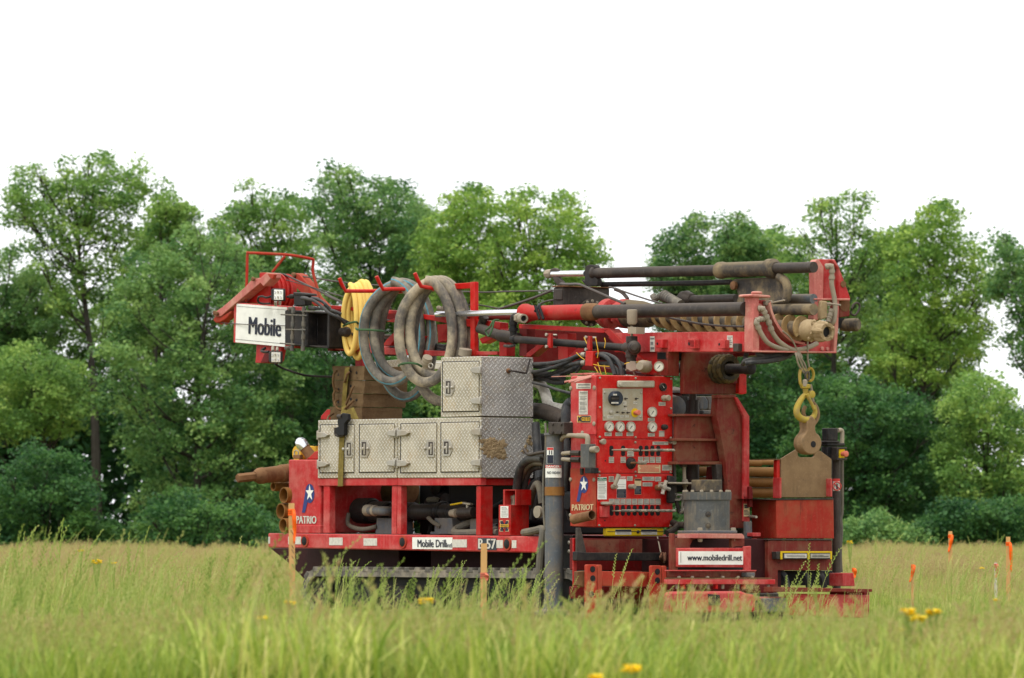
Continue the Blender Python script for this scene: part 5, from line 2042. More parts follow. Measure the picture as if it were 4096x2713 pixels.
# pink fork on top of the console
b = B()
for pts in ([(790, 1384), (925, 1380), (925, 1396), (790, 1398)], [(935, 1378), (1062, 1376), (1062, 1394), (935, 1396)]):
    b.pv('f', pts, 0.1, 0.16)
b.prism([onv('f', 575, 1416, -0.1), onv('f', 870, 1405, 0.05), onv('f', 870, 1415, 0.05), onv('f', 575, 1424, -0.1)], [onv('f', 575, 1416, -0.05), onv('f', 870, 1405, 0.1), onv('f', 870, 1415, 0.1), onv('f', 575, 1424, -0.05)])
for e in ((722, 1480), (770, 1482), (832, 1484)):
    p, q = onv('f', 1055, 1404 + (e[0] - 722) * 0.06, 0.04), onv('f', e[0], e[1], -0.22)
    b.tube([q, p], 0.009, 8)
b.prism([onv('f', 870, 1412, -0.1), onv('f', 1060, 1402, 0.1), onv('f', 1060, 1412, 0.1), onv('f', 850, 1450, -0.15)], [onv('f', 870, 1416, -0.1), onv('f', 1060, 1406, 0.1), onv('f', 1060, 1416, 0.1), onv('f', 850, 1455, -0.15)])
mk('rod_fork', b, A['pink'], rig)
# yellow slope gauges under the console
b = B()
b.mat(0).ru('j', (652, 1382, 1552, 1508), CU - 0.02, CU - 0.08)
lv = mk('slope_gauge', b, A['yellow'], rig, 0.012)
for q in ((790, 1405, 1040, 1486), (1195, 1405, 1445, 1486)):
    paper('j', q, 'u', CU - 0.02, lv, [A['decal'], A['printgrey'], A['print']], [(0.5, .04), (0.62, .04), (0.8, .05)], bands=[(0.02, 0.32, 2)])
b = B()
b.mat(0).ru('j', (670, 1432, 1550, 1440), CU - 0.014, CU - 0.018)
rod_u('j', 1138, 1442, [(0, 24), (0.015, 24), (0.018, 12)], u=CU - 0.02, b=b)
mk('slope_vial', b, A['steel'], lv)
# arm, handle and pendant at the console's far edge
b = B()
b.pu('h', [(1347, 985), (1408, 1000), (1410, 1250), (1345, 1248)], CU + 0.06, CU + 0.02)
mk('grab_handle', b, A['black'], con, 0.01)
b = B()
HV = q1 + 0.03
for pts in ([(1390, 700), (1408, 705), (1424, 1200), (1406, 1200)],):
    b.pu('h', pts, CU + 0.02, CU - 0.02)
b.pu('h', [(1406, 1210), (1425, 1195), (1455, 1310), (1530, 1318), (1532, 1345), (1440, 1345)], CU + 0.02, CU + 0.0)
mk('support_arm', b, A['steel'], con, 0.003)
b = B()
b.ru('h', (1478, 715, 1522, 908), CU + 0.04, CU - 0.01)
pd = mk('remote_pendant', b, A['steel'], con, 0.008)
b = B()
b.ru('h', (1440, 720, 1456, 840), CU + 0.02, CU - 0.01)
b.tube(cr([onu('h', 1490, 905, CU), onu('h', 1492, 1000, CU), onu('h', 1500, 1140, CU)], 3), 0.016, 10)
c = onu('h', 1498, 1060, CU)
b.lathe(c - Vector((0, 0, 0.06)), (0, 0, 1), [(0.02, 0.01), (0.03, 0.025), (0.06, 0.034), (0.09, 0.025), (0.1, 0.01)], 16)
mk('pendant_stalk', b, A['tanfit'], con)
paper('h', (1481, 722, 1518, 780), 'u', CU + 0.041, con, [A['decal'], A['void']], [(0.42, .16), (0.7, .16)])


def chain_link(b, c, d, L, W, rr, twist):
    """one oval link centred c, long axis d"""
    d = d.normalized()
    s_ = d.cross(Vector((0.3, 1, 0.1))).normalized()
    if twist:
        s_ = d.cross(s_)
    pts = []
    for i in range(14):
        a = 6.283 * i / 14
        x, y = math.cos(a), math.sin(a)
        pts.append(c + d * (L / 2 * (abs(x) ** 0.6) * (1 if x > 0 else -1)) + s_ * (W / 2 * (abs(y) ** 0.8) * (1 if y > 0 else -1)))
    b.tube(pts, rr, 7, closed=True)


ch = thing('chain', 'short loop of steel chain hanging on the arm beside the console', 'chain', onu('h', 1470, 1330, CU))
cps = [(1418, 1190), (1455, 1190), (1488, 1205), (1500, 1255), (1478, 1300)]
for i in range(len(cps)):
    k = B()
    a_ = onu('h', *cps[i], CU + 0.04)
    n_ = onu('h', *cps[min(i + 1, 4)], CU + 0.04) - onu('h', *cps[max(i - 1, 0)], CU + 0.04)
    chain_link(k, a_, n_, 0.10, 0.055, 0.010, i % 2)
    mk('chain_link', k, A['dullchrome'], ch)
b = B()
b.tube(path('h', [(1380, 1430, 0.86), (1430, 1450, 0.86), (1500, 1452, 0.86)]), 0.03, 12)
b.lathe(onv('h', 1500, 1452, 0.86), (1, 0.2, 0), [(0, 0.022), (0.03, 0.022), (0.035, 0.014), (0.05, 0.014)], 10)
b.tube(path('h', [(1330, 1530, 0.7), (1400, 1490, 0.8), (1440, 1450, 0.86)]), 0.03, 10)
mk('jib_pivot', b, A['steel'], rig)

# ================================================================ rear frame
def ubox(name, r, pts, u0, u1, m, par=None, bev=0.006, **kw):
    b = B()
    if len(pts) == 4 and not isinstance(pts[0], tuple):
        b.ru(r, pts, u0, u1)
    else:
        b.pu(r, pts, u0, u1)
    return mk(name, b, A[m] if isinstance(m, str) else m, par or rig, bev, **kw)


def vbox(name, r, pts, v0, v1, m, par=None, bev=0.006, **kw):
    b = B()
    if len(pts) == 4 and not isinstance(pts[0], tuple):
        b.rv(r, pts, v0, v1)
    else:
        b.pv(r, pts, v0, v1)
    return mk(name, b, A[m] if isinstance(m, str) else m, par or rig, bev, **kw)


ubox('step_arm', 'm', [(718, 350), (765, 350), (835, 660), (716, 660)], 1.0, 0.97, 'steel')
ubox('step_bar', 'm', [(714, 648), (830, 660), (1800, 662), (1800, 765), (714, 762)], 1.05, 0.98, 'black')
ubox('battery_box', 'm', [(672, 478), (1536, 490), (1530, 890), (672, 880)], 0.80, 0.74, 'red_dark')
ubox('box_lid', 'm', [(800, 500), (1536, 492), (1534, 700), (830, 700)], 0.812, 0.80, 'red_brown', bev=0.003)
rg = thing('rag', 'brown rag draped over the end of the black step bar', 'rag', onu('m', 1850, 800, 1.06))
b = B()
NXr, NYr = 12, 7
for i in range(NXr + 1):
    for j in range(NYr + 1):
        f, g_ = i / NXr, j / NYr
        x = 1762 + 192 * f
        yt = 655 + 4 * f
        yb = 700 + 125 * math.sin(math.pi * min(1, f * 0.75 + 0.15)) - 20 * f
        y = yt + (yb - yt) * g_
        p = onu('m', x, y, 1.06 + 0.025 * math.sin(f * 22 + g_ * 2.0) + 0.05 * math.sin(g_ * 2.6))
        b.v.append(p)
for i in range(NXr):
    for j in range(NYr):
        a_ = i * (NYr + 1) + j
        b.face((a_, a_ + 1, a_ + NYr + 2, a_ + NYr + 1))
ro = mk('rag_cloth', b, A['rag'], rg)
sm_ = ro.modifiers.new('thickness', 'SOLIDIFY')
sm_.thickness = 0.012
b = B()
b.tube([onu('m', 1722, 460, 0.9), onu('m', 1745, 560, 1.0), onu('m', 1765, 660, 1.06)], 0.006, 6)
mk('rag_string', b, A['tanfit'], rg)
for x0, x1, y0 in ((838, 968, 810), (974, 1032, 812), (1648, 1778, 822), (1786, 1840, 826)):
    ubox('clevis_plate', 'm', [(x0, y0 + 12), (x0 + 10, y0), (x1 - 14, y0), (x1, y0 + 14), (x1, 1500), (x0, 1500)], 1.62, 1.58, 'rust_red', bev=0.01)
b = B()
for x, y in ((910, 870), (912, 985), (893, 1182), (1722, 900), (1722, 1010)):
    b.lathe(onu('m', x, y, 1.62), (1, 0, 0), [(0, 0.028), (0.004, 0.028), (0.005, 0.0)], 12)
mk('pin_hole', b, A['void'], rig)
ubox('cross_beam', 'm', [(1032, 895), (1650, 905), (1650, 1090), (1032, 1082)], 1.52, 1.38, 'rust_red')
ubox('cross_beam', 'm', [(700, 1085), (1840, 1090), (1840, 1240), (700, 1240)], 1.30, 1.2, 'red_dark')
ubox('bump_stop', 'm', [(718, 898), (838, 890), (838, 1060), (800, 1098), (716, 1070)], 1.56, 1.51, 'rust')
ubox('side_plate', 'm', [(670, 480), (716, 480), (716, 1420), (670, 1420)], 0.95, 0.93, 'red')
ubox('frame_post', 'm', [(1405, 890), (1530, 890), (1530, 1350), (1405, 1350)], 1.25, 1.15, 'red_dark')
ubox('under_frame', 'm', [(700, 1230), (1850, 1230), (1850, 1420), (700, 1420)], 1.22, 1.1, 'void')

# base with slide rails
ubox('base_beam', 'l', [(70, 985), (120, 965), (860, 960), (920, 985), (1010, 1000), (1010, 1180), (70, 1190)], 1.90, 1.84, 'red_dusty', bev=0.02)
ubox('beam_socket', 'l', [(510, 990), (630, 1000), (640, 1110), (520, 1110)], 1.912, 1.90, 'black', bev=0.004)
ubox('base_link', 'l', [(1010, 1020), (1330, 1020), (1330, 1060), (1010, 1060)], 1.88, 1.75, 'pink')
ubox('bearing_block', 'l', [(1088, 1035), (1338, 1030), (1338, 1182), (1108, 1185)], 1.93, 1.88, 'gunmetal', bev=0.012)
ubox('base_beam', 'l', [(1340, 985), (2208, 1000), (2195, 1245), (1345, 1215)], 1.92, 1.86, 'red_dusty', bev=0.008)
ubox('base_plate', 'l', [(1185, 915), (2235, 938), (2235, 968), (1185, 968)], 1.98, 1.85, 'red_brown', bev=0.004)
ubox('base_plate', 'l', [(40, 1180), (1400, 1180), (1400, 1300), (40, 1300)], 1.7, 1.2, 'void')
ubox('gusset', 'l', [(2150, 968), (2206, 968), (2200, 1240), (2180, 1240)], 1.7, 1.2, 'red_dark')
ubox('jack_pad_bracket', 'l', [(1925, 770), (2035, 768), (2055, 908), (1925, 908)], 1.5, 1.3, 'red_dusty')
ubox('slide_rail', 'l', [(68, 838), (1215, 838), (1215, 888), (68, 888)], 1.86, 1.82, 'red_dusty', bev=0.004)
ubox('slide_rail', 'l', [(78, 820), (1180, 820), (1180, 836), (78, 836)], 1.84, 1.80, 'rust', bev=0.003)
ubox('slide_rail', 'l', [(78, 742), (1010, 740), (1000, 815), (78, 812)], 1.62, 1.5, 'red_brown', bev=0.004)
ubox('base_void', 'l', [(190, 712), (930, 712), (930, 770), (190, 770)], 1.58, 1.2, 'void')  # dark box filling the open gap, stands for its shade
ubox('foot_block', 'l', [(920, 765), (1000, 765), (1000, 812), (920, 812)], 1.72, 1.63, 'gunmetal')
b = B()
for x in (200, 340, 500, 660, 820, 970):
    b.lathe(onu('l', x, 818, 1.78), (0, 0, 1), [(0, 0.016), (0.012, 0.016), (0.014, 0.008)], 6)
mk('bolt', b, A['tanfit'], rig)
b = B()
for x in (180, 340, 505, 660, 820, 1140, 965):
    b.lathe(onu('l', x, 910, 1.82), (0, 0, -1), [(-0.03, 0.014), (0.02, 0.014), (0.024, 0.008)], 6)
mk('bolt', b, A['tanfit'], rig)
for x in (255, 598, 892):
    ubox('rail_lug', 'l', [(x - 12, 888), (x + 14, 888), (x + 14, 936), (x - 12, 936)], 1.84, 1.8, 'red_clean', bev=0.003)
ubox('frame_void', 'l', [(70, 888), (1200, 888), (1200, 980), (70, 980)], 1.6, 1.2, 'red_dark')

# sign beam
fr = ubox('sign_beam', 'l', [(190, 506), (880, 504), (880, 712), (190, 708)], 1.70, 1.66, 'red_dusty', bev=0.008)
ubox('frame_post', 'l', [(880, 490), (962, 484), (962, 748), (886, 750)], 1.715, 1.69, 'red_dusty', bev=0.008)
ubox('frame_post', 'l', [(118, 352), (164, 356), (164, 470), (190, 505), (190, 750), (118, 750)], 1.66, 1.62, 'red_brown', bev=0.006)
ubox('frame_foot', 'l', [(78, 738), (1015, 738), (1015, 750), (78, 750)], 1.80, 1.76, 'red_dusty', bev=0.002)
b = B()
plate(b, 'l', [(200, 540), (876, 542), (875, 682), (199, 682)], 'u', 1.706, 1.699)
sg = mk('sign_plate', b, A['white'], rig, label='white sign on the rear beam reading www.mobiledrill.net')
lettering('l', [(288, 574), (866, 578), (866, 640), (288, 638)], 'u', 1.709, 'www.mobiledrill.net', 0.03, A['print'], sg)
paper('l', (218, 550, 222, 660), 'u', 1.706, sg, [A['printgrey'], A['printgrey']], [], name='printed_line', thick=0.002)

# drive pot, flanges and legs
pc = onu('l', 465, 330, 1.33)
px_ = Vector((1.33, pc.y + 0.03, 0))
zb, zt2 = onu('l', 465, 335, 1.33).z, onu('k', 465, 1225, 1.33).z
RP = 240 * mm('k', Vector((1.33, pc.y, 0)))
b = B()
b.lathe((px_.x, px_.y, zb), (0, 0, 1), [(0, RP), (zt2 - zb - 0.075, RP), (zt2 - zb - 0.07, RP * 1.07), (zt2 - zb, RP * 1.08), (zt2 - zb + 0.002, RP * 0.3)], 36)
pot = mk('drive_pot', b, A['potgrey'], rig)
b = B()
for i in range(14):
    a_ = 6.283 * i / 14
    b.lathe((px_.x + RP * 0.98 * math.cos(a_), px_.y + RP * 0.98 * math.sin(a_), zt2), (0, 0, 1), [(0, 0.016), (0.014, 0.016), (0.018, 0.008)], 6)
mk('bolt', b, A['tanfit'], pot)
b = B()
b.box((px_.x - 0.1, px_.y - 0.1, zt2 + 0.003), (px_.x + 0.1, px_.y + 0.1, zt2 + 0.11))
mk('pot_cap', b, A['mudsteel'], pot, 0.008)
b = B()
for x, y in ((490, 152), (492, 272)):
    w_ = Vector((math.sin(0.02), -1, 0))
    mu_, mv_ = w_.dot(UX), w_.dot(VX)
    p = Vector((px_.x + mu_ * (RP - 0.004), px_.y + mv_ * (RP - 0.004), onu('l', x, y, 1.33).z))
    b.lathe(p, (mu_, mv_, 0), [(0, 0.026), (0.006, 0.026), (0.008, 0.013), (0.018, 0.012), (0.019, 0)], 14)
mk('grease_plug', b, A['mudsteel'], pot)
ubox('pot_flange', 'l', [(400, 322), (815, 322), (815, 350), (400, 350)], 1.66, 1.36, 'gunmetal', bev=0.006)
fl = ubox('mounting_plate', 'l', [(398, 354), (868, 356), (890, 384), (890, 410), (760, 406), (398, 404)], 1.72, 1.42, 'pink', bev=0.005)
b = B()
for x in (422, 772):
    b.lathe(onu('l', x, 322, 1.62), (0, 0, 1), [(0, 0.024), (0.022, 0.024), (0.025, 0.014)], 6)
    b.lathe(onu('l', x, 408, 1.66), (0, 0, -1), [(0, 0.022), (0.022, 0.022), (0.03, 0.014)], 6)
mk('bolt', b, A['tanfit'], fl)
ubox('arch_leg', 'l', [(165, 400), (395, 404), (345, 425), (318, 480), (318, 508), (165, 502)], 1.60, 1.57, 'red_brown', bev=0.004)
ubox('arch_leg', 'l', [(755, 408), (890, 408), (888, 490), (800, 490), (760, 508), (752, 470)], 1.68, 1.64, 'red_brown', bev=0.004)
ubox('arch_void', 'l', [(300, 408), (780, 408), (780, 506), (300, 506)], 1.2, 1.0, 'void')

# drill tower
ubox('tower_crossbar', 'k', [(165, 432), (650, 432), (650, 905), (165, 905)], 0.90, 0.86, 'red_brown', bev=0.006)
for y0, y1 in ((408, 432), (664, 690), (905, 935)):
    ubox('crossbar_flange', 'k', [(165, y0), (690, y0 + 4), (690, y1 + 3), (165, y1)], 0.96, 0.84, 'red_brown', bev=0.004)
tw = ubox('tower_column', 'k', [(605, 245), (775, 238), (775, 240), (932, 435), (934, 1335), (944, 1600), (720, 1600), (715, 1230), (690, 1000), (690, 935), (650, 700), (590, 420)], 1.02, 0.93, 'red_brown', bev=0.01)
ubox('column_cheek', 'k', [(780, 232), (812, 234), (935, 433), (935, 1330), (874, 1330), (874, 430)], 1.05, 1.021, 'red_dusty', tw, bev=0.004)
ubox('column_cap', 'k', [(600, 205), (800, 205), (800, 240), (600, 246)], 1.04, 0.95, 'red_brown', tw)
ubox('column_foot', 'l', [(880, -40), (944, -40), (944, 228), (882, 228)], 1.05, 1.02, 'red_dusty', tw, bev=0.004)
paper('k', (876, 1348, 936, 1480), 'u', 1.055, tw, [A['tan'], A['print']], [(0.08, .1), (0.2, .14), (0.5, .05), (0.6, .05), (0.7, .05), (0.8, .05)])
ubox('column_shoe', 'l', [(905, 228), (970, 228), (972, 410), (905, 410)], 1.12, 1.08, 'gunmetal')
b = B()
b.tube([onu('l', 940, 170, 1.06), onu('l', 1015, 180, 1.2)], 0.012, 8)
mk('lock_pin', b, A['dullchrome'], rig)
ubox('brace', 'k', [(500, 960), (610, 940), (590, 1220), (480, 1220)], 0.78, 0.76, 'red_dark')
ubox('brace', 'k', [(590, 935), (652, 935), (655, 1225), (610, 1225)], 0.98, 0.9, 'steel')
b = B()
p, q = onu('k', 342, 405, 0.65), onu('k', 342, 265, 0.65)
b.cyl(onu('k', 342, 1225, 0.65), q, 68 * mm('k', p), 20)
b.cyl(q, onu('k', 342, 190, 0.65), 40 * mm('k', p), 16)
mk('lift_cylinder', b, A['steel'], rig)
b = B()
b.pu('k', [(415, 225), (475, 222), (502, 270), (502, 360), (415, 365)], 0.45, 0.1)
b.pu('k', [(475, 225), (600, 222), (600, 370), (505, 368), (505, 270)], 0.2, -0.2)
b.pu('k', [(450, 365), (580, 372), (575, 412), (450, 412)], 0.3, 0.0)
mk('hydraulic_manifold', b, A['gunmetal'], rig, 0.01)
b = B()
b.pu('k', [(240, 220), (290, 220), (290, 405), (240, 405)], 0.4, 0.3)
b.pu('k', [(235, 200), (560, 200), (560, 218), (235, 218)], 0.1, 0.0)
mk('manifold_frame', b, A['black'], rig, 0.004)
b = B()
b.pu('k', [(105, 185), (232, 185), (232, 405), (105, 405)], 0.2, -0.3)
mk('tank_side', b, A['red_dark'], rig)
b = B()
b.lathe(onu('k', 150, 190, 0.1), (0, 0, 1), [(0, 0.16), (0.02, 0.15), (0.05, 0.05), (0.06, 0)], 20)
b.lathe(onu('k', 110, 340, 0.4), (1, 0, 0), [(0, 0.12), (0.1, 0.1), (0.12, 0)], 20)
mk('air_filter', b, A['gunmetal'], rig)
ubox('deck_shelf', 'k', [(100, 1120), (520, 1130), (520, 1146), (100, 1140)], 1.0, 0.7, 'tanfit')
ubox('lower_void', 'k', [(100, 1150), (700, 1150), (700, 1225), (100, 1225)], 0.6, 0.3, 'void')

# upper column under the mast and sprocket shaft
uc = ubox('mast_pivot', 'g', [(-40, 1165), (540, 1165), (540, 1610), (500, 1615), (-40, 1612)], 0.92, 0.86, 'red_brown', bev=0.006)
ubox('pivot_plate', 'g', [(425, 1170), (542, 1170), (542, 1500), (470, 1500), (425, 1400)], 1.0, 0.925, 'red_dark')
ubox('stop_block', 'k', [(828, -45), (905, -40), (907, 195), (860, 205), (825, 195)], 1.0, 0.95, 'red_clean')
sp = onu('g', 395, 1342, 1.06)
b = B()
RS = 130 * mm('g', sp)
ax = Vector((1, 0.0, 0)).normalized()
b.mat(0).pipe(sp + ax * 0.09, sp - ax * 0.09, RS * 0.94, RS * 0.66, 28)
sk = mk('chain_sprocket', b, A['greasy'], rig)
e1, e2 = Vector((0, 0, 1)), ax.cross(Vector((0, 0, 1)))
for i in range(18):
    a_ = 6.283 * i / 18
    k = B()
    d = e1 * math.cos(a_) + e2 * math.sin(a_)
    t_ = -e1 * math.sin(a_) + e2 * math.cos(a_)
    for o_ in (-0.065, 0.0, 0.065):
        k.tube([sp + d * RS * 0.98 + t_ * RS * 0.17 + ax * o_, sp + d * RS * 1.04 + ax * o_, sp + d * RS * 0.98 - t_ * RS * 0.17 + ax * o_], 0.024, 7)
    mk('chain_link', k, A['greasy'], sk)
b = B()
vsh = sp.y - 0.02
b.tube([onv('f', 1870, 1316, vsh), onv('g', 0, 1336, vsh), onv('g', 640, 1342, vsh)], 0.046, 16)
b.lathe(onv('g', 632, 1342, vsh), (1, 0, 0), [(0, 0.046), (0, 0.052), (0.08, 0.054), (0.085, 0.045), (0.086, 0)], 20)
mk('pipe_shaft', b, A['black'], rig)
b = B()
b.tube([onv('f', 1880, 1190, 0.9), onv('f', 2050, 1185, 0.95)], 0.05, 10)
b.tube([onv('f', 1880, 1250, 0.9), onv('f', 1990, 1180, 0.9)], 0.03, 8)
mk('pipe_shaft', b, A['void'], rig)

# boxes on the far corner
BU = 1.25
cxx = onu('k', 1215, 1320, BU).y
b = B()
fr_ = [(1215, 1308), (1815, 1300), (1822, 1712), (1218, 1709)]
a_ = [onu('k', x, y, BU) for x, y in fr_]
b.prism(a_, [Vector((BU - 0.36, p.y, p.z)) for p in a_])
b1 = mk('storage_box', b, A['rust_red'], rig, 0.006)
ubox('box_rim', 'k', [(970, 1296), (1815, 1290), (1816, 1306), (1212, 1310), (1205, 1310)], BU + 0.01, BU - 0.36, 'steel', b1, 0.003)
b = B()
a_ = [onu('l', x, y, 1.35) for x, y in [(1140, 428), (1812, 426), (1815, 742), (1242, 742), (1242, 975), (1140, 975)]]
b.prism(a_, [Vector((1.35 - 0.28, p.y, p.z)) for p in a_])
b2 = mk('storage_box', b, A['red_brown'], rig, 0.006)
ubox('box_rim', 'l', [(1135, 412), (1820, 412), (1820, 426), (1135, 424)], 1.36, 1.07, 'steel', b2, 0.003)
ubox('box_void', 'l', [(1245, 745), (1815, 745), (1815, 900), (1245, 900)], 1.15, 1.0, 'void')  # dark filler painted as the shade beneath the storage box
for x0 in (1250, 1480, 1640):
    k = B()
    k.tube(cr([onu('l', x0, 750, 1.25), onu('l', x0 + 60, 800, 1.3), onu('l', x0 + 90, 920, 1.3)], 5), 0.03, 8)
    mk('hose', k, A['bhose'], rig)
ubox('slope_gauge', 'l', [(1225, 545), (1810, 540), (1812, 625), (1228, 625)], 1.42, 1.351, 'steel', bev=0.004)
sgau = bpy.data.objects[[o.name for o in rig.children if o.name.startswith('slope_gauge')][-1]]
for q in ((1270, 540, 1290, 626), (1555, 540, 1578, 626), (1795, 540, 1812, 626)):
    ubox('gauge_frame', 'l', q, 1.428, 1.4205, 'yellow', sgau, 0.002)
ubox('gauge_frame', 'l', (1290, 540, 1795, 558), 1.426, 1.4205, 'yellow', sgau, 0.002)
paper('l', (1310, 566, 1545, 612), 'u', 1.4205, sgau, [A['decal'], A['printgrey']], [(0.3, .1), (0.6, .12)])
paper('l', (1585, 566, 1790, 612), 'u', 1.4205, sgau, [A['greydecal'], A['void']], [(0.3, .1), (0.6, .12)])
for i in range(3):
    k = B()
    k.tube(cr([onu('l', 1050 - i * 14, 520, 1.15), onu('l', 1040 - i * 12, 580, 1.22), onu('l', 985 - i * 4, 690, 1.25)], 5), 0.016, 8)
    mk('hose', k, A['ghose'], rig)
ubox('side_bracket', 'l', [(975, 345), (1062, 345), (1062, 386), (975, 386)], 1.2, 1.1, 'red_dusty')
ubox('rod_post', 'k', [(1222, 892), (1255, 885), (1255, 1290), (1220, 1290)], 1.22, 1.17, 'red_clean', bev=0.004)
ubox('rod_post', 'k', [(936, 1165), (962, 1168), (972, 1210), (972, 1380), (936, 1385)], 1.14, 1.1, 'red_dark')
ubox('post_cap', 'k', [(1118, 880), (1262, 878), (1262, 888), (1118, 888)], 1.24, 1.0, 'rust', bev=0.002)
ubox('plate_bracket', 'k', [(1252, 1075), (1272, 1075), (1272, 1285), (1252, 1290)], 1.3, 1.2, 'red_dusty', bev=0.003)
ubox('plate_bracket', 'k', [(1785, 1085), (1802, 1085), (1802, 1275), (1785, 1270)], 1.3, 1.2, 'red_dusty', bev=0.003)

# drill rods lying on the far side
RGRP = 'drill rods lying in the rear rack'
for i, (y, rr, uu, lb) in enumerate(((925, 34, 0.55, 'thin upper drill rod with an open end in the rear rack'), (915, 26, 0.45, 'thin drill rod along the top of the rear rack'), (1015, 50, 0.60, 'thick ochre drill rod just below the thin ones in the rear rack'),
                                     (1125, 52, 0.58, 'thick brown drill rod in the middle of the rear rack'), (1232, 52, 0.56, 'lowest shaded drill rod in the rear rack'))):
    c = onu('k', 1050, y, uu)
    R = rr * mm('k', c)
    k = B()
    lo, hi = c.y - 0.75, c.y + (0.0 if i == 0 else 0.16)
    k.pipe((uu, hi, c.z), (uu, lo, c.z), R, R * 0.8, 18)
    o = mk('drill_rod', k, A['ochre'], None, label=lb, cat='drill rod', group=RGRP)
# rods and drive cap across the front
for i, (x, y, rr, lb) in enumerate(((430, 462, 42, 'open ochre rod end just under the rusty hex drive'), (525, 540, 72, 'open rod end second below the hex drive beside the tank'), (497, 682, 70, 'open rod end third below the hex drive beside the tank'),
                                    (552, 640, 56, 'open rod end wedged between two others against the tank'), (520, 810, 66, 'lowest open rod end resting on the rail beside the tank'))):
    vv = -0.02 if i != 3 else 0.08
    c = onv('d', x, y, vv)
    R = rr * mm('d', c)
    k = B()
    k.pipe(c, c + Vector((0, 1.5, 0)), R, R * 0.86, 20)
    mk('drill_rod', k, A['ochre'], None, label=lb, cat='drill rod', group='drill rods stacked across the front of the rig')
hx0 = onv('d', 500, 345, 0.0)
U4 = hx0.x
ob_ = thing('hex_drive', 'rusty hexagonal drive adapter sticking out past the tank', 'drive adapter', onu('d', 420, 430, U4))
p0, p1, p2, p3, p4 = [onu('d', x, y, U4) for x, y in ((112, 388), (262, 372), (300, 366), (420, 355), (640, 335))]
k = B()
ax = (p1 - p0).normalized()
k.lathe(p0, ax, [(0, 0.040), (0.006, 0.044), ((p1 - p0).length, 0.044)], 6)
mk('hex_end', k, A['rust'], ob_)
k = B()
L = (p4 - p1).length
k.lathe(p1 - ax * 0.0, ax, [(0, 0.05), (0.02, 0.06), (0.05, 0.078), (0.10, 0.082), (0.11, 0.076), (0.3, 0.08), (0.31, 0.088), (L + 0.6, 0.088)], 24)
mk('drive_body', k, A['rust'], ob_)

# breakout plate standing on the storage box
b = B()
out = [(1268, 876), (1440, 770), (1445, 800), (1440, 820), (1445, 848), (1465, 862), (1600, 862), (1618, 845), (1612, 800), (1680, 795), (1795, 880), (1795, 1270), (1785, 1282), (1275, 1282), (1266, 1270)]
b.pu('k', out, 1.235, 1.215)
b.pu('k', [(1441, 770), (1480, 768), (1640, 780), (1680, 794), (1611, 799), (1600, 812), (1460, 812), (1446, 800)], 1.235, 1.215)
mk('steel_plate', b, A['plate'], None, 0.004, label='rusty steel carrying plate with a slotted handle hole standing on the red box', cat='steel plate')

# jack leg on the far corner
JU, = (1.05,)
jt, jb = onu('k', 1842, 890, JU), onu('l', 1870, 930, JU)
b = B()
b.cyl(Vector((JU, jt.y, max(0.02, jb.z - 0.3))), jt + Vector((0, 0, 0.05)), 46 * mm('k', jt), 18)
jk = mk('jack_leg', b, A['steel'], rig)
b = B()
for q, u0_, u1_ in (((1755, 556, 1862, 688), JU + 0.05, JU - 0.04), ((1745, 688, 1880, 712), JU + 0.07, JU - 0.04), ((1750, 712, 1935, 742), JU + 0.06, JU - 0.04), ((1750, 745, 1860, 892), JU + 0.05, JU - 0.04)):
    b.ru('k', q, u0_, u1_)
mk('jack_head', b, A['black'], jk, 0.008)
b = B()
b.tube(cr([onu('k', 1862, 580, JU + 0.02), onu('k', 1900, 582, JU + 0.02), onu('k', 1905, 640, JU + 0.02), onu('k', 1903, 720, JU + 0.02)], 5), 0.020, 10)
mk('hose_fitting', b, A['tanfit'], jk)
b = B()
b.tube(cr([onu('k', 1903, 890, JU), onu('k', 1902, 1400, JU), onu('l', 1900, 200, JU), onu('l', 1908, 320, JU), onu('l', 1896, 560, JU), onu('l', 1905, 760, JU)], 5), 0.018, 10)
mk('hose', b, A['ghose'], jk)
ubox('switch_guard', 'k', [(1850, 755), (1958, 755), (1958, 775), (1870, 775), (1870, 870), (1958, 870), (1958, 892), (1850, 892)], JU + 0.13, JU + 0.02, 'steel', jk, 0.004)
ubox('stop_switch_box', 'k', (1872, 772, 1935, 875), JU + 0.12, JU + 0.02, 'yellow', jk, 0.01)
b = B()
c = onu('k', 1905, 826, JU + 0.12)
b.lathe(c, (1, 0, 0), [(0, 0.02), (0.03, 0.02), (0.032, 0.027), (0.06, 0.028), (0.065, 0.02), (0.066, 0)], 18)
mk('stop_button', b, A['salmon'], jk)
b = B()
JR2 = 46 * mm('k', jt) + 0.002
axj = Vector((JU, jt.y, 0))


def curved_u(r, q, m):
    x0, y0, x1, y1 = q
    z0, z1 = onu(r, x0, y1, JU).z, onu(r, x0, y0, JU).z
    b = B()
    N = 8
    pr = None
    for i in range(N + 1):
        th = math.radians(-50 + 100 * i / N)
        d = Vector((math.sin(th), -math.cos(th), 0))
        p = axj + Vector((d.dot(UX), d.dot(VX), 0)) * m
        if pr is not None:
            b.poly([Vector((pr.x, pr.y, z0)), Vector((p.x, p.y, z0)), Vector((p.x, p.y, z1)), Vector((pr.x, pr.y, z1))])
        pr = p
    return b


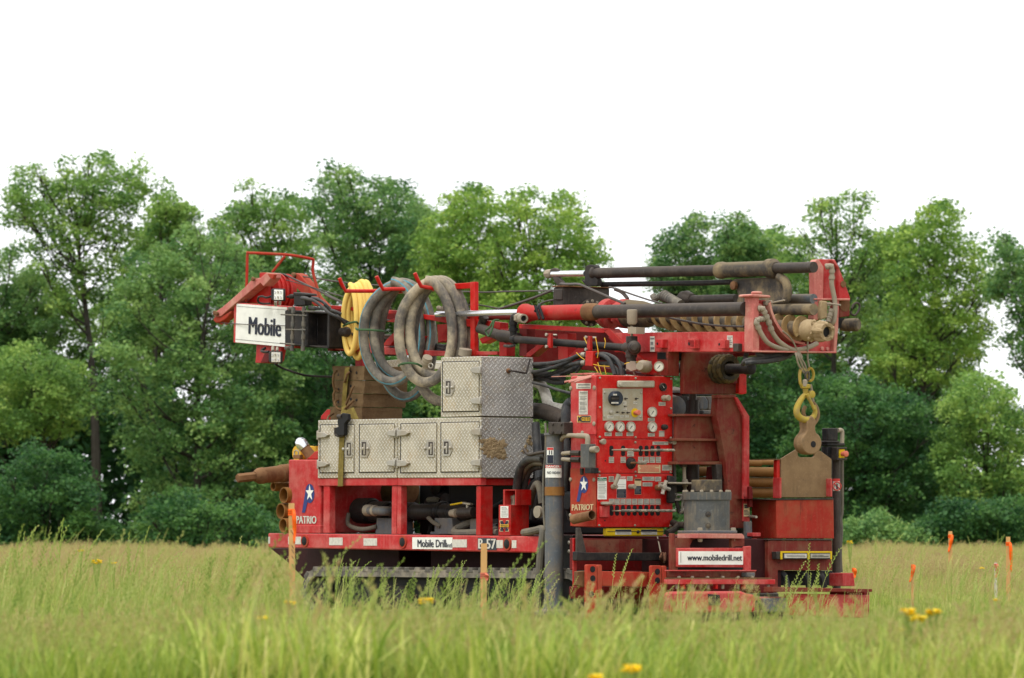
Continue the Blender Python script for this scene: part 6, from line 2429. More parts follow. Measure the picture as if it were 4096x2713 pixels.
mk('label', curved_u('k', (1800, 1085, 1872, 1114), JR2), A['red_print'], jk)
mk('label', curved_u('k', (1800, 1114, 1872, 1214), JR2), A['decal'], jk)
b = B()
c = axj + Vector((Vector((0.1, -1, 0)).dot(UX), Vector((0.1, -1, 0)).dot(VX), 0)).normalized() * (JR2 + 0.002)
c.z = onu('k', 1840, 1164, JU).z
dn = Vector((c.x - axj.x, c.y - axj.y, 0)).normalized()
sd_ = dn.cross(Vector((0, 0, 1)))
ring = [c + (sd_ * math.cos(6.283 * i / 20) + Vector((0, 0, 1)) * math.sin(6.283 * i / 20)) * 0.038 for i in range(20)]
b.mat(0).tube(ring, 0.005, 6, closed=True)
b.mat(0).tube([c + (sd_ + Vector((0, 0, 1))) * 0.026, c - (sd_ + Vector((0, 0, 1))) * 0.026], 0.005, 6)
b.mat(1).tube([c + Vector((0, 0, 0.02)), c - Vector((0, 0, 0.028))], 0.007, 6)
mk('warning_symbol', b, [A['red_print'], A['print']], jk)
b = B()
b.lathe((JU, jt.y, 0.03), (0, 0, 1), [(0, 0.16), (0.05, 0.16), (0.09, 0.1), (0.2, 0.085)], 18)
mk('jack_foot', b, A['mudsteel'], jk)

# ================================================================ mast
MV, MF = 0.78, 1.55      # near and far planes of the mast
VE = MV
EU = onv('g', 660, 1000, VE).x
# beam at the drill end
vbox('mast_beam', 'f', [(1280, 928), (2130, 922), (2130, 1140), (1280, 1150)], MV, MV + 0.16, 'red_dusty', bev=0.006)
vbox('mast_beam', 'g', [(-60, 942), (640, 938), (640, 1155), (-60, 1160)], MV, MV + 0.16, 'red_dusty', bev=0.006)
vbox('beam_plate', 'f', [(1260, 930), (1760, 945), (1760, 1400), (1620, 1400), (1210, 985)], MV + 0.02, MV + 0.12, 'red', bev=0.004)
vbox('beam_plate', 'f', [(1760, 1140), (1880, 1140), (1878, 1410), (1720, 1410), (1720, 1380), (1760, 1380)], MV - 0.01, MV + 0.12, 'red_brown', bev=0.004)
vbox('beam_void', 'f', [(1757, 1145), (1858, 1145), (1858, 1228), (1757, 1228)], MV - 0.012, MV + 0.02, 'void')
for r, x, y in (('f', 1785, 1050), ('f', 2138, 1048), ('g', 40, 1075), ('g', 365, 1075)):
    s_ = 2.8 / RG[r][2]
    o = vbox('beam_lug', r, [(x - 38 / s_, y - 50 / s_), (x + 38 / s_, y - 50 / s_), (x + 38 / s_, y + 48 / s_), (x - 38 / s_, y + 48 / s_)], MV - 0.06, MV - 0.001, 'red_dusty', bev=0.004)
    b = B()
    b.lathe(onv(r, x - 22 / s_, y, MV - 0.06), (0, -1, 0), [(0, 0.012), (0.002, 0.012), (0.003, 0)], 10)
    mk('pin_hole', b, A['void'], o)
paper('f', (1680, 968, 1730, 1140), 'v', MV - 0.001, rig, [A['decal'], A['printgrey']], [(0.1, .1), (0.35, .2), (0.7, .15)])
paper('g', (428, 980, 487, 1110), 'v', MV - 0.001, rig, [A['decal'], A['printgrey']], [(0.1, .06), (0.25, .06), (0.4, .06), (0.55, .06), (0.7, .06)])
vbox('beam_stop', 'g', [(490, 1065), (545, 1065), (545, 1155), (490, 1155)], MV - 0.05, MV - 0.001, 'steel')
# far beam
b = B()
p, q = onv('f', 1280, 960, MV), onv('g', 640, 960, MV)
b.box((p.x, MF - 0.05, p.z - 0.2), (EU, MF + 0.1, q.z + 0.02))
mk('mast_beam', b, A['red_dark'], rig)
# truss
T = lambda name, r, pts, m='red', v0=MV + 0.08, v1=MV + 0.18: vbox(name, r, pts, v0, v1, m, bev=0.004)
T('top_chord', 'f', [(210, 830), (1230, 882), (1160, 932), (210, 880)], v0=MV - 0.02, v1=MV + 0.1)
T('top_chord', 'f', [(1145, 890), (1225, 885), (1640, 1300), (1640, 1390), (1590, 1390)], 'red', MV - 0.02, MV + 0.1)
T('truss_web', 'f', [(650, 932), (760, 935), (760, 1230), (650, 1230)])
T('truss_web', 'f', [(215, 880), (300, 885), (300, 1190), (215, 1190)], 'red_dark')
T('truss_diagonal', 'f', [(520, 980), (560, 1015), (340, 1195), (250, 1195)])
T('truss_diagonal', 'f', [(760, 1195), (950, 1030), (1010, 1060), (840, 1225)])
T('truss_web', 'f', [(955, 1130), (1040, 1130), (1040, 1300), (950, 1300)], 'red', MV - 0.1, MV - 0.06)
T('bottom_chord', 'f', [(-20, 1240), (700, 1250), (1640, 1390), (1640, 1420), (700, 1320), (-20, 1290)], 'red_dark')
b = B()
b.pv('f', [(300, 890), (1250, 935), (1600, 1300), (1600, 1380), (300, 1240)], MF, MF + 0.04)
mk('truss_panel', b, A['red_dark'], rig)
T('top_chord', 'b', [(60, 450), (180, 458), (740, 505), (1300, 580), (1620, 600), (1829, 630), (1829, 720), (1620, 690), (1300, 640), (740, 540), (60, 488)])
T('bottom_chord', 'b', [(60, 810), (240, 820), (740, 905), (1300, 930), (1800, 930), (1800, 965), (1300, 975), (1000, 980), (600, 960), (60, 905)], 'red_dusty')
T('bottom_chord', 'b', [(60, 790), (180, 795), (180, 815), (60, 812)], 'pink')
for pts in ([(600, 870), (640, 810), (760, 690), (810, 690), (680, 870)], [(640, 620), (820, 540), (900, 560), (900, 640)], [(1170, 650), (1300, 640), (1300, 800), (1180, 840)], [(1195, 800), (1260, 690), (1310, 700), (1260, 830)], [(1610, 800), (1829, 690), (1829, 760), (1640, 850)], [(920, 870), (990, 770), (1050, 770), (980, 900)]):
    T('truss_diagonal', 'b', pts, 'red')
for x in (330, 1560):
    T('truss_web', 'b', [(x - 14, 930), (x + 55, 930), (x + 55, 1100), (x - 14, 1100)], 'red_dusty', MV + 0.3, MV + 0.4)
T('truss_web', 'f', [(-10, 880), (75, 890), (75, 1190), (-10, 1190)], 'red')
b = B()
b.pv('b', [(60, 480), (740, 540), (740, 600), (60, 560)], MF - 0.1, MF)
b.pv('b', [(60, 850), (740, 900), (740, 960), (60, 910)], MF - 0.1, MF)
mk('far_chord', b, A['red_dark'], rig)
vbox('mast_bracket', 'a', [(1480, 870), (1540, 870), (1540, 1290), (1480, 1285)], MV + 0.05, MV + 0.3, 'red_dark')
# hoses inside the truss
R_ = random.Random(21)
for i in range(8):
    k = B()
    y0 = 800 + i * 20
    k.tube(path('b', [(560, y0 + 10, 1.1), (760, y0 + R_.uniform(-10, 15), 1.05), (1000, y0 - 20 + R_.uniform(-20, 20), 1.05), (1200, 880 + R_.uniform(-50, 40), 1.0), (1330, 900 + R_.uniform(-80, 80), 1.0), (1600, 820 + R_.uniform(-20, 160), 1.1)]), R_.uniform(0.016, 0.026), 8)
    mk('hose', k, A['bhose'], rig)
for pts in ([(0, 440, 0.7), (70, 510, 0.72), (150, 580, 0.75), (260, 640, 0.85)], [(0, 480, 0.72), (90, 560, 0.75), (200, 640, 0.8)], [(60, 660, 0.9), (140, 660, 0.9), (250, 670, 0.95)]):
    k = B()
    k.tube(path('b', pts), 0.018, 8)
    mk('hose', k, A['bhose'], rig)
b = B()
b.tube(path('b', [(80, 735, 0.8), (200, 745, 0.85), (420, 760, 0.9), (720, 770, 0.95)]), 0.016, 8)
b.lathe(onv('b', 75, 735, 0.79), (1, 0.05, 0), [(0, 0.05), (0.05, 0.055), (0.25, 0.05), (0.27, 0.03)], 12)
mk('tensioner', b, A['steel'], rig)
b = B()
b.tube([onv('f', -180, 745, 0.82), onv('b', 1620, 690, 0.82), onv('f', 75, 985, 0.80)], 0.05, 12)
b.lathe(onv('f', -10, 960, 0.8), (1, 0, -0.1), [(0, 0.05), (0.03, 0.06), (0.3, 0.05)], 12)
mk('stay_cylinder', b, A['steel'], rig)

# chrome rod, red cylinder and black tube along the near side
yv = MV - 0.02
b = B()
b.mat(0).tube([onv('b', 1170, 543, yv + 0.06), onv('f', 270, 700, yv)], 0.030, 16)
feed = mk('feed_rod', b, A['chrome'], rig)
b = B()
b.tube([onv('b', 1300, 580, yv + 0.2), onv('f', 270, 752, yv + 0.1)], 0.026, 10)
mk('feed_guard', b, A['red_dark'], rig)
p0, p1, p2 = onv('f', 272, 712, yv), onv('f', 1010, 695, yv), onv('g', 625, 692, yv)
b = B()
d = p1 - p0
L = d.length
R = 85 * mm('f', p0)
b.lathe(p0, d, [(0, R * 0.5), (0, R * 1.28), (0.04, R * 1.28), (0.07, R * 1.1), (0.25, R * 0.9), (0.3, R * 1.0), (0.7, R * 1.03), (L, R * 1.0)], 26)
mk('feed_cylinder', b, A['rust_red'] if False else A['red'], rig)
b = B()
R2 = 78 * mm('f', p1)
b.lathe(p1 - d.normalized() * 0.05, d, [(0, R * 1.0), (0.0, R * 1.14), (0.12, R * 1.14), (0.16, R2)], 24)
mk('cylinder_gland', b, A['rust'], rig)
b = B()
b.tube([p1 + d.normalized() * 0.05, p2], 76 * mm('g', p2), 24)
mk('feed_tube', b, A['steel'], rig)
b = B()
for i in range(6):
    q = onv('f', 395 + i * 14, 625 + (i % 3) * 40, yv - 0.10)
    b.tube([q, q + Vector((0.03, 0, -0.06))], 0.014, 6)
b.tube(cr([onv('f', 390, 690, yv - 0.1), onv('f', 430, 640, yv - 0.08), onv('f', 440, 610, yv)], 5), 0.014, 6)
mk('safety_chain', b, A['void'], rig)

# upper feed rod and bridge
vu = 1.25
b = B()
b.mat(0).tube([onv('f', 590, 272, vu), onv('f', 960, 266, vu)], 36 * mm('f', onv('f', 800, 270, vu)), 16)
mk('chrome_rod', b, A['chrome'], rig)
b = B()
b.lathe(onv('f', 512, 270, vu), (1, 0, 0), [(0, 0.03), (0.02, 0.042), (0.09, 0.042), (0.1, 0.03)], 8)
mk('rod_nut', b, A['tanfit'], rig)
b = B()
b.pv('f', [(545, 240), (570, 210), (605, 200), (640, 215), (645, 300), (710, 380), (720, 405), (640, 405), (575, 310), (545, 280)], vu - 0.02, vu + 0.02)
mk('rod_bracket', b, A['steel'], rig, 0.01)
b = B()
b.pv('f', [(950, 200), (965, 175), (1000, 165), (1050, 168), (1066, 190), (1070, 310), (1090, 340), (1090, 405), (960, 405), (912, 345), (912, 330), (945, 350), (948, 260)], vu - 0.03, vu + 0.03)
mk('rod_bracket', b, A['black'], rig, 0.01)
s0, s1 = onv('f', 1040, 262, vu), onv('g', 370, 275, vu)
b = B()
b.lathe(onv('f', 1045, 258, vu), (1, 0, 0), [(0, 0.05), (0.01, 0.06), (0.04, 0.06), (0.05, 0.05)], 20)
b.tube([s0, s1], 60 * mm('g', s1), 20)
b.tube([s1, onv('g', 1366, 241, vu)], 59 * mm('g', s1), 20)
mk('feed_tube', b, A['steel'], rig)
b = B()
s2 = onv('g', 930, 252, vu)
dd = s2 - s1
Rm = 84 * mm('g', s1)
b.lathe(s1 - dd * 0.05, dd, [(0, Rm * 0.75), (0, Rm * 1.08), (0.05, Rm * 1.12), (0.1, Rm), (dd.length * 0.95, Rm * 0.98), (dd.length * 0.96, Rm * 1.22), (dd.length * 1.06, Rm * 1.22), (dd.length * 1.1, Rm * 0.8)], 26)
mk('slide_sleeve', b, A['mudsteel'], rig)
b = B()
b.tube([onv('f', 1140, 388, vu + 0.05), onv('f', 2240, 372, vu + 0.05), onv('g', 470, 402, vu + 0.05)], 0.025, 12)
mk('guide_rod', b, A['black'], rig)
vbox('bridge_plate', 'g', [(480, 370), (940, 345), (985, 335), (1040, 410), (1060, 520), (1040, 640), (520, 640), (540, 545), (510, 450), (470, 430)], vu + 0.02, vu + 0.09, 'mudsteel', bev=0.02)
b = B()
b.tube(cr([onv('g', 990, 340, vu), onv('g', 1060, 400, vu), onv('g', 1085, 500, vu), onv('g', 1070, 590, vu)], 5), 0.04, 12)
mk('bridge_rib', b, A['mudsteel'], rig)
b = B()
b.lathe(onv('g', 515, 440, vu), (0, -1, 0), [(0, 0.04), (0.03, 0.04), (0.035, 0.02)], 8)
mk('bolt', b, A['rust'], rig)
b = B()
b.tube([onv('g', 1040, 585, 1.45), onv('g', 1366, 585, 1.45)], 55 * mm('g', onv('g', 1200, 585, 1.45)), 18)
mk('guide_tube', b, A['gunmetal'], rig)
b = B()
b.tube([onv('g', 880, 700, 1.3), onv('g', 1366, 698, 1.3)], 62 * mm('g', onv('g', 1200, 700, 1.3)), 18)
mk('guide_tube', b, A['mudsteel'], rig)
b = B()
b.tube([onv('f', 2050, 560, 1.35), onv('g', 530, 580, 1.35)], 48 * mm('g', onv('g', 300, 580, 1.35)), 18)
b.lathe(onv('f', 2035, 555, 1.35), (1, 0, 0), [(0, 0.05), (0.02, 0.075), (0.08, 0.08), (0.16, 0.05)], 20)
mk('guide_tube', b, A['steel'], rig)

# gearbox and drill head
vbox('head_gearbox', 'f', [(590, 432), (620, 408), (706, 406), (706, 770), (590, 770)], 0.98, 1.53, 'steel', bev=0.015)
vbox('gearbox_lid', 'f', [(584, 402), (712, 399), (712, 412), (584, 418)], 0.965, 1.53, 'rust', bev=0.004)
vbox('gearbox_rib', 'f', [(600, 440), (695, 440), (690, 560), (600, 560)], 0.965, 0.979, 'steel')
GX = onv('f', 706, 600, 0.98).x
sc0 = onu('f', 1003, 702, GX)
def at(f, g_=0):
    return sc0
axd = (onv('g', 1290, 925, sc0.y - 0.03) - sc0).normalized()
b = B()
Rf = 155 * mm('f', sc0)
b.lathe(sc0, axd, [(0, Rf), (0.03, Rf), (0.035, Rf * 0.72), (0.25, Rf * 0.68)], 28)
hd_ = mk('drill_head', b, A['steel'], rig)
b = B()
for i in range(12):
    a_ = 6.283 * i / 12
    e1 = Vector((0, 0, 1)) - axd * axd.z
    e1.normalize()
    e2 = axd.cross(e1)
    q = sc0 + axd * 0.02 + (e1 * math.cos(a_) + e2 * math.sin(a_)) * Rf * 0.86
    b.lathe(q, axd, [(0, 0.016), (0.02, 0.016), (0.024, 0.008)], 6)
mk('bolt', b, A['tanfit'], hd_)
for x, rr, ln, mt in ((1190, 168, 0.10, 'red_dusty'), (1300, 120, 0.16, 'red'), (1365, 165, 0.10, 'red_dusty')):
    q = onv('f', x, 712, sc0.y - 0.01)
    R = rr * mm('f', q)
    k = B()
    k.lathe(q, axd, [(0, R * 0.6), (0, R * 0.96), (0.015, R), (ln, R), (ln + 0.02, R * 0.7)], 26)
    for i in range(10):
        a_ = 6.283 * i / 10 + 0.3
        e1 = Vector((0, 0, 1)) - axd * axd.z
        e1.normalize()
        e2 = axd.cross(e1)
        k.lathe(q - axd * 0.02 + (e1 * math.cos(a_) + e2 * math.sin(a_)) * R * 0.85, axd, [(0, 0.013), (0.02, 0.014)], 6)
    mk('spindle_flange', k, A[mt], rig)
q = onv('f', 1420, 712, sc0.y - 0.01)
R = 158 * mm('f', q)
b = B()
L = (onv('f', 1700, 728, sc0.y - 0.01) - q).length
b.lathe(q, axd, [(0, R * 0.8), (0.02, R), (L * 0.6, R * 0.98), (L * 0.9, R * 0.85), (L, R * 0.6)], 28)
mk('drive_sub', b, A['mudsteel'], rig)
# the auger hangs in the drill head
a0, a1 = onv('f', 1640, 735, sc0.y - 0.01), onv('g', 1270, 915, sc0.y - 0.03)
ag = thing('drill_auger', 'muddy ochre auger with a spiral flight lying along the lowered mast', 'auger', a0.lerp(a1, 0.5))
axd = (a1 - a0).normalized()
La = (a1 - a0).length
e1 = Vector((0, 0, 1)) - axd * axd.z
e1.normalize()
e2 = axd.cross(e1)
Rfl = 146 * mm('g', a1)
b = B()
b.lathe(a0 - axd * 0.1, axd, [(0, Rfl * 0.55), (La + 0.15, Rfl * 0.56)], 20)
mk('auger_stem', b, A['mudsteel'], ag)
b = B()
pitch = 0.165
turns = (La - 0.15) / pitch
n = int(turns * 26)
for i in range(n + 1):
    t_ = i / n
    a_ = t_ * turns * 2 * math.pi
    c = a0 + axd * (0.15 + (La - 0.15) * t_)
    d = e1 * math.cos(a_) + e2 * math.sin(a_)
    Rr = Rfl * min(1.0, 0.62 + t_ * 6)
    for off in (-0.009, 0.009):
        b.v += [c + d * Rfl * 0.5 + axd * off * 1.5, c + d * Rr + axd * off]
for i in range(n):
    q = i * 4
    w = q + 4
    b.face((q, q + 1, w + 1, w))
    b.face((q + 2, w + 2, w + 3, q + 3))
    b.face((q + 1, q + 3, w + 3, w + 1))
mk('auger_flight', b, A['mudsteel'] if False else worn('auger_steel', (136, 108, 66), (172, 148, 108), 0.8, (108, 90, 66), 0.5, 0.1, 0.6, 0.1, scale=7, top_dust=0.3), ag, sharp=50)
# muddy clutch jaw on the auger's end
j0 = onv('g', 1280, 922, sc0.y - 0.03)
b = B()
Rj = 100 * mm('g', j0)
b.lathe(j0, axd, [(0, Rj * 0.7), (0.02, Rj * 1.2), (0.08, Rj * 1.2), (0.12, Rj * 0.95), (0.2, Rj * 0.92)], 24)
mk('auger_collar', b, A['earth'], ag)
j1 = j0 + axd * 0.25
b = B()
b.pipe(j1 + axd * 0.06, j1 - axd * 0.08, Rj * 1.0, Rj * 0.62, 18)
R_ = random.Random(9)
for i in range(5):
    a_ = 6.283 * i / 5 + 0.2
    d = e1 * math.cos(a_) + e2 * math.sin(a_)
    b.lathe(j1 + d * Rj * 0.85 - axd * 0.06, axd, [(0, 0.026), (0.06, 0.03), (0.11, 0.024), (0.13, 0.01)], 8)
for i in range(24):
    a_ = R_.uniform(0, 6.283)
    d = e1 * math.cos(a_) + e2 * math.sin(a_)
    q = j0 + axd * R_.uniform(0.03, 0.26) + d * Rj * R_.uniform(0.9, 1.15)
    b.lathe(q - d * 0.03, d, [(0, R_.uniform(.012, .026)), (0.03, R_.uniform(.012, .022)), (0.042, 0.005)], 7)
mk('auger_jaw', b, A['earth'], ag)
b = B()
b.lathe(j1 + axd * 0.02, axd, [(0, Rj * 0.62), (0.005, Rj * 0.62), (0.006, 0)], 6)
mk('hex_socket', b, A['void'], ag)
b = B()
b.tube(cr([onv('f', 1712, 510, 1.2), onv('f', 1740, 545, 1.2), onv('f', 1790, 520, 1.2)], 4), 0.03, 10)
for i in range(9):
    c = onv('f', 1820 + i * 22, 505 + i * 11, 1.2)
    b.lathe(c, (1, 0, -0.45), [(0, 0.045), (0.02, 0.058 - i * 0.002), (0.04, 0.045)], 12)
mk('pulley_boot', b, A['rubber'], rig)

# mast end frame
er = rig
vbox('end_upright', 'g', [(615, 565), (708, 562), (712, 1160), (612, 1156)], VE - 0.02, VE + 0.05, 'pink', bev=0.006)
EUx = onv('g', 705, 900, VE + 0.02).x
b = B()
b.pu('g', [(700, 590), (850, 600), (880, 700), (930, 830), (1010, 950), (1110, 1035), (1250, 1075), (1400, 1070), (1520, 1020), (1600, 960), (1610, 1168), (700, 1156)], EUx, EUx - 0.03)
ep = mk('end_plate', b, A['red_brown'] if False else A['red_dusty'], rig, 0.004)
b = B()
b.prism([onu('g', 700, 1142, EUx + 0.10), onu('g', 1612, 1152, EUx + 0.10), onu('g', 1612, 1172, EUx + 0.1), onu('g', 700, 1160, EUx + 0.10)],
        [onu('g', 700, 1142, EUx - 0.04), onu('g', 1612, 1152, EUx - 0.04), onu('g', 1612, 1172, EUx - 0.04), onu('g', 700, 1160, EUx - 0.04)])
mk('plate_flange', b, A['pink'], ep, 0.003)
rim = cr([onu('g', x, y, EUx + 0.03) for x, y in ((862, 610), (885, 720), (930, 830), (1005, 940), (1105, 1025), (1240, 1060))], 5)
b = B()
n0 = len(b.v)
for p in rim:
    b.v += [p + Vector((0.05, 0, 0)), p + Vector((-0.05, 0, 0)), p + Vector((-0.05, 0, -0.018)) + Vector((0, -0.018, 0)), p + Vector((0.05, 0, -0.018)) + Vector((0, -0.018, 0))]
for i in range(len(rim) - 1):
    for k in range(4):
        k2 = (k + 1) % 4
        b.face((i * 4 + k, i * 4 + k2, i * 4 + 4 + k2, i * 4 + 4 + k))
mk('plate_rim', b, A['pink'], ep)
b = B()
for x, y in ((738, 985), (728, 1110), (1450, 1122), (1507, 1126), (1570, 870)):
    b.lathe(onu('g', x, y, EUx), (1, 0, 0), [(0, 0.019), (0.016, 0.019), (0.02, 0.01)], 6)
mk('bolt', b, A['pink'], ep)
b = B()
b.lathe(onu('g', 760, 690, EUx), (1, 0, 0), [(0, 0.046), (0.02, 0.046), (0.024, 0.03), (0.04, 0.028)], 20)
mk('rod_anchor', b, A['pink'], ep)
b = B()
b.pu('g', [(685, 540), (700, 530), (890, 545), (905, 560), (895, 572), (690, 562)], EUx + 0.08, EUx - 0.1)
b.lathe(onu('g', 748, 532, EUx), (0, 0, 1), [(0, 0.05), (0.02, 0.05), (0.024, 0.035)], 16)
mk('end_cap', b, A['pink'], rig, 0.012)
ubox('end_upright', 'g', [(1370, 190), (1400, 155), (1425, 160), (1475, 240), (1470, 580), (1455, 590), (1440, 800), (1400, 820), (1360, 800), (1375, 560)], EUx + 0.06, EUx - 0.02, 'pink', bev=0.006)
ubox('end_web', 'g', [(1405, 155), (1590, 158), (1640, 250), (1640, 590), (1470, 590), (1470, 240)], EUx - 0.02, EUx - 0.05, 'red_dusty', bev=0.004)
ubox('end_upright', 'g', [(1560, 162), (1595, 158), (1645, 250), (1762, 575), (1752, 600), (1640, 596), (1640, 260)], EUx + 0.03, EUx - 0.02, 'red_dusty', bev=0.006)
ubox('end_upright', 'g', [(1600, 600), (1642, 596), (1632, 900), (1612, 1168), (1580, 1168), (1590, 900)], EUx + 0.05, EUx - 0.03, 'pink', bev=0.006)
ubox('end_pocket', 'g', [(1640, 596), (1756, 600), (1755, 770), (1640, 785)], EUx - 0.04, EUx - 0.08, 'red_brown', bev=0.006)
ubox('end_ledge', 'g', [(1370, 578), (1760, 578), (1760, 600), (1370, 596)], EUx + 0.07, EUx - 0.08, 'pink', bev=0.004)
ubox('mud_clod', 'g', [(1450, 600), (1520, 612), (1518, 790), (1440, 810), (1436, 700)], EUx + 0.10, EUx + 0.03, 'earth', bev=0.012)
b = B()
b.lathe(onu('g', 1700, 650, EUx - 0.04), (1, 0, 0), [(0, 0.06), (0.004, 0.06), (0.005, 0)], 14)
b.lathe(onu('g', 1682, 425, EUx + 0.03), (1, 0, 0), [(0, 0.03), (0.01, 0.03), (0.012, 0)], 12)
mk('pin_hole', b, A['rust'], rig)
b = B()
b.lathe(onu('g', 1665, 868, EUx - 0.25), (0.9, 0.35, 0), [(0, 0.05), (0.05, 0.058), (0.16, 0.06), (0.18, 0.045), (0.181, 0)], 20)
mk('shaft_end', b, A['mudsteel'], rig)
b = B()
b.pu('g', [(1635, 790), (1700, 790), (1660, 900), (1635, 900)], EUx - 0.2, EUx - 0.3)
mk('shaft_bracket', b, A['black'], rig)
cb = thing('carabiner', 'steel snap link hooked on the mast end', 'snap link', onu('g', 1810, 760, EUx - 0.05))
b = B()
b.tube(cr([onu('g', x, y, EUx - 0.05) for x, y in ((1775, 690), (1800, 640), (1840, 628), (1862, 665), (1845, 720), (1810, 762), (1770, 745), (1768, 715))], 5), 0.010, 8)
mk('snap_hook', b, A['steel'], cb)


def ferrule_hose(r, pts, u, R, ribs, m='tanfit', name='hose'):
    b = B()
    P = cr([onu(r, x, y, u + (e if len(q) > 2 else 0)) for q in pts for (x, y, e) in [(q + (0,))[:3]]], 6)
    R *= 0.66
    b.tube(P, R, 12)
    for k in range(ribs):
        i = 1 + k * 4
        if i + 2 >= len(P):
            break
        b.tube([P[i], P[i + 2]], R * 1.28, 10)
    mk(name, b, A[m], ep)


ferrule_hose('g', [(765, 690, .05), (815, 690, .08), (840, 750, .08), (880, 840, .08), (915, 940, .08), (985, 1040, .08), (1080, 1110, .08), (1150, 1140, .08)], EUx, 0.034, 6)
ferrule_hose('g', [(835, 800, .05), (780, 805, .08), (745, 825, .08), (765, 890, .08), (810, 980, .08), (870, 1060, .08), (970, 1110, .08), (1080, 1138, .08)], EUx, 0.032, 5)
ferrule_hose('g', [(1490, 240, .03), (1555, 230, .06), (1562, 320, .06), (1560, 430, .06), (1585, 560, .06), (1598, 700, .06), (1582, 820, .06), (1560, 850, .04)], EUx + 0.02, 0.034, 4)
ferrule_hose('g', [(1530, 620, .1), (1530, 660, .1)], EUx, 0.03, 1)
ferrule_hose('g', [(1555, 690, .1), (1540, 760, .1), (1525, 800, .1), (1520, 830, .1)], EUx, 0.032, 3)
ferrule_hose('g', [(1150, 1140, .08), (1280, 1120, .08), (1400, 1065, .06)], EUx, 0.034, 0)
b = B()
for pts in ([(1030, 930, .1), (1100, 990, .1), (1150, 1060, .1), (1185, 1140, .1)], [(1300, 1040, .1), (1298, 1100, .1), (1300, 1160, .1)], [(850, 640, .02), (900, 630, .06), (1050, 598, .3)], [(1510, 640, .1), (1560, 640, .14), (1655, 650, .3)]):
    b.tube(cr([onu('g', x, y, EUx + e) for x, y, e in pts], 5), 0.008, 7)
mk('wire', b, A['tanfit'], ep)
ubox('wire_clip', 'g', [(850, 605), (920, 598), (930, 650), (855, 655)], EUx + 0.06, EUx + 0.01, 'tanfit', bev=0.006)
for pts in ([(600, 1290, .0), (640, 1250, .1), (800, 1225, .1), (980, 1200, .1), (1110, 1170, .05)], [(630, 1280, .1), (720, 1270, .15), (900, 1255, .15), (1050, 1220, .1), (1130, 1170, .05)], [(640, 1170, -.2), (625, 1230, -.2), (640, 1280, -.1)], [(750, 1175, .1), (850, 1200, .1), (980, 1190, .1), (1080, 1160, .05)]):
    k = B()
    k.tube(cr([onu('g', x, y, EUx - 0.1 + e) for x, y, e in pts], 5), 0.022, 9)
    mk('hose', k, A['bhose'], rig)

# hook, rope and sheave block that hang from the mast end
hu = EUx + 0.08
hk = thing('hoist_hook', 'yellow self-locking hook with chain hanging from the mast end', 'hook', onu('k', 1530, 480, hu))
H = lambda r, x, y, e=0: onu(r, x, y, hu + e)
b = B()
b.mat(0)
for dx in (-18, 0, 16):
    b.tube(cr([H('g', 1180 + dx, 1150, 0), H('g', 1195 + dx, 1200, .03), H('g', 1235 + dx * 2, 1290, .02), H('g', 1275 + dx, 1385, 0)], 5), 0.009, 8)
b.tube(cr([H('g', 1300, 1160, 0), H('g', 1300, 1230, 0), H('g', 1315, 1320, 0)], 4), 0.009, 8)
for i in range(3):
    b.lathe(H('g', 1180 + i * 14, 1140 + i * 26, 0), (0, 0.4, -1), [(0, 0.024), (0.02, 0.028), (0.035, 0.022)], 9)
mk('rope', b, A['tanfit'], hk)


def oval(r, pts, rr, m, par, name, e=0.0, n=9):
    b = B()
    b.tube(cr([H(r, x, y, e) for x, y in pts], 5, True), rr, n, closed=True)
    return mk(name, b, A[m], par)


oval('g', [(1225, 1350), (1255, 1342), (1280, 1370), (1285, 1440), (1275, 1500), (1235, 1515), (1218, 1480), (1214, 1400)], 0.015, 'yhook', hk, 'swivel_link')
oval('g', [(1320, 1335), (1350, 1350), (1362, 1400), (1350, 1455), (1318, 1468), (1300, 1430), (1300, 1370)], 0.013, 'yhook', hk, 'chain_link', -0.06)
oval('g', [(1292, 1375), (1312, 1385), (1312, 1450), (1290, 1460), (1275, 1420)], 0.010, 'mudsteel', hk, 'chain_link', 0.02)
b = B()
b.lathe(H('g', 1270, 1455, 0.02), (0, 0, -1), [(0, 0.012), (0.01, 0.022), (0.06, 0.022), (0.07, 0.014)], 12)
mk('swivel_pin', b, A['tanfit'], hk)
b = B()
b.lathe(H('k', 1520, 95, 0), (0, 0, -1), [(0, 0.034), (0.008, 0.048), (0.035, 0.046), (0.045, 0.026), (0.09, 0.02)], 14)
mk('hook_swivel', b, A['yhook'], hk)
b = B()
b.pu('k', [(1500, 190), (1530, 168), (1560, 178), (1585, 230), (1625, 330), (1640, 400), (1600, 470), (1540, 495), (1475, 480), (1425, 430), (1405, 380), (1420, 310), (1465, 240)], hu + 0.035, hu - 0.035)
outer = b
hkb = B()
# hook body: thick curved band instead of a solid plate
band = [(1530, 195), (1490, 235), (1445, 310), (1428, 380), (1450, 435), (1500, 465), (1555, 468), (1605, 435), (1622, 380), (1608, 320)]
P = cr([H('k', x, y) for x, y in band], 5)
nP = len(P)
rr_ = [0.020 + 0.011 * math.sin(math.pi * min(1, i / nP * 1.1)) for i in range(nP)]
hkb.tube(P, rr_, 12)
mk('hook_body', hkb, A['yhook'], hk)
b = B()
P = cr([H('k', x, y, 0.03) for x, y in ((1535, 200), (1560, 250), (1590, 310), (1612, 360))], 5)
b.tube(P, [0.018] * 6 + [0.015] * (len(P) - 6), 10)
b.lathe(H('k', 1535, 205, -0.04), (1, 0, 0), [(0, 0.034), (0.08, 0.034), (0.085, 0.02), (0.086, 0)], 14)
mk('hook_latch', b, A['yhook'], hk)
b = B()
b.tube(cr([H('k', x, y, -0.08) for x, y in ((1575, 100), (1590, 180), (1600, 250), (1605, 290))], 4), 0.011, 8)
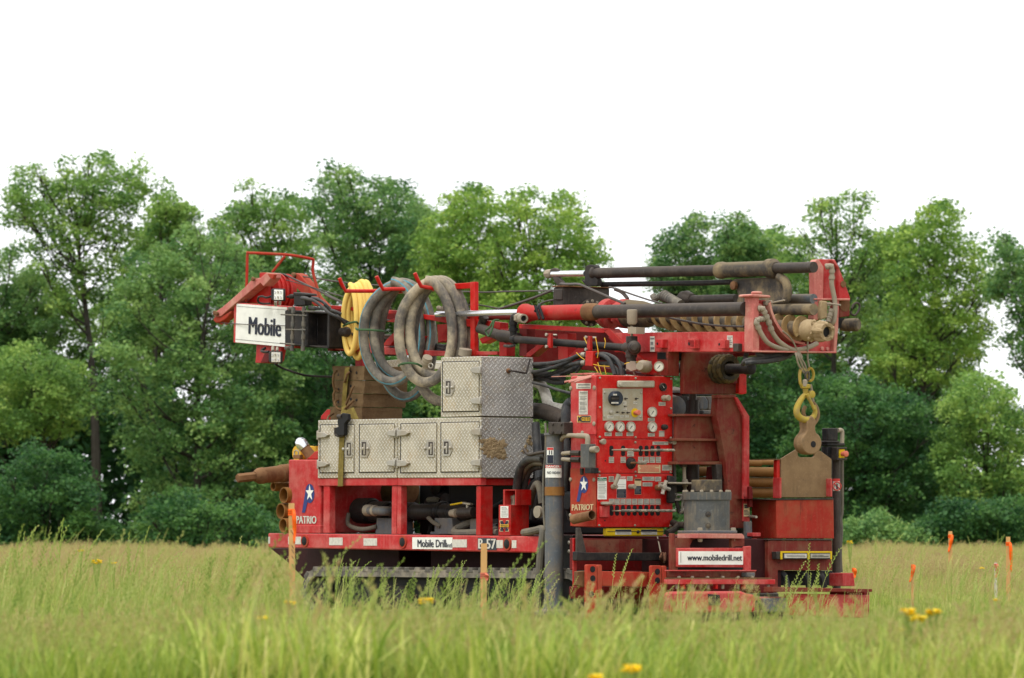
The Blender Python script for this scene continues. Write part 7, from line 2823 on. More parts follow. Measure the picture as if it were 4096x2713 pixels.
mk('tag_line', b, A['tanfit'], hk)
sb_ = thing('sheave_block', 'heavy muddy steel lifting eye hanging in the yellow hook', 'lifting eye', onu('k', 1570, 830, hu))
for dx, e in ((0, 0.03), (-30, -0.07)):
    b = B()
    ol = []
    cx_, cy_, r__ = 1585 + dx, 712, 108
    for i in range(21):
        a_ = math.radians(-58 + i * 296 / 20)
        ol.append((cx_ + r__ * math.cos(a_ + 0) if True else 0, cy_ + r__ * 1.12 * math.sin(a_)))
    ol = [(cx_ + r__ * math.cos(math.radians(t)), cy_ + r__ * 1.12 * math.sin(math.radians(t))) for t in range(-62, 243, 15)]
    ol += [(1528 + dx + 15, 570), (1535 + dx, 480), (1590 + dx, 425), (1632 + dx, 470), (1625 + dx, 570)]
    a_ = [onu('k', x, y, hu + e) for x, y in ol]
    b.prism(a_, [Vector((p.x - 0.075, p.y, p.z)) for p in a_])
    mk('cheek_plate', b, A['mudsteel'] if False else A['plate'], sb_, 0.01)
b = B()
b.lathe(onu('k', 1603, 725, hu + 0.031), (1, 0, 0), [(0, 34 * mm('k', onu('k', 1603, 725, hu))), (0.002, 34 * mm('k', onu('k', 1603, 725, hu))), (0.003, 0)], 18)
mk('eye_hole', b, A['void'], sb_)
b = B()
b.tube(cr([onu('k', x, y, hu - 0.05) for x, y in ((1520, 330), (1500, 390), (1540, 500), (1600, 520), (1650, 440), (1640, 350), (1600, 290))], 4), 0.018, 9)
mk('shackle_bow', b, A['plate'], sb_)

# ---- water pipe with valve in front of the mast truss
wv = MV - 0.14
b = B()
b.tube([onv('f', 160, 1000, wv), onv('f', 1400, 1095, wv)], 42 * mm('f', onv('f', 700, 1040, wv)), 16)
wp = mk('water_pipe', b, A['black'], rig)
b = B()
b.lathe(onv('f', 130, 1000, wv), (1, 0, -.06), [(0, 0.03), (0.02, 0.044), (0.07, 0.044), (0.08, 0.034)], 14)
b.tube(cr([onv('f', 150, 1010, wv), onv('f', 150, 930, wv), onv('f', 150, 800, wv), onv('f', 165, 745, wv), onv('f', 215, 760, wv)], 5), 0.034, 14)
b.lathe(onv('f', 150, 910, wv) - Vector((0, 0, 0.0)), (0, 0, 1), [(0, 0.046), (0.03, 0.046)], 12)
b.lathe(onv('f', 150, 840, wv), (0, 0, 1), [(0, 0.042), (0.03, 0.042)], 12)
mk('pipe_elbow', b, A['black'], wp)
b = B()
b.mat(0).lathe(onv('f', 195, 762, wv), (1, -0.3, 0), [(0, 0.036), (0.01, 0.046), (0.05, 0.046), (0.06, 0.04)], 6)
b.mat(0).pipe(onv('f', 275, 770, wv) + Vector((0.03, -0.03, 0)), onv('f', 225, 764, wv), 0.042, 0.028)
b.mat(1).lathe(onv('f', 275, 770, wv) + Vector((0.0, -0.02, 0)), (1, -0.3, 0), [(0, 0.028), (0.002, 0.028), (0.003, 0)], 14)
mk('hose_coupling', b, [A['tanfit'], A['void']], wp)
for x, y0, y1 in ((548, 935, 1098), (990, 965, 1130)):
    b = B()
    b.mat(0).pv('f', [(x - 18, y0), (x + 18, y0), (x + 18, y1), (x - 18, y1)], wv - 0.08, wv - 0.05)
    for yy in (y0 + 15, y1 - 15):
        b.mat(1).lathe(onv('f', x - 12, yy, wv - 0.08), (0, -1, 0), [(-0.1, 0.01), (0.01, 0.01), (0.01, 0.016), (0.025, 0.016)], 8)
    b.mat(1).tube([onv('f', x + 10, y0 + 18, wv - 0.06), onv('f', x + 90, y0 + 18, wv - 0.02)], 0.010, 8)
    mk('pipe_clamp', b, [A['red'], A['dullchrome']], rig, 0.003)
vb_ = wv - 0.02
b = B()
c = onv('f', 1470, 1100, vb_)
k = mm('f', c)
b.lathe(onv('f', 1385, 1095, vb_), (1, 0, 0), [(0, 40 * k), (0.03, 58 * k), (0.1, 62 * k), (0.14, 50 * k)], 16)
b.cyl(onv('f', 1470, 1260, vb_), onv('f', 1470, 990, vb_), 55 * k, 14)
b.lathe(onv('f', 1470, 1205, vb_), (0, 0, 1), [(0, 66 * k), (0.06, 66 * k)], 8)
b.lathe(onv('f', 1475, 1030, vb_), (0, 0, 1), [(0, 66 * k), (0.05, 66 * k)], 8)
b.lathe(onv('f', 1500, 1100, vb_ - 0.02), (0.8, -0.6, 0), [(0, 80 * k), (0.12, 80 * k), (0.14, 60 * k), (0.2, 56 * k), (0.21, 36 * k), (0.25, 34 * k), (0.252, 0)], 20)
vl = mk('water_valve', b, A['potgrey'] if False else A['steel'], rig)
b = B()
b.cyl(onv('f', 1475, 985, vb_), onv('f', 1475, 850, vb_), 14 * k, 8)
b.pv('f', [(1430, 862), (1526, 866), (1524, 940), (1430, 938)], vb_ - 0.05, vb_ + 0.05)
b.lathe(onv('f', 1480, 836, vb_), (0, 0, 1), [(0, 40 * k), (0.02, 58 * k), (0.13, 60 * k), (0.135, 50 * k)], 14)
b.cyl(onv('f', 1475, 985, vb_), onv('f', 1475, 965, vb_), 42 * k, 8)
mk('breather', b, A['tanfit'], vl)
b = B()
for x0, x1, y in ((1390, 1470, 1262), (1522, 1610, 1243)):
    b.mat(1).pv('f', [(x0, y + 12), (x0 + 30, y - 2), (x1, y - 8), (x1, y + 8), (x0 + 34, y + 12), (x0 + 4, y + 22)], vb_ - 0.06, vb_ - 0.02)
b.mat(0).pv('f', [(1410, 1275), (1445, 1262), (1460, 1245), (1500, 1245), (1530, 1290), (1530, 1340), (1470, 1360), (1410, 1330)], vb_ - 0.07, vb_ + 0.03)
b.mat(0).tube([onv('f', 1520, 1308, vb_), onv('f', 1650, 1306, vb_)], 20 * k, 12)
b.mat(0).pv('f', [(1590, 1248), (1640, 1245), (1640, 1300), (1596, 1305)], vb_ - 0.04, vb_ + 0.02)
b.mat(0).tube(cr([onv('f', 1390, 1400, vb_), onv('f', 1400, 1360, vb_), onv('f', 1440, 1330, vb_)], 4), 16 * k, 8)
b.mat(0).tube(cr([onv('f', 1510, 1410, vb_), onv('f', 1500, 1370, vb_), onv('f', 1490, 1340, vb_)], 4), 12 * k, 8)
mk('ball_valve', b, [A['tanfit'], A['amber']], rig, 0.004)
b = B()
c = onv('f', 1690, 1306, vb_)
b.lathe(c - Vector((0.06, 0, 0)), (0.55, -0.83, 0), [(-0.04, 50 * k), (0.0, 68 * k), (0.12, 70 * k), (0.14, 56 * k), (0.2, 44 * k)], 22)
mk('gauge_body', b, A['tanfit'], rig)
gauge('f', 0, 0, 58, A['face'], A['tanfit'], A['print'], 0.7, rig, (0.80, -0.6, 0), onv('f', 1780, 1308, vb_ - 0.16))
# bundle of hoses with a red clamp
vh = MV - 0.22
for (pts, rr) in (([(365, 1282, .05), (560, 1272, 0), (760, 1230, 0), (880, 1180, 0), (955, 1172, 0)], .028), ([(365, 1305, .08), (600, 1320, .05), (760, 1290, .02), (900, 1262, 0), (955, 1262, 0)], .028),
                  ([(365, 1370, .03), (520, 1340, 0), (720, 1270, 0), (860, 1200, .02), (930, 1180, .02)], .026), ([(365, 1400, .1), (520, 1400, .06), (680, 1345, .05), (800, 1290, .05), (940, 1225, .05)], .026),
                  ([(1020, 1178, 0), (1120, 1175, -.02), (1200, 1210, -.04), (1255, 1300, -.04), (1285, 1400, -.04)], .030), ([(1020, 1190, .04), (1160, 1165, .03), (1290, 1215, 0), (1350, 1310, -.02), (1365, 1400, -.02)], .028),
                  ([(1020, 1265, 0), (1120, 1272, .02), (1230, 1282, .02), (1310, 1340, 0), (1330, 1400, 0)], .028), ([(1040, 1275, .06), (1200, 1270, .08), (1320, 1260, .06), (1400, 1300, .05)], .028),
                  ([(1020, 1222, .05), (1150, 1215, .06), (1260, 1240, .05), (1380, 1330, .05), (1395, 1400, .05)], .026),
                  ([(365, 1440, .1), (480, 1450, .1), (600, 1490, .1), (720, 1490, .1)], .024), ([(365, 1380, .2), (620, 1400, .3), (900, 1300, .3)], .05), ([(365, 1420, .3), (700, 1430, .3)], .06),
                  ([(850, 1380, .1), (890, 1330, .1), (920, 1290, .1)], .018)):
    k_ = B()
    k_.tube(path('f', [(x, y, vh + e) for x, y, e in pts]), rr * 0.68, 10)
    mk('hose', k_, A['bhose'], rig)
b = B()
for x, y in ((935, 1172), (935, 1262)):
    b.mat(0).tube([onv('f', x - 15, y, vh), onv('f', x + 25, y, vh)], 0.022, 10)
for x, y in ((1045, 1180), (1045, 1264)):
    b.mat(0).tube([onv('f', x - 25, y, vh), onv('f', x + 15, y, vh)], 0.022, 10)
    b.mat(1).tube([onv('f', x + 18, y, vh), onv('f', x + 30, y, vh)], 0.023, 10)
mk('hose_fitting', b, [A['dullchrome'], A['amber']], rig)
vbox('hose_clamp', 'f', [(960, 1132), (1040, 1135), (1035, 1302), (950, 1298)], vh - 0.06, vh + 0.02, 'red_clean', bev=0.004)
b = B()
for pts in ([(940, 980), (960, 1020), (972, 1050)], [(1070, 980), (1090, 1080), (1100, 1150), (1090, 1210)], [(855, 1150), (900, 1195), (950, 1232)], [(1060, 1310), (1085, 1350), (1105, 1395)], [(1095, 1260), (1115, 1330), (1135, 1398)], [(1170, 985), (1180, 1030), (1170, 1100)], [(1165, 1290), (1178, 1350), (1190, 1395)], [(1030, 1278), (1120, 1298), (1230, 1305)]):
    b.tube(path('f', [(x, y, vh - 0.05) for x, y in pts], 4), 0.004, 6)
mk('cable_tie', b, A['amber'], rig)
b = B()
b.tube(path('f', [(50, 1075, wv), (110, 1080, wv - .02), (170, 1065, wv)], 4), 0.014, 7)
mk('pin_chain', b, A['steel'], rig)

# ================================================================ sign end of the mast
sv = 0.70
vbox('sign_frame', 'a', [(415, 728), (1100, 778), (1100, 1258), (388, 1192), (395, 730)], sv, sv + 0.12, 'red_dusty', bev=0.004)
b = B()
b.pv('a', [(425, 740), (1010, 782), (985, 1242), (410, 1188)], sv - 0.006, sv - 0.0005)
sg = mk('sign_plate', b, A['white'], rig, label='white sign at the front end of the mast reading Mobile')
b = B()
b.pv('a', [(428, 768), (1008, 812), (1008, 816), (428, 772)], sv - 0.0085, sv - 0.006)
b.pv('a', [(412, 1150), (990, 1205), (990, 1210), (412, 1155)], sv - 0.0085, sv - 0.006)
mk('printed_line', b, A['printgrey'], sg)
lettering('a', [(565, 893), (945, 920), (940, 1126), (560, 1092)], 'v', sv - 0.010, 'Mobile', 0.022, A['print'], sg)
vbox('mast_head', 'a', [(530, 730), (690, 545), (690, 380), (760, 378), (800, 520), (800, 745)], 0.80, 0.83, 'red_dusty' if False else 'red', bev=0.006)
vbox('sheave_arm', 'a', [(165, 860), (170, 838), (260, 780), (375, 680), (530, 540), (600, 460), (700, 440), (770, 380), (830, 385), (830, 440), (735, 540), (700, 500), (410, 740), (240, 890), (165, 890)], sv - 0.02, sv + 0.10, 'pink', bev=0.006)
b = B()
c = onv('a', 235, 905, sv + 0.04)
b.pv('a', [(148, 930), (170, 890), (240, 895), (360, 820), (352, 860), (300, 920), (230, 960), (180, 965)], sv - 0.01, sv + 0.08)
mk('sheave_guard', b, A['rust_red'], rig, 0.01)
b = B()
b.lathe(onv('a', 280, 900, sv + 0.05), (0, 1, 0), [(-0.03, 0.075), (-0.015, 0.06), (0.015, 0.06), (0.03, 0.075)], 20)
mk('sheave', b, A['rust_red'], rig)
b = B()
for x, y in ((190, 850), (215, 858), (635, 455)):
    b.lathe(onv('a', x, y, sv - 0.02), (0, -1, 0), [(-0.06, 0.014), (0.01, 0.014), (0.012, 0.022), (0.03, 0.022), (0.035, 0.012)], 8)
mk('bolt', b, A['rust'], rig)
vbox('arm_clamp', 'a', [(780, 390), (860, 400), (840, 460), (800, 430)], sv - 0.06, sv - 0.021, 'rust_red')
for i in range(4):
    x = 830 + i * 42
    b = B()
    P = [(x - 30, 420), (x, 392), (x + 40, 400), (x + 110, 440), (x + 165, 560), (x + 180, 700), (x + 150, 760)]
    p = [onv('a', px_2, py_2 + i * 2, 1.0 + i * 0.0 + 0.02) for px_2, py_2 in P]
    c = onv('a', 800, 600, 0.86) + Vector((0, i * 0.05, 0))
    R = 215 * mm('a', c)
    b.lathe(c, (0, 1, 0), [(0, R), (0.02, R), (0.035, R * 0.9), (0.05, R * 0.9), (0.065, R)], 34)
    mk('crown_sheave', b, A['red'], rig)
vbox('sheave_arm', 'a', [(1035, 445), (1060, 410), (1100, 385), (1150, 400), (1245, 510), (1330, 660), (1440, 770), (1330, 770), (1120, 560), (1035, 530)], 1.35, 1.45, 'rust_red', bev=0.006)
b = B()
for x, y in ((1100, 415), (1060, 520)):
    b.lathe(onv('a', x, y, 1.35), (0, -1, 0), [(0, 0.03), (0.03, 0.03), (0.035, 0.02)], 10)
mk('bolt', b, A['rust'], rig)
b = B()
gp_ = [(535, 720, .75), (545, 400, .75), (552, 170, .75), (580, 152, .76), (800, 160, .9), (1060, 178, 1.1), (1290, 220, 1.3), (1315, 245, 1.33), (1310, 360, 1.33), (1350, 520, 1.35), (1430, 770, 1.38)]
b.tube(path('a', gp_, 5), 0.015, 10)
b.tube([onv('a', 985, 190, 1.02), onv('a', 840, 375, 0.95)], 0.014, 10)
mk('guard_rail', b, A['rust_red'], rig)
vbox('mast_foot', 'a', [(655, 1215), (950, 1245), (920, 1400), (890, 1435), (640, 1428), (650, 1320)], sv + 0.06, sv + 0.12, 'red_dusty', bev=0.005)
vbox('mast_gusset', 'a', [(760, 1290), (800, 1300), (790, 1425), (700, 1425)], sv + 0.02, sv + 0.06, 'red_dark')


def work_light(x0, y0, x1, y1, m):
    b = B()
    b.mat(0).pv('a', [(x0 - 20, y0 + 12), (x0, y0), (x1, y0 + 4), (x1, y1), (x0, y1 - 4), (x0 - 20, y1 - 20)], sv - 0.14, sv - 0.115)
    o = mk('work_light', b, A['black'], rig, 0.012)
    w, h = x1 - x0, y1 - y0
    k = B()
    k.pv('a', [(x0 + 0.12 * w, y0 + 0.1 * h), (x1 - 0.1 * w, y0 + 0.12 * h), (x1 - 0.1 * w, y1 - 0.1 * h), (x0 + 0.12 * w, y1 - 0.1 * h)], sv - 0.146, sv - 0.139)
    mk('light_face', k, A[m], o, 0.004)
    for i in range(2):
        for j in range(3):
            q = onv('a', x0 + w * (0.26 + 0.25 * j), y0 + h * (0.3 + 0.4 * i), sv - 0.146)
            k = B()
            k.lathe(q, (0, -1, 0), [(0, 0.011), (0.006, 0.013), (0.007, 0.010), (0.003, 0.004), (0.002, 0)], 12)
            mk('light_lens', k, A['lens'] if (j != 1) else A['dullchrome'], o)
    k = B()
    s_ = 1 if y0 < 800 else -1
    yb = y1 if s_ > 0 else y0
    k.tube([onv('a', (x0 + x1) / 2 - 30, yb, sv - 0.08), onv('a', (x0 + x1) / 2 - 30, yb + 45 * s_, sv - 0.04)], 0.016, 8)
    k.tube([onv('a', (x0 + x1) / 2 + 20, yb, sv - 0.08), onv('a', (x0 + x1) / 2 + 20, yb + 35 * s_, sv - 0.04)], 0.014, 8)
    mk('light_bracket', k, A['dullchrome'], o)
    return o


w1 = work_light(842, 562, 974, 712, 'white')
b = B()
b.tube(path('a', [(830, 655, sv - .1), (770, 670, sv - .12), (720, 655, sv - .12), (680, 670, sv - .1), (675, 715, sv - .08), (720, 740, sv - .06), (810, 740, sv - .05)]), 0.011, 8)
mk('light_cable', b, A['black'], w1)
w2 = work_light(812, 1290, 942, 1435, 'decal')
b = B()
b.tube(path('a', [(800, 1300, sv - .06), (740, 1300, sv - .06), (715, 1285, sv - .04), (760, 1255, sv - .02)]), 0.014, 8)
b.tube(path('a', [(870, 1440, sv - .08), (960, 1490, sv), (1120, 1545, .1 + sv), (1240, 1575, .2 + sv), (1500, 1590, .3 + sv), (1700, 1592, .4 + sv)]), 0.011, 8)
mk('light_cable', b, A['black'], w2)

# winch
wq = sv - 0.06
b = B()
b.pv('a', [(985, 820), (1235, 838), (1235, 1245), (985, 1218)], sv - 0.012, sv + 0.3)
b.pv('a', [(1480, 850), (1500, 850), (1500, 1250), (1470, 1250)], wq, wq + 0.4)
b.pv('a', [(1000, 812), (1490, 845), (1490, 862), (1000, 835)], wq, wq + 0.4)
b.pv('a', [(990, 1195), (1490, 1245), (1490, 1262), (990, 1215)], wq, wq + 0.4)
b.pv('a', [(1228, 838), (1252, 838), (1250, 1250), (1225, 1248)], wq - 0.02, wq + 0.1)
wn_ = mk('winch', b, A['black'], rig, 0.006)
b = B()
p, q = onv('a', 1130, 1030, wq + 0.24), onv('a', 1470, 1060, wq + 0.24)
Rw = 120 * mm('a', p)
b.lathe(p, q - p, [(0, Rw * 1.1), (0.02, Rw * 1.1), (0.022, Rw * 0.8)] + [(0.03 + i * 0.018, Rw * (0.86 if i % 2 else 0.80)) for i in range(22)] + [((q - p).length * 0.8, Rw * 1.1), ((q - p).length * 0.82, Rw * 1.1)], 24)
mk('winch_drum', b, worn('drum_cable', (66, 46, 38), (96, 72, 58), 0.4, (40, 32, 28), 0.4), wn_)
b = B()
b.pv('a', [(1085, 620), (1225, 632), (1225, 760), (1090, 770)], wq - 0.04, wq + 0.04)
b.pv('a', [(1080, 605), (1260, 622), (1268, 650), (1080, 640)], wq - 0.05, wq + 0.05)
b.lathe(onv('a', 1100, 655, wq - 0.02), (-1, -0.05, 0), [(0, 0.022), (0.07, 0.026), (0.08, 0.012), (0.13, 0.012)], 10)
mk('winch_motor', b, A['black'], wn_, 0.01)
for x0, x1, y0, y1 in ((1085, 1068, 775, 1270), (1208, 1195, 770, 1270)):
    b = B()
    b.tube([onv('a', x0, y0, wq - 0.05), onv('a', x1, y1, wq - 0.05)], 18 * mm('a', onv('a', x0, y0, wq)), 10)
    for f in (0.08, 0.4, 0.7, 0.97):
        c = onv('a', x0 + (x1 - x0) * f, y0 + (y1 - y0) * f, wq - 0.05)
        b.lathe(c - Vector((0, 0, 0.03)), (0, 0, 1), [(0, 0.022), (0.05, 0.022)], 10)
    mk('winch_rod', b, A['tanfit'] if False else A['potgrey'], wn_)
b = B()
for x0, y0, x1, y1 in ((940, 868, 1240, 880), (1000, 1040, 1225, 1048), (930, 1200, 1100, 1215), (1180, 828, 1320, 834), (1160, 1040, 1225, 1046)):
    b.tube([onv('a', x0, y0, wq - 0.06), onv('a', x1, y1, wq - 0.06)], 0.007, 7)
for x, y in ((1040, 800), (1020, 1255), (1000, 1255)):
    b.lathe(onv('a', x, y, wq - 0.06), (-0.5, -1, 0), [(-0.03, 0.02), (0.012, 0.02), (0.015, 0.012)], 9)
mk('winch_tie_bar', b, A['potgrey'], wn_)
for pts in ([(1180, 675, wq - .07), (1250, 685, wq - .1), (1330, 710, wq - .1), (1420, 780, wq - .08), (1500, 850, wq - .06), (1600, 900, wq), (1680, 970, wq + .1)], [(1300, 680, wq - .05), (1370, 690, wq - .06), (1450, 740, wq - .05), (1520, 820, wq), (1580, 870, wq + .05)], [(1270, 790, wq), (1400, 800, wq), (1540, 820, wq), (1640, 860, wq + .05)]):
    b = B()
    b.tube(path('a', pts), 0.015, 9)
    b.lathe(onv('a', *pts[0]), (1, 0, -0.1), [(0, 0.02), (0.05, 0.022), (0.12, 0.018)], 9)
    mk('hose', b, A['bhose'], wn_)

# cables of the mast
CB = [
 ('a', [(205, 960, sv + .02), (600, 985, sv - .03), (985, 998, sv - .02)], 0.007),
 ('a', [(860, 400, 1.0), (960, 400, 1.0), (1040, 430, 1.0), (1640, 715, 0.95)], 0.016),
 ('b', [(0, 338, 0.95), (170, 415, 0.95), (700, 620, 0.98)], 0.016),
 ('a', [(830, 420, 0.97), (1200, 520, 0.97), (1640, 650, 0.97)], 0.008),
 ('b', [(0, 305, 0.97), (170, 352, 0.97), (700, 480, 1.0)], 0.008),
 ('a', [(1120, 415, 1.38), (1200, 425, 1.38), (1640, 490, 1.38)], 0.012),
 ('b', [(0, 185, 1.38), (330, 222, 1.38), (1450, 305, 1.3), (1829, 308, 1.28)], 0.012),
 ('f', [(-10, 468, 1.28), (300, 462, 1.28), (590, 455, 1.26)], 0.013),
 ('f', [(-120, 700, 1.0), (0, 660, 1.0), (300, 565, 1.0), (580, 455, 1.02)], 0.021),
 ('f', [(440, 610, 1.0), (520, 575, 1.0), (600, 560, 1.0)], 0.014),
 ('f', [(680, 380, 1.1), (760, 385, 1.05), (880, 385, 0.98), (960, 415, 0.95), (1200, 520, 0.92), (1400, 602, 0.9)], 0.021),
 ('f', [(1225, 415, 1.05), (1300, 435, 1.0), (1500, 505, 0.95), (1700, 570, 0.92), (1820, 598, 0.9)], 0.014),
 ('f', [(1290, 440, 1.3), (1360, 470, 1.3), (1410, 520, 1.3), (1430, 550, 1.3)], 0.03),
 ('f', [(1870, 750, 0.9), (1960, 775, 0.9), (2240, 830, 0.9)], 0.017),
 ('g', [(-10, 828, 0.9), (150, 855, 0.9), (350, 875, 0.9), (610, 885, 0.85)], 0.017),
 ('b', [(1450, 470, 1.0), (1560, 440, 1.0), (1829, 485, 1.0)], 0.012),
]
for r, pts, rr in CB:
    b = B()
    b.tube(path(r, pts), rr * 0.6, 7)
    mk('wire_rope', b, A['cable'], rig)
b = B()
for x, y in ((1175, 470), (1210, 480), (1240, 455), (1260, 500), (1215, 585), (1250, 605), (1280, 620)):
    b.lathe(onv('b', x, y, 0.9), (1, 0, -0.3), [(0, 0.015), (0.03, 0.026), (0.06, 0.015)], 8)
mk('rope_clamp', b, A['tanfit'], rig)
b = B()
b.tube(path('b', [(1690, 745, wv), (1680, 710, wv), (1720, 680, wv - .03), (1760, 610, wv), (1820, 602, wv + .05)], 4), 0.009, 7)
b.tube(path('b', [(1690, 745, wv), (1710, 770, wv - .03), (1740, 720, wv - .03), (1770, 605, wv)], 4), 0.009, 7)
mk('tie_cord', b, A['cord'], rig)

# ---- hose rack with three hooks
HV0 = 0.62
vbox('rack_post', 'b', [(1515, 205), (1562, 202), (1562, 975), (1518, 975)], 0.84, 0.89, 'red_clean', bev=0.006)
b = B()
p, q = onv('b', 1562, 202, 0.84), onv('b', 1562, 268, 0.84)
l_ = onv('b', 500, 240, 0.84)
b.box((l_.x, 0.845, q.z), (onv('b', 1520, 220, 0.84).x, 0.915, p.z - 0.004))
mk('rack_bar', b, A['red_clean'], rig, 0.006)
for pts in ([(150, 165), (172, 220), (215, 300)], [(538, 145), (570, 215), (608, 282), (720, 278), (810, 280)], [(938, 112), (968, 180), (1005, 250), (1060, 260), (1150, 275)]):
    us = onv('b', pts[2][0], pts[2][1], 0.48).x
    b = B()
    P = [onu('b', x, y, us) for x, y in pts]
    if len(P) == 3:
        P.append(P[-1] + Vector((0, 0.35, 0.01)))
    P.append(Vector((us, 0.88, P[-1].z)))
    b.tube(P, 0.019, 10)
    mk('hose_hook', b, A['red_clean'], rig)


def coil(root, name, m, loops, rr, per=44, stripe=None, tilt=0.0):
    """loops: list of (cx, top, bottom, half width) in crop b with plane v"""
    b = B()
    P = []
    nl = len(loops)
    for i in range(nl):
        cx0, t0, b0, w0, v0 = loops[i]
        cx1, t1, b1, w1, v1 = loops[min(i + 1, nl - 1)]
        for k in range(per):
            f = k / per
            a_ = 2 * math.pi * f
            g_ = max(0.0, (f - 0.78) / 0.22)
            g_ = g_ * g_ * (3 - 2 * g_)
            cx, t, bt, w, v = [x + (y - x) * g_ for x, y in ((cx0, cx1), (t0, t1), (b0, b1), (w0, w1), (v0, v1))]
            y = (t + bt) / 2 - (bt - t) / 2 * math.cos(a_)
            sk_ = 0.88 + 0.12 * math.sin(a_ * 0.5)
            x = cx + w * math.sin(a_) * sk_
            P.append(onv('b', x, y, v + tilt * math.sin(a_)))
    b.tube(P, rr, 14)
    o = mk(name, b, A[m], root)
    if stripe:
        s = B()
        n = len(P)
        Q = []
        for i in range(n):
            c = Vector(((P[max(0, i - per // 2)] + P[min(n - 1, i + per // 2)]) / 2))
            t_ = (P[min(n - 1, i + 1)] - P[max(0, i - 1)]).normalized()
            o_ = Vector((P[i].x - c.x, 0, P[i].z - c.z))
            o_ = (o_ - t_ * o_.dot(t_))
            o_ = (o_.normalized() * 0.45 + Vector((0.30, -0.80, 0))).normalized()
            o_ = (o_ - t_ * o_.dot(t_)).normalized()
            sd = t_.cross(o_).normalized()
            Q.append((P[i] + o_ * (rr * 0.99) - sd * rr * 0.15, P[i] + o_ * (rr * 1.03), P[i] + o_ * (rr * 0.99) + sd * rr * 0.15))
        for q in Q:
            s.v += list(q)
        for i in range(n - 1):
            for k in range(2):
                s.face((i * 3 + k, i * 3 + k + 1, i * 3 + 4 + k, i * 3 + 3 + k))
        mk('hose_stripe', s, A['blue'], root)
    return o


hy = thing('yellow_hose', 'coiled yellow air hose on the hook nearest the mast sign', 'hose', onv('b', 300, 1000, 0.6), 'hoses coiled on the rack')
coil(hy, 'hose_coil', 'yhose', [(262, 232, 955, 70, 0.80), (310, 245, 900, 74, 0.84), (345, 228, 1000, 76, 0.88), (385, 200, 945, 78, 0.92), (425, 205, 880, 74, 0.96), (445, 240, 930, 68, 1.0)], 0.027)
hb = thing('striped_hose', 'thick grey suction hose with a blue stripe coiled on the middle hook', 'hose', onv('b', 760, 1400, 0.7), 'hoses coiled on the rack')
coil(hb, 'hose_coil', 'rubber', [(701, 200, 1250, 309, 0.68), (811, 212, 1190, 312, 0.78), (845, 225, 1410, 290, 0.88)], 0.049, stripe=True, tilt=0.16)
hm = thing('muddy_hose', 'thick muddy grey suction hose coiled on the hook beside the upper tool cabinet', 'hose', onv('b', 1150, 1450, 0.7), 'hoses coiled on the rack')
coil(hm, 'hose_coil', 'mudrubber', [(1053, 190, 1255, 290, 0.58), (1160, 190, 1190, 284, 0.68), (1210, 188, 1450, 304, 0.78)], 0.050, tilt=0.16)
# end couplings and cords on the coils
b = B()
p, q = onv('b', 1075, 990, 0.60), onv('b', 1040, 1110, 0.62)
b.tube([p, q], 0.046, 14)
for f in (0.15, 0.4, 0.75):
    c = p.lerp(q, f)
    b.tube([c, c + (q - p) * 0.12], 0.05, 14)
cpl = mk('hose_coupling', b, A['tanfit'], hb)
b = B()
ring = [onv('b', 1105 + 22 * math.cos(6.283 * i / 14), 1080 + 26 * math.sin(6.283 * i / 14), 0.56) for i in range(14)]
b.tube(ring, 0.006, 6, closed=True)
mk('pull_ring', b, A['dullchrome'], hb)
b = B()
b.tube([onv('b', 1470, 905, 0.76), onv('b', 1460, 975, 0.76)], 0.062, 14)
mk('hose_coupling', b, A['tanfit'], hm)


def cord(root, pts):
    b = B()
    b.tube(path('b', pts, 6), 0.011, 7)
    mk('cord', b, A['cord'], root)


cord(hy, [(190, 665, 0.77), (240, 640, 0.74), (320, 622, 0.76), (345, 640, 0.8)])
cord(hb, [(325, 690, 0.50), (345, 702, 0.45), (460, 705, 0.48), (540, 712, 0.52), (615, 718, 0.6)])
cord(hm, [(770, 1082, 0.45), (800, 1062, 0.41), (880, 1052, 0.42), (960, 1062, 0.47), (1010, 1088, 0.55)])

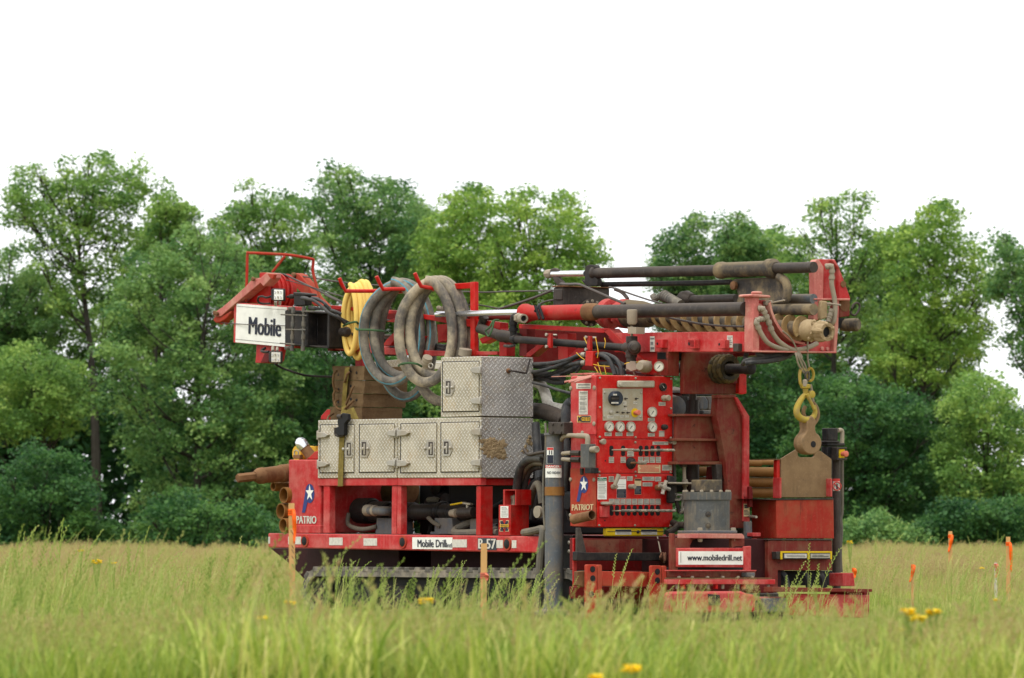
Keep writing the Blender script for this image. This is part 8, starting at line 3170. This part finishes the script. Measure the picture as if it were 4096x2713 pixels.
# ---- pads stacked behind the cabinets
PG = 'timber outrigger pads stacked on the deck'
yv_ = [((232, 165), (560, 165), (555, 312), (236, 308)), ((238, 312), (565, 316), (558, 450), (240, 442)), ((230, 446), (548, 452), (542, 588), (234, 582)), ((206, 586), (538, 592), (534, 726), (210, 722))]
for i, (pts, nm) in enumerate(zip(yv_, ('topmost', 'second from top of the stack', 'third from top of the stack', 'bottom'))):
    lab = {0: 'topmost muddy timber pad of the strapped stack', 1: 'second muddy timber pad from the top of the strapped stack', 2: 'third muddy timber pad from the top of the strapped stack', 3: 'bottom muddy timber pad, lying on the tool cabinets'}[i]
    t = thing('outrigger_pad', lab, 'outrigger pad', onv('c', 380, pts[3][1], 1.1), PG)
    b = B()
    my_ = sum(p[1] for p in pts) / 4
    a_ = [onv('c', x, my_ + (y - my_) * 0.985, 0.88) for x, y in pts]
    b.prism(a_, [Vector((p.x, 0.88 + (0.51 if i != 3 else 0.48), p.z)) for p in a_])
    bm = bmesh.new()
    vs_ = [bm.verts.new(p) for p in b.v]
    for f in b.f:
        bm.faces.new([vs_[q] for q in f])
    bmesh.ops.subdivide_edges(bm, edges=bm.edges[:], cuts=6, use_grid_fill=True)
    bm.verts.index_update()
    R_ = random.Random(60 + i)
    kb = B()
    kb.v = [v.co + Vector((R_.uniform(-1, 1), R_.uniform(-1, 1), R_.uniform(-1, 1) * 0.5)) * 0.0045 for v in bm.verts]
    for f in bm.faces:
        kb.face([v.index for v in f.verts])
    bm.free()
    o = mk('pad_block', kb, A['pad'], t, sharp=60)
    b = B()
    yy = pts[0][1]
    if i == 0:
        b.tube(path('c', [(275, 215, .84), (245, 250, .8), (238, 330, .8), (250, 400, .82), (290, 430, .85)], 5), 0.012, 7)
        b.tube(path('c', [(410, 225, .84), (380, 255, .82), (370, 300, .82), (355, 330, .84)], 5), 0.012, 7)
    elif i == 1:
        b.tube(path('c', [(450, 375, .85), (430, 410, .82), (410, 470, .82), (370, 560, .82)], 5), 0.012, 7)
        b.tube(path('c', [(285, 400, .86), (250, 430, .82), (245, 520, .82), (275, 590, .84)], 5), 0.012, 7)
    elif i == 2:
        b.tube(path('c', [(450, 520, .85), (420, 550, .82), (390, 580, .82), (360, 605, .82)], 5), 0.012, 7)
        b.tube(path('c', [(290, 510, .86), (255, 540, .82), (280, 600, .82), (320, 620, .84)], 5), 0.012, 7)
    else:
        b.tube(path('c', [(240, 655, .85), (190, 690, .7), (180, 760, .4), (220, 790, .2), (270, 790, .05)], 5), 0.012, 7)
    mk('rope_handle', b, A['rope'], t)
    if i < 3:
        b = B()
        for x, y in ((420, pts[0][1] + 60), (290, pts[0][1] + 90), (480, pts[0][1] + 70)):
            b.lathe(onv('c', x, y, 0.88), (0, -1, 0), [(0, 0.015), (0.002, 0.015), (0.003, 0)], 10)
        mk('rope_hole', b, A['void'], t)
vbox('deck_bracket', 'c', [(108, 718), (112, 680), (175, 612), (205, 612), (205, 718)], 0.9, 1.2, 'red')
st = thing('ratchet_strap', 'olive ratchet strap over the timber pads and down the tool cabinet', 'strap', onv('c', 325, 1410, -0.05))


def band(pts, w, name, m, par, th=0.004):
    b = B()
    P = path('c', pts, 5)
    h = w / 2
    up = Vector((1, 0, 0))
    for p in P:
        b.v += [p - up * h, p + up * h, p + up * h + Vector((0, th, 0)), p - up * h + Vector((0, th, 0))]
    for i in range(len(P) - 1):
        for k in range(4):
            k2 = (k + 1) % 4
            b.face((i * 4 + k, i * 4 + k2, i * 4 + 4 + k2, i * 4 + 4 + k))
    mk(name, b, A[m], par)


band([(385, 172, 1.1), (383, 180, 0.86), (370, 300, 0.85), (355, 450, 0.85), (345, 610, 0.84), (335, 690, 0.4), (330, 740, 0.0), (328, 780, -0.03)], 0.075, 'webbing', 'strap', st)
band([(328, 870, -0.035), (322, 1000, -0.03), (316, 1200, -0.03), (310, 1404, -0.03)], 0.085, 'webbing', 'strap', st)
b = B()
b.prism([onv('c', x, y, 0.5) for x, y in ((320, 640), (420, 600), (440, 640), (470, 715), (500, 718), (440, 712), (410, 690), (375, 655))], [onv('c', x, y, 0.5) + Vector((0.02, 0.02, 0.008)) for x, y in ((320, 640), (420, 600), (440, 640), (470, 715), (500, 718), (440, 712), (410, 690), (375, 655))])
mk('webbing_loop', b, A['strap'], st)
b = B()
b.pv('c', [(290, 690), (330, 650), (385, 660), (390, 720), (355, 760), (350, 880), (290, 885), (262, 860), (262, 800), (290, 790), (280, 740)], -0.07, -0.03)
mk('ratchet', b, A['void'], st, 0.006)
b = B()
b.tube(path('c', [(262, 800, -.05), (265, 870, -.05), (300, 885, -.05), (345, 875, -.05), (350, 820, -.05), (310, 790, -.05)], 4), 0.014, 8)
b.tube([onv('c', 290, 685, -0.06), onv('c', 330, 688, -0.06)], 0.022, 10)
mk('ratchet_handle', b, A['steel'], st)


# ================================================================ survey stakes
SG = 'wooden survey stakes in the field'


def stake(lab, r, top, bot_y, dep, w, ribbon, mat='lath', lean=0.0, tone='orange', tail=0.0, tl=1.0):
    p = ond(r, top[0], top[1], dep)
    root = thing('survey_stake', lab, 'stake', (p.x + lean, dep, 0), SG, machine=False)
    k = dep / F
    h = w * k / 2
    b = B()
    q = Vector((p.x + lean, dep, -0.05))
    b.prism([q + Vector((-h, -0.005, 0)), q + Vector((h, -0.005, 0)), p + Vector((h, -0.005, 0)), p + Vector((-h, -0.005, 0))],
            [q + Vector((-h, 0.005, 0)), q + Vector((h, 0.005, 0)), p + Vector((h, 0.005, 0)), p + Vector((-h, 0.005, 0))])
    mk('lath', b, A[mat], root, machine=False)
    if ribbon:
        y0, y1, xw = ribbon
        z0 = p.z - y0 * k
        b = B()
        hh = h + 0.003
        for i in range(3):
            zz = z0 - i * 0.012
            ex = p.x + lean * (p.z - zz) / p.z
            b.box((ex - hh, dep - 0.008, zz - 0.014), (ex + hh, dep + 0.008, zz + 0.002))
        mk('ribbon_knot', b, A[tone], root, machine=False)
        b = B()
        n = 8
        for i in range(n + 1):
            f = i / n
            zz = z0 - f * (y1 - y0) * k
            x0_ = p.x + hh * (0.4 - 0.3 * f) + xw * k * f + lean * (p.z - zz) / p.z
            wv_ = (0.016 + 0.012 * math.sin(math.pi * f)) * (dep / 33) ** 0.6
            yo = dep - 0.012 - 0.012 * math.sin(f * 7)
            b.v += [Vector((x0_ - wv_ * 0.2, yo, zz)), Vector((x0_ + wv_ * (1 - 0.6 * f), yo - 0.01, zz - 0.006))]
        for i in range(n):
            b.face((i * 2, i * 2 + 1, i * 2 + 3, i * 2 + 2))
        o = mk('ribbon_tail', b, A[tone], root, machine=False)
        s = o.modifiers.new('thickness', 'SOLIDIFY')
        s.thickness = 0.002
    return root


s1 = stake('tall pencilled survey stake with orange ribbon in front of the tank', 'd', (595, 612), 0, 33.5, 24, (25, 160, 8), lean=0.012)
# pencil marks on the tall stake
b = B()
for i, (x, y) in enumerate(((600, 870), (604, 1000), (606, 1040), (608, 1100), (610, 1170))):
    c = ond('d', x, y, 33.492)
    for k_ in range(3):
        b.tube([c + Vector((-0.008 + 0.006 * k_, 0, 0.012 - 0.01 * k_)), c + Vector((0.004 + 0.002 * k_, 0, -0.004 - 0.006 * k_))], 0.0012, 4)
mk('pencil_mark', b, A['print'], s1, machine=False)
stake('weathered survey stake with pink paint in front of the B-57 sign', 'e', (1266, 796), 0, 36.5, 25, (118, 145, 10), tone='salmon', mat='lath', lean=-0.005)
stake('far survey stake with long orange ribbon standing against the dark wood edge', 'gc', (1868, 128), 0, 62, 16, (14, 82, -10))
stake('survey stake with broad orange ribbon close to the picture edge', 'gc', (2260, 165), 0, 55, 17, (22, 140, 10))
stake('low stake wrapped in orange ribbon between the rig and the tall stakes', 'gc', (1612, 352), 0, 52, 11, (2, 70, -14))
stake('low stake with white and red stripes beside the broad ribbon stake', 'gc', (2176, 342), 0, 54, 11, (4, 60, -2), tone='salmon', mat='decal')
stake('short orange stake tip right behind the jack foot of the rig', 'gc', (1210, 375), 0, 56, 9, (2, 40, 3))

# ================================================================ yellow flowers
FG = 'yellow ragwort flowers in the grass'
PET = flat('yellow_petals', (255, 222, 24), 0.6, 0, 0.08)
STM = flat('flower_stem', (146, 168, 80), 0.7, 0, 0.2)
R_ = random.Random(31)


def flower(lab, r, x, y, dep, w, n):
    p = ond(r, x, y, dep)
    root = thing('ragwort', lab, 'flower', (p.x, dep, 0), FG, machine=False)
    k = dep / F / RG[r][2]
    s = B()
    h = B()
    for i in range(n):
        q = p + Vector((R_.uniform(-1, 1) * w * k, R_.uniform(-0.08, 0.08), R_.uniform(-0.6, 0.25) * w * k))
        s.tube([Vector((p.x + R_.uniform(-.01, .01), dep, p.z * 0.55)), q - Vector((0, 0, 0.004))], 0.0013, 5)
        for j in range(9):
            a_ = 6.283 * j / 9
            d = Vector((math.cos(a_), math.sin(a_), R_.uniform(0.1, 0.5)))
            t_ = Vector((-math.sin(a_), math.cos(a_), 0))
            h.poly([q, q + d * 0.010 + t_ * 0.006, q + d * 0.020, q + d * 0.010 - t_ * 0.006])
        h.lathe(q - Vector((0, 0, 0.002)), (0, 0, 1), [(0, 0.007), (0.006, 0.007), (0.008, 0)], 7)
    s.tube([Vector((p.x, dep, -0.02)), Vector((p.x, dep, p.z * 0.56))], 0.0025, 6)
    mk('flower_stem', s, STM, root, machine=False)
    mk('flower_heads', h, PET, root, machine=False)


for a in (('small yellow flower against the dark shrub behind the grass line', 'ga', 548, 258, 58, 12, 8), ('yellow flower cluster in the grass below the shrub, widest of its side', 'ga', 655, 330, 40, 30, 14), ('few yellow flowers beside the widest cluster below the shrub', 'ga', 772, 340, 44, 14, 6),
          ('yellow flowers at the foot of the tall pencilled stake', 'ga', 1965, 612, 25, 22, 12), ('sparse yellow flowers low down before the pencilled stake', 'ga', 1785, 712, 24, 28, 6),
          ('yellow flower cluster in the bent grass before the track', 'gb', 686, 342, 26, 38, 20), ('big blurred yellow flower cluster near the bottom edge of the picture', 'gb', 2070, 800, 19.9, 52, 16), ('blurred yellow flowers cut by the bottom edge of the picture', 'gb', 1830, 862, 19.8, 40, 10),
          ('broad yellow flower cluster beyond the corner of the rig base', 'gc', 1580, 672, 22, 44, 22), ('second yellow flower cluster standing right beside the broad one', 'gc', 1745, 676, 22.3, 40, 20), ('loose yellow flowers hanging below the two clusters by the rig corner', 'gc', 1650, 715, 21.7, 50, 10),
          ('single small yellow flower below the loose clusters by the rig corner', 'gc', 1520, 800, 22, 12, 4), ('lone yellow flower under the striped stake', 'gc', 2186, 595, 30, 15, 6), ('yellow flowers at the grass line just past the end jack', 'gc', 1190, 200, 62, 22, 10), ('tiny far yellow flower beneath the tall far stake', 'gc', 2080, 375, 60, 12, 4)):
    flower(*a[:-1], int(a[-1] * 1.8))
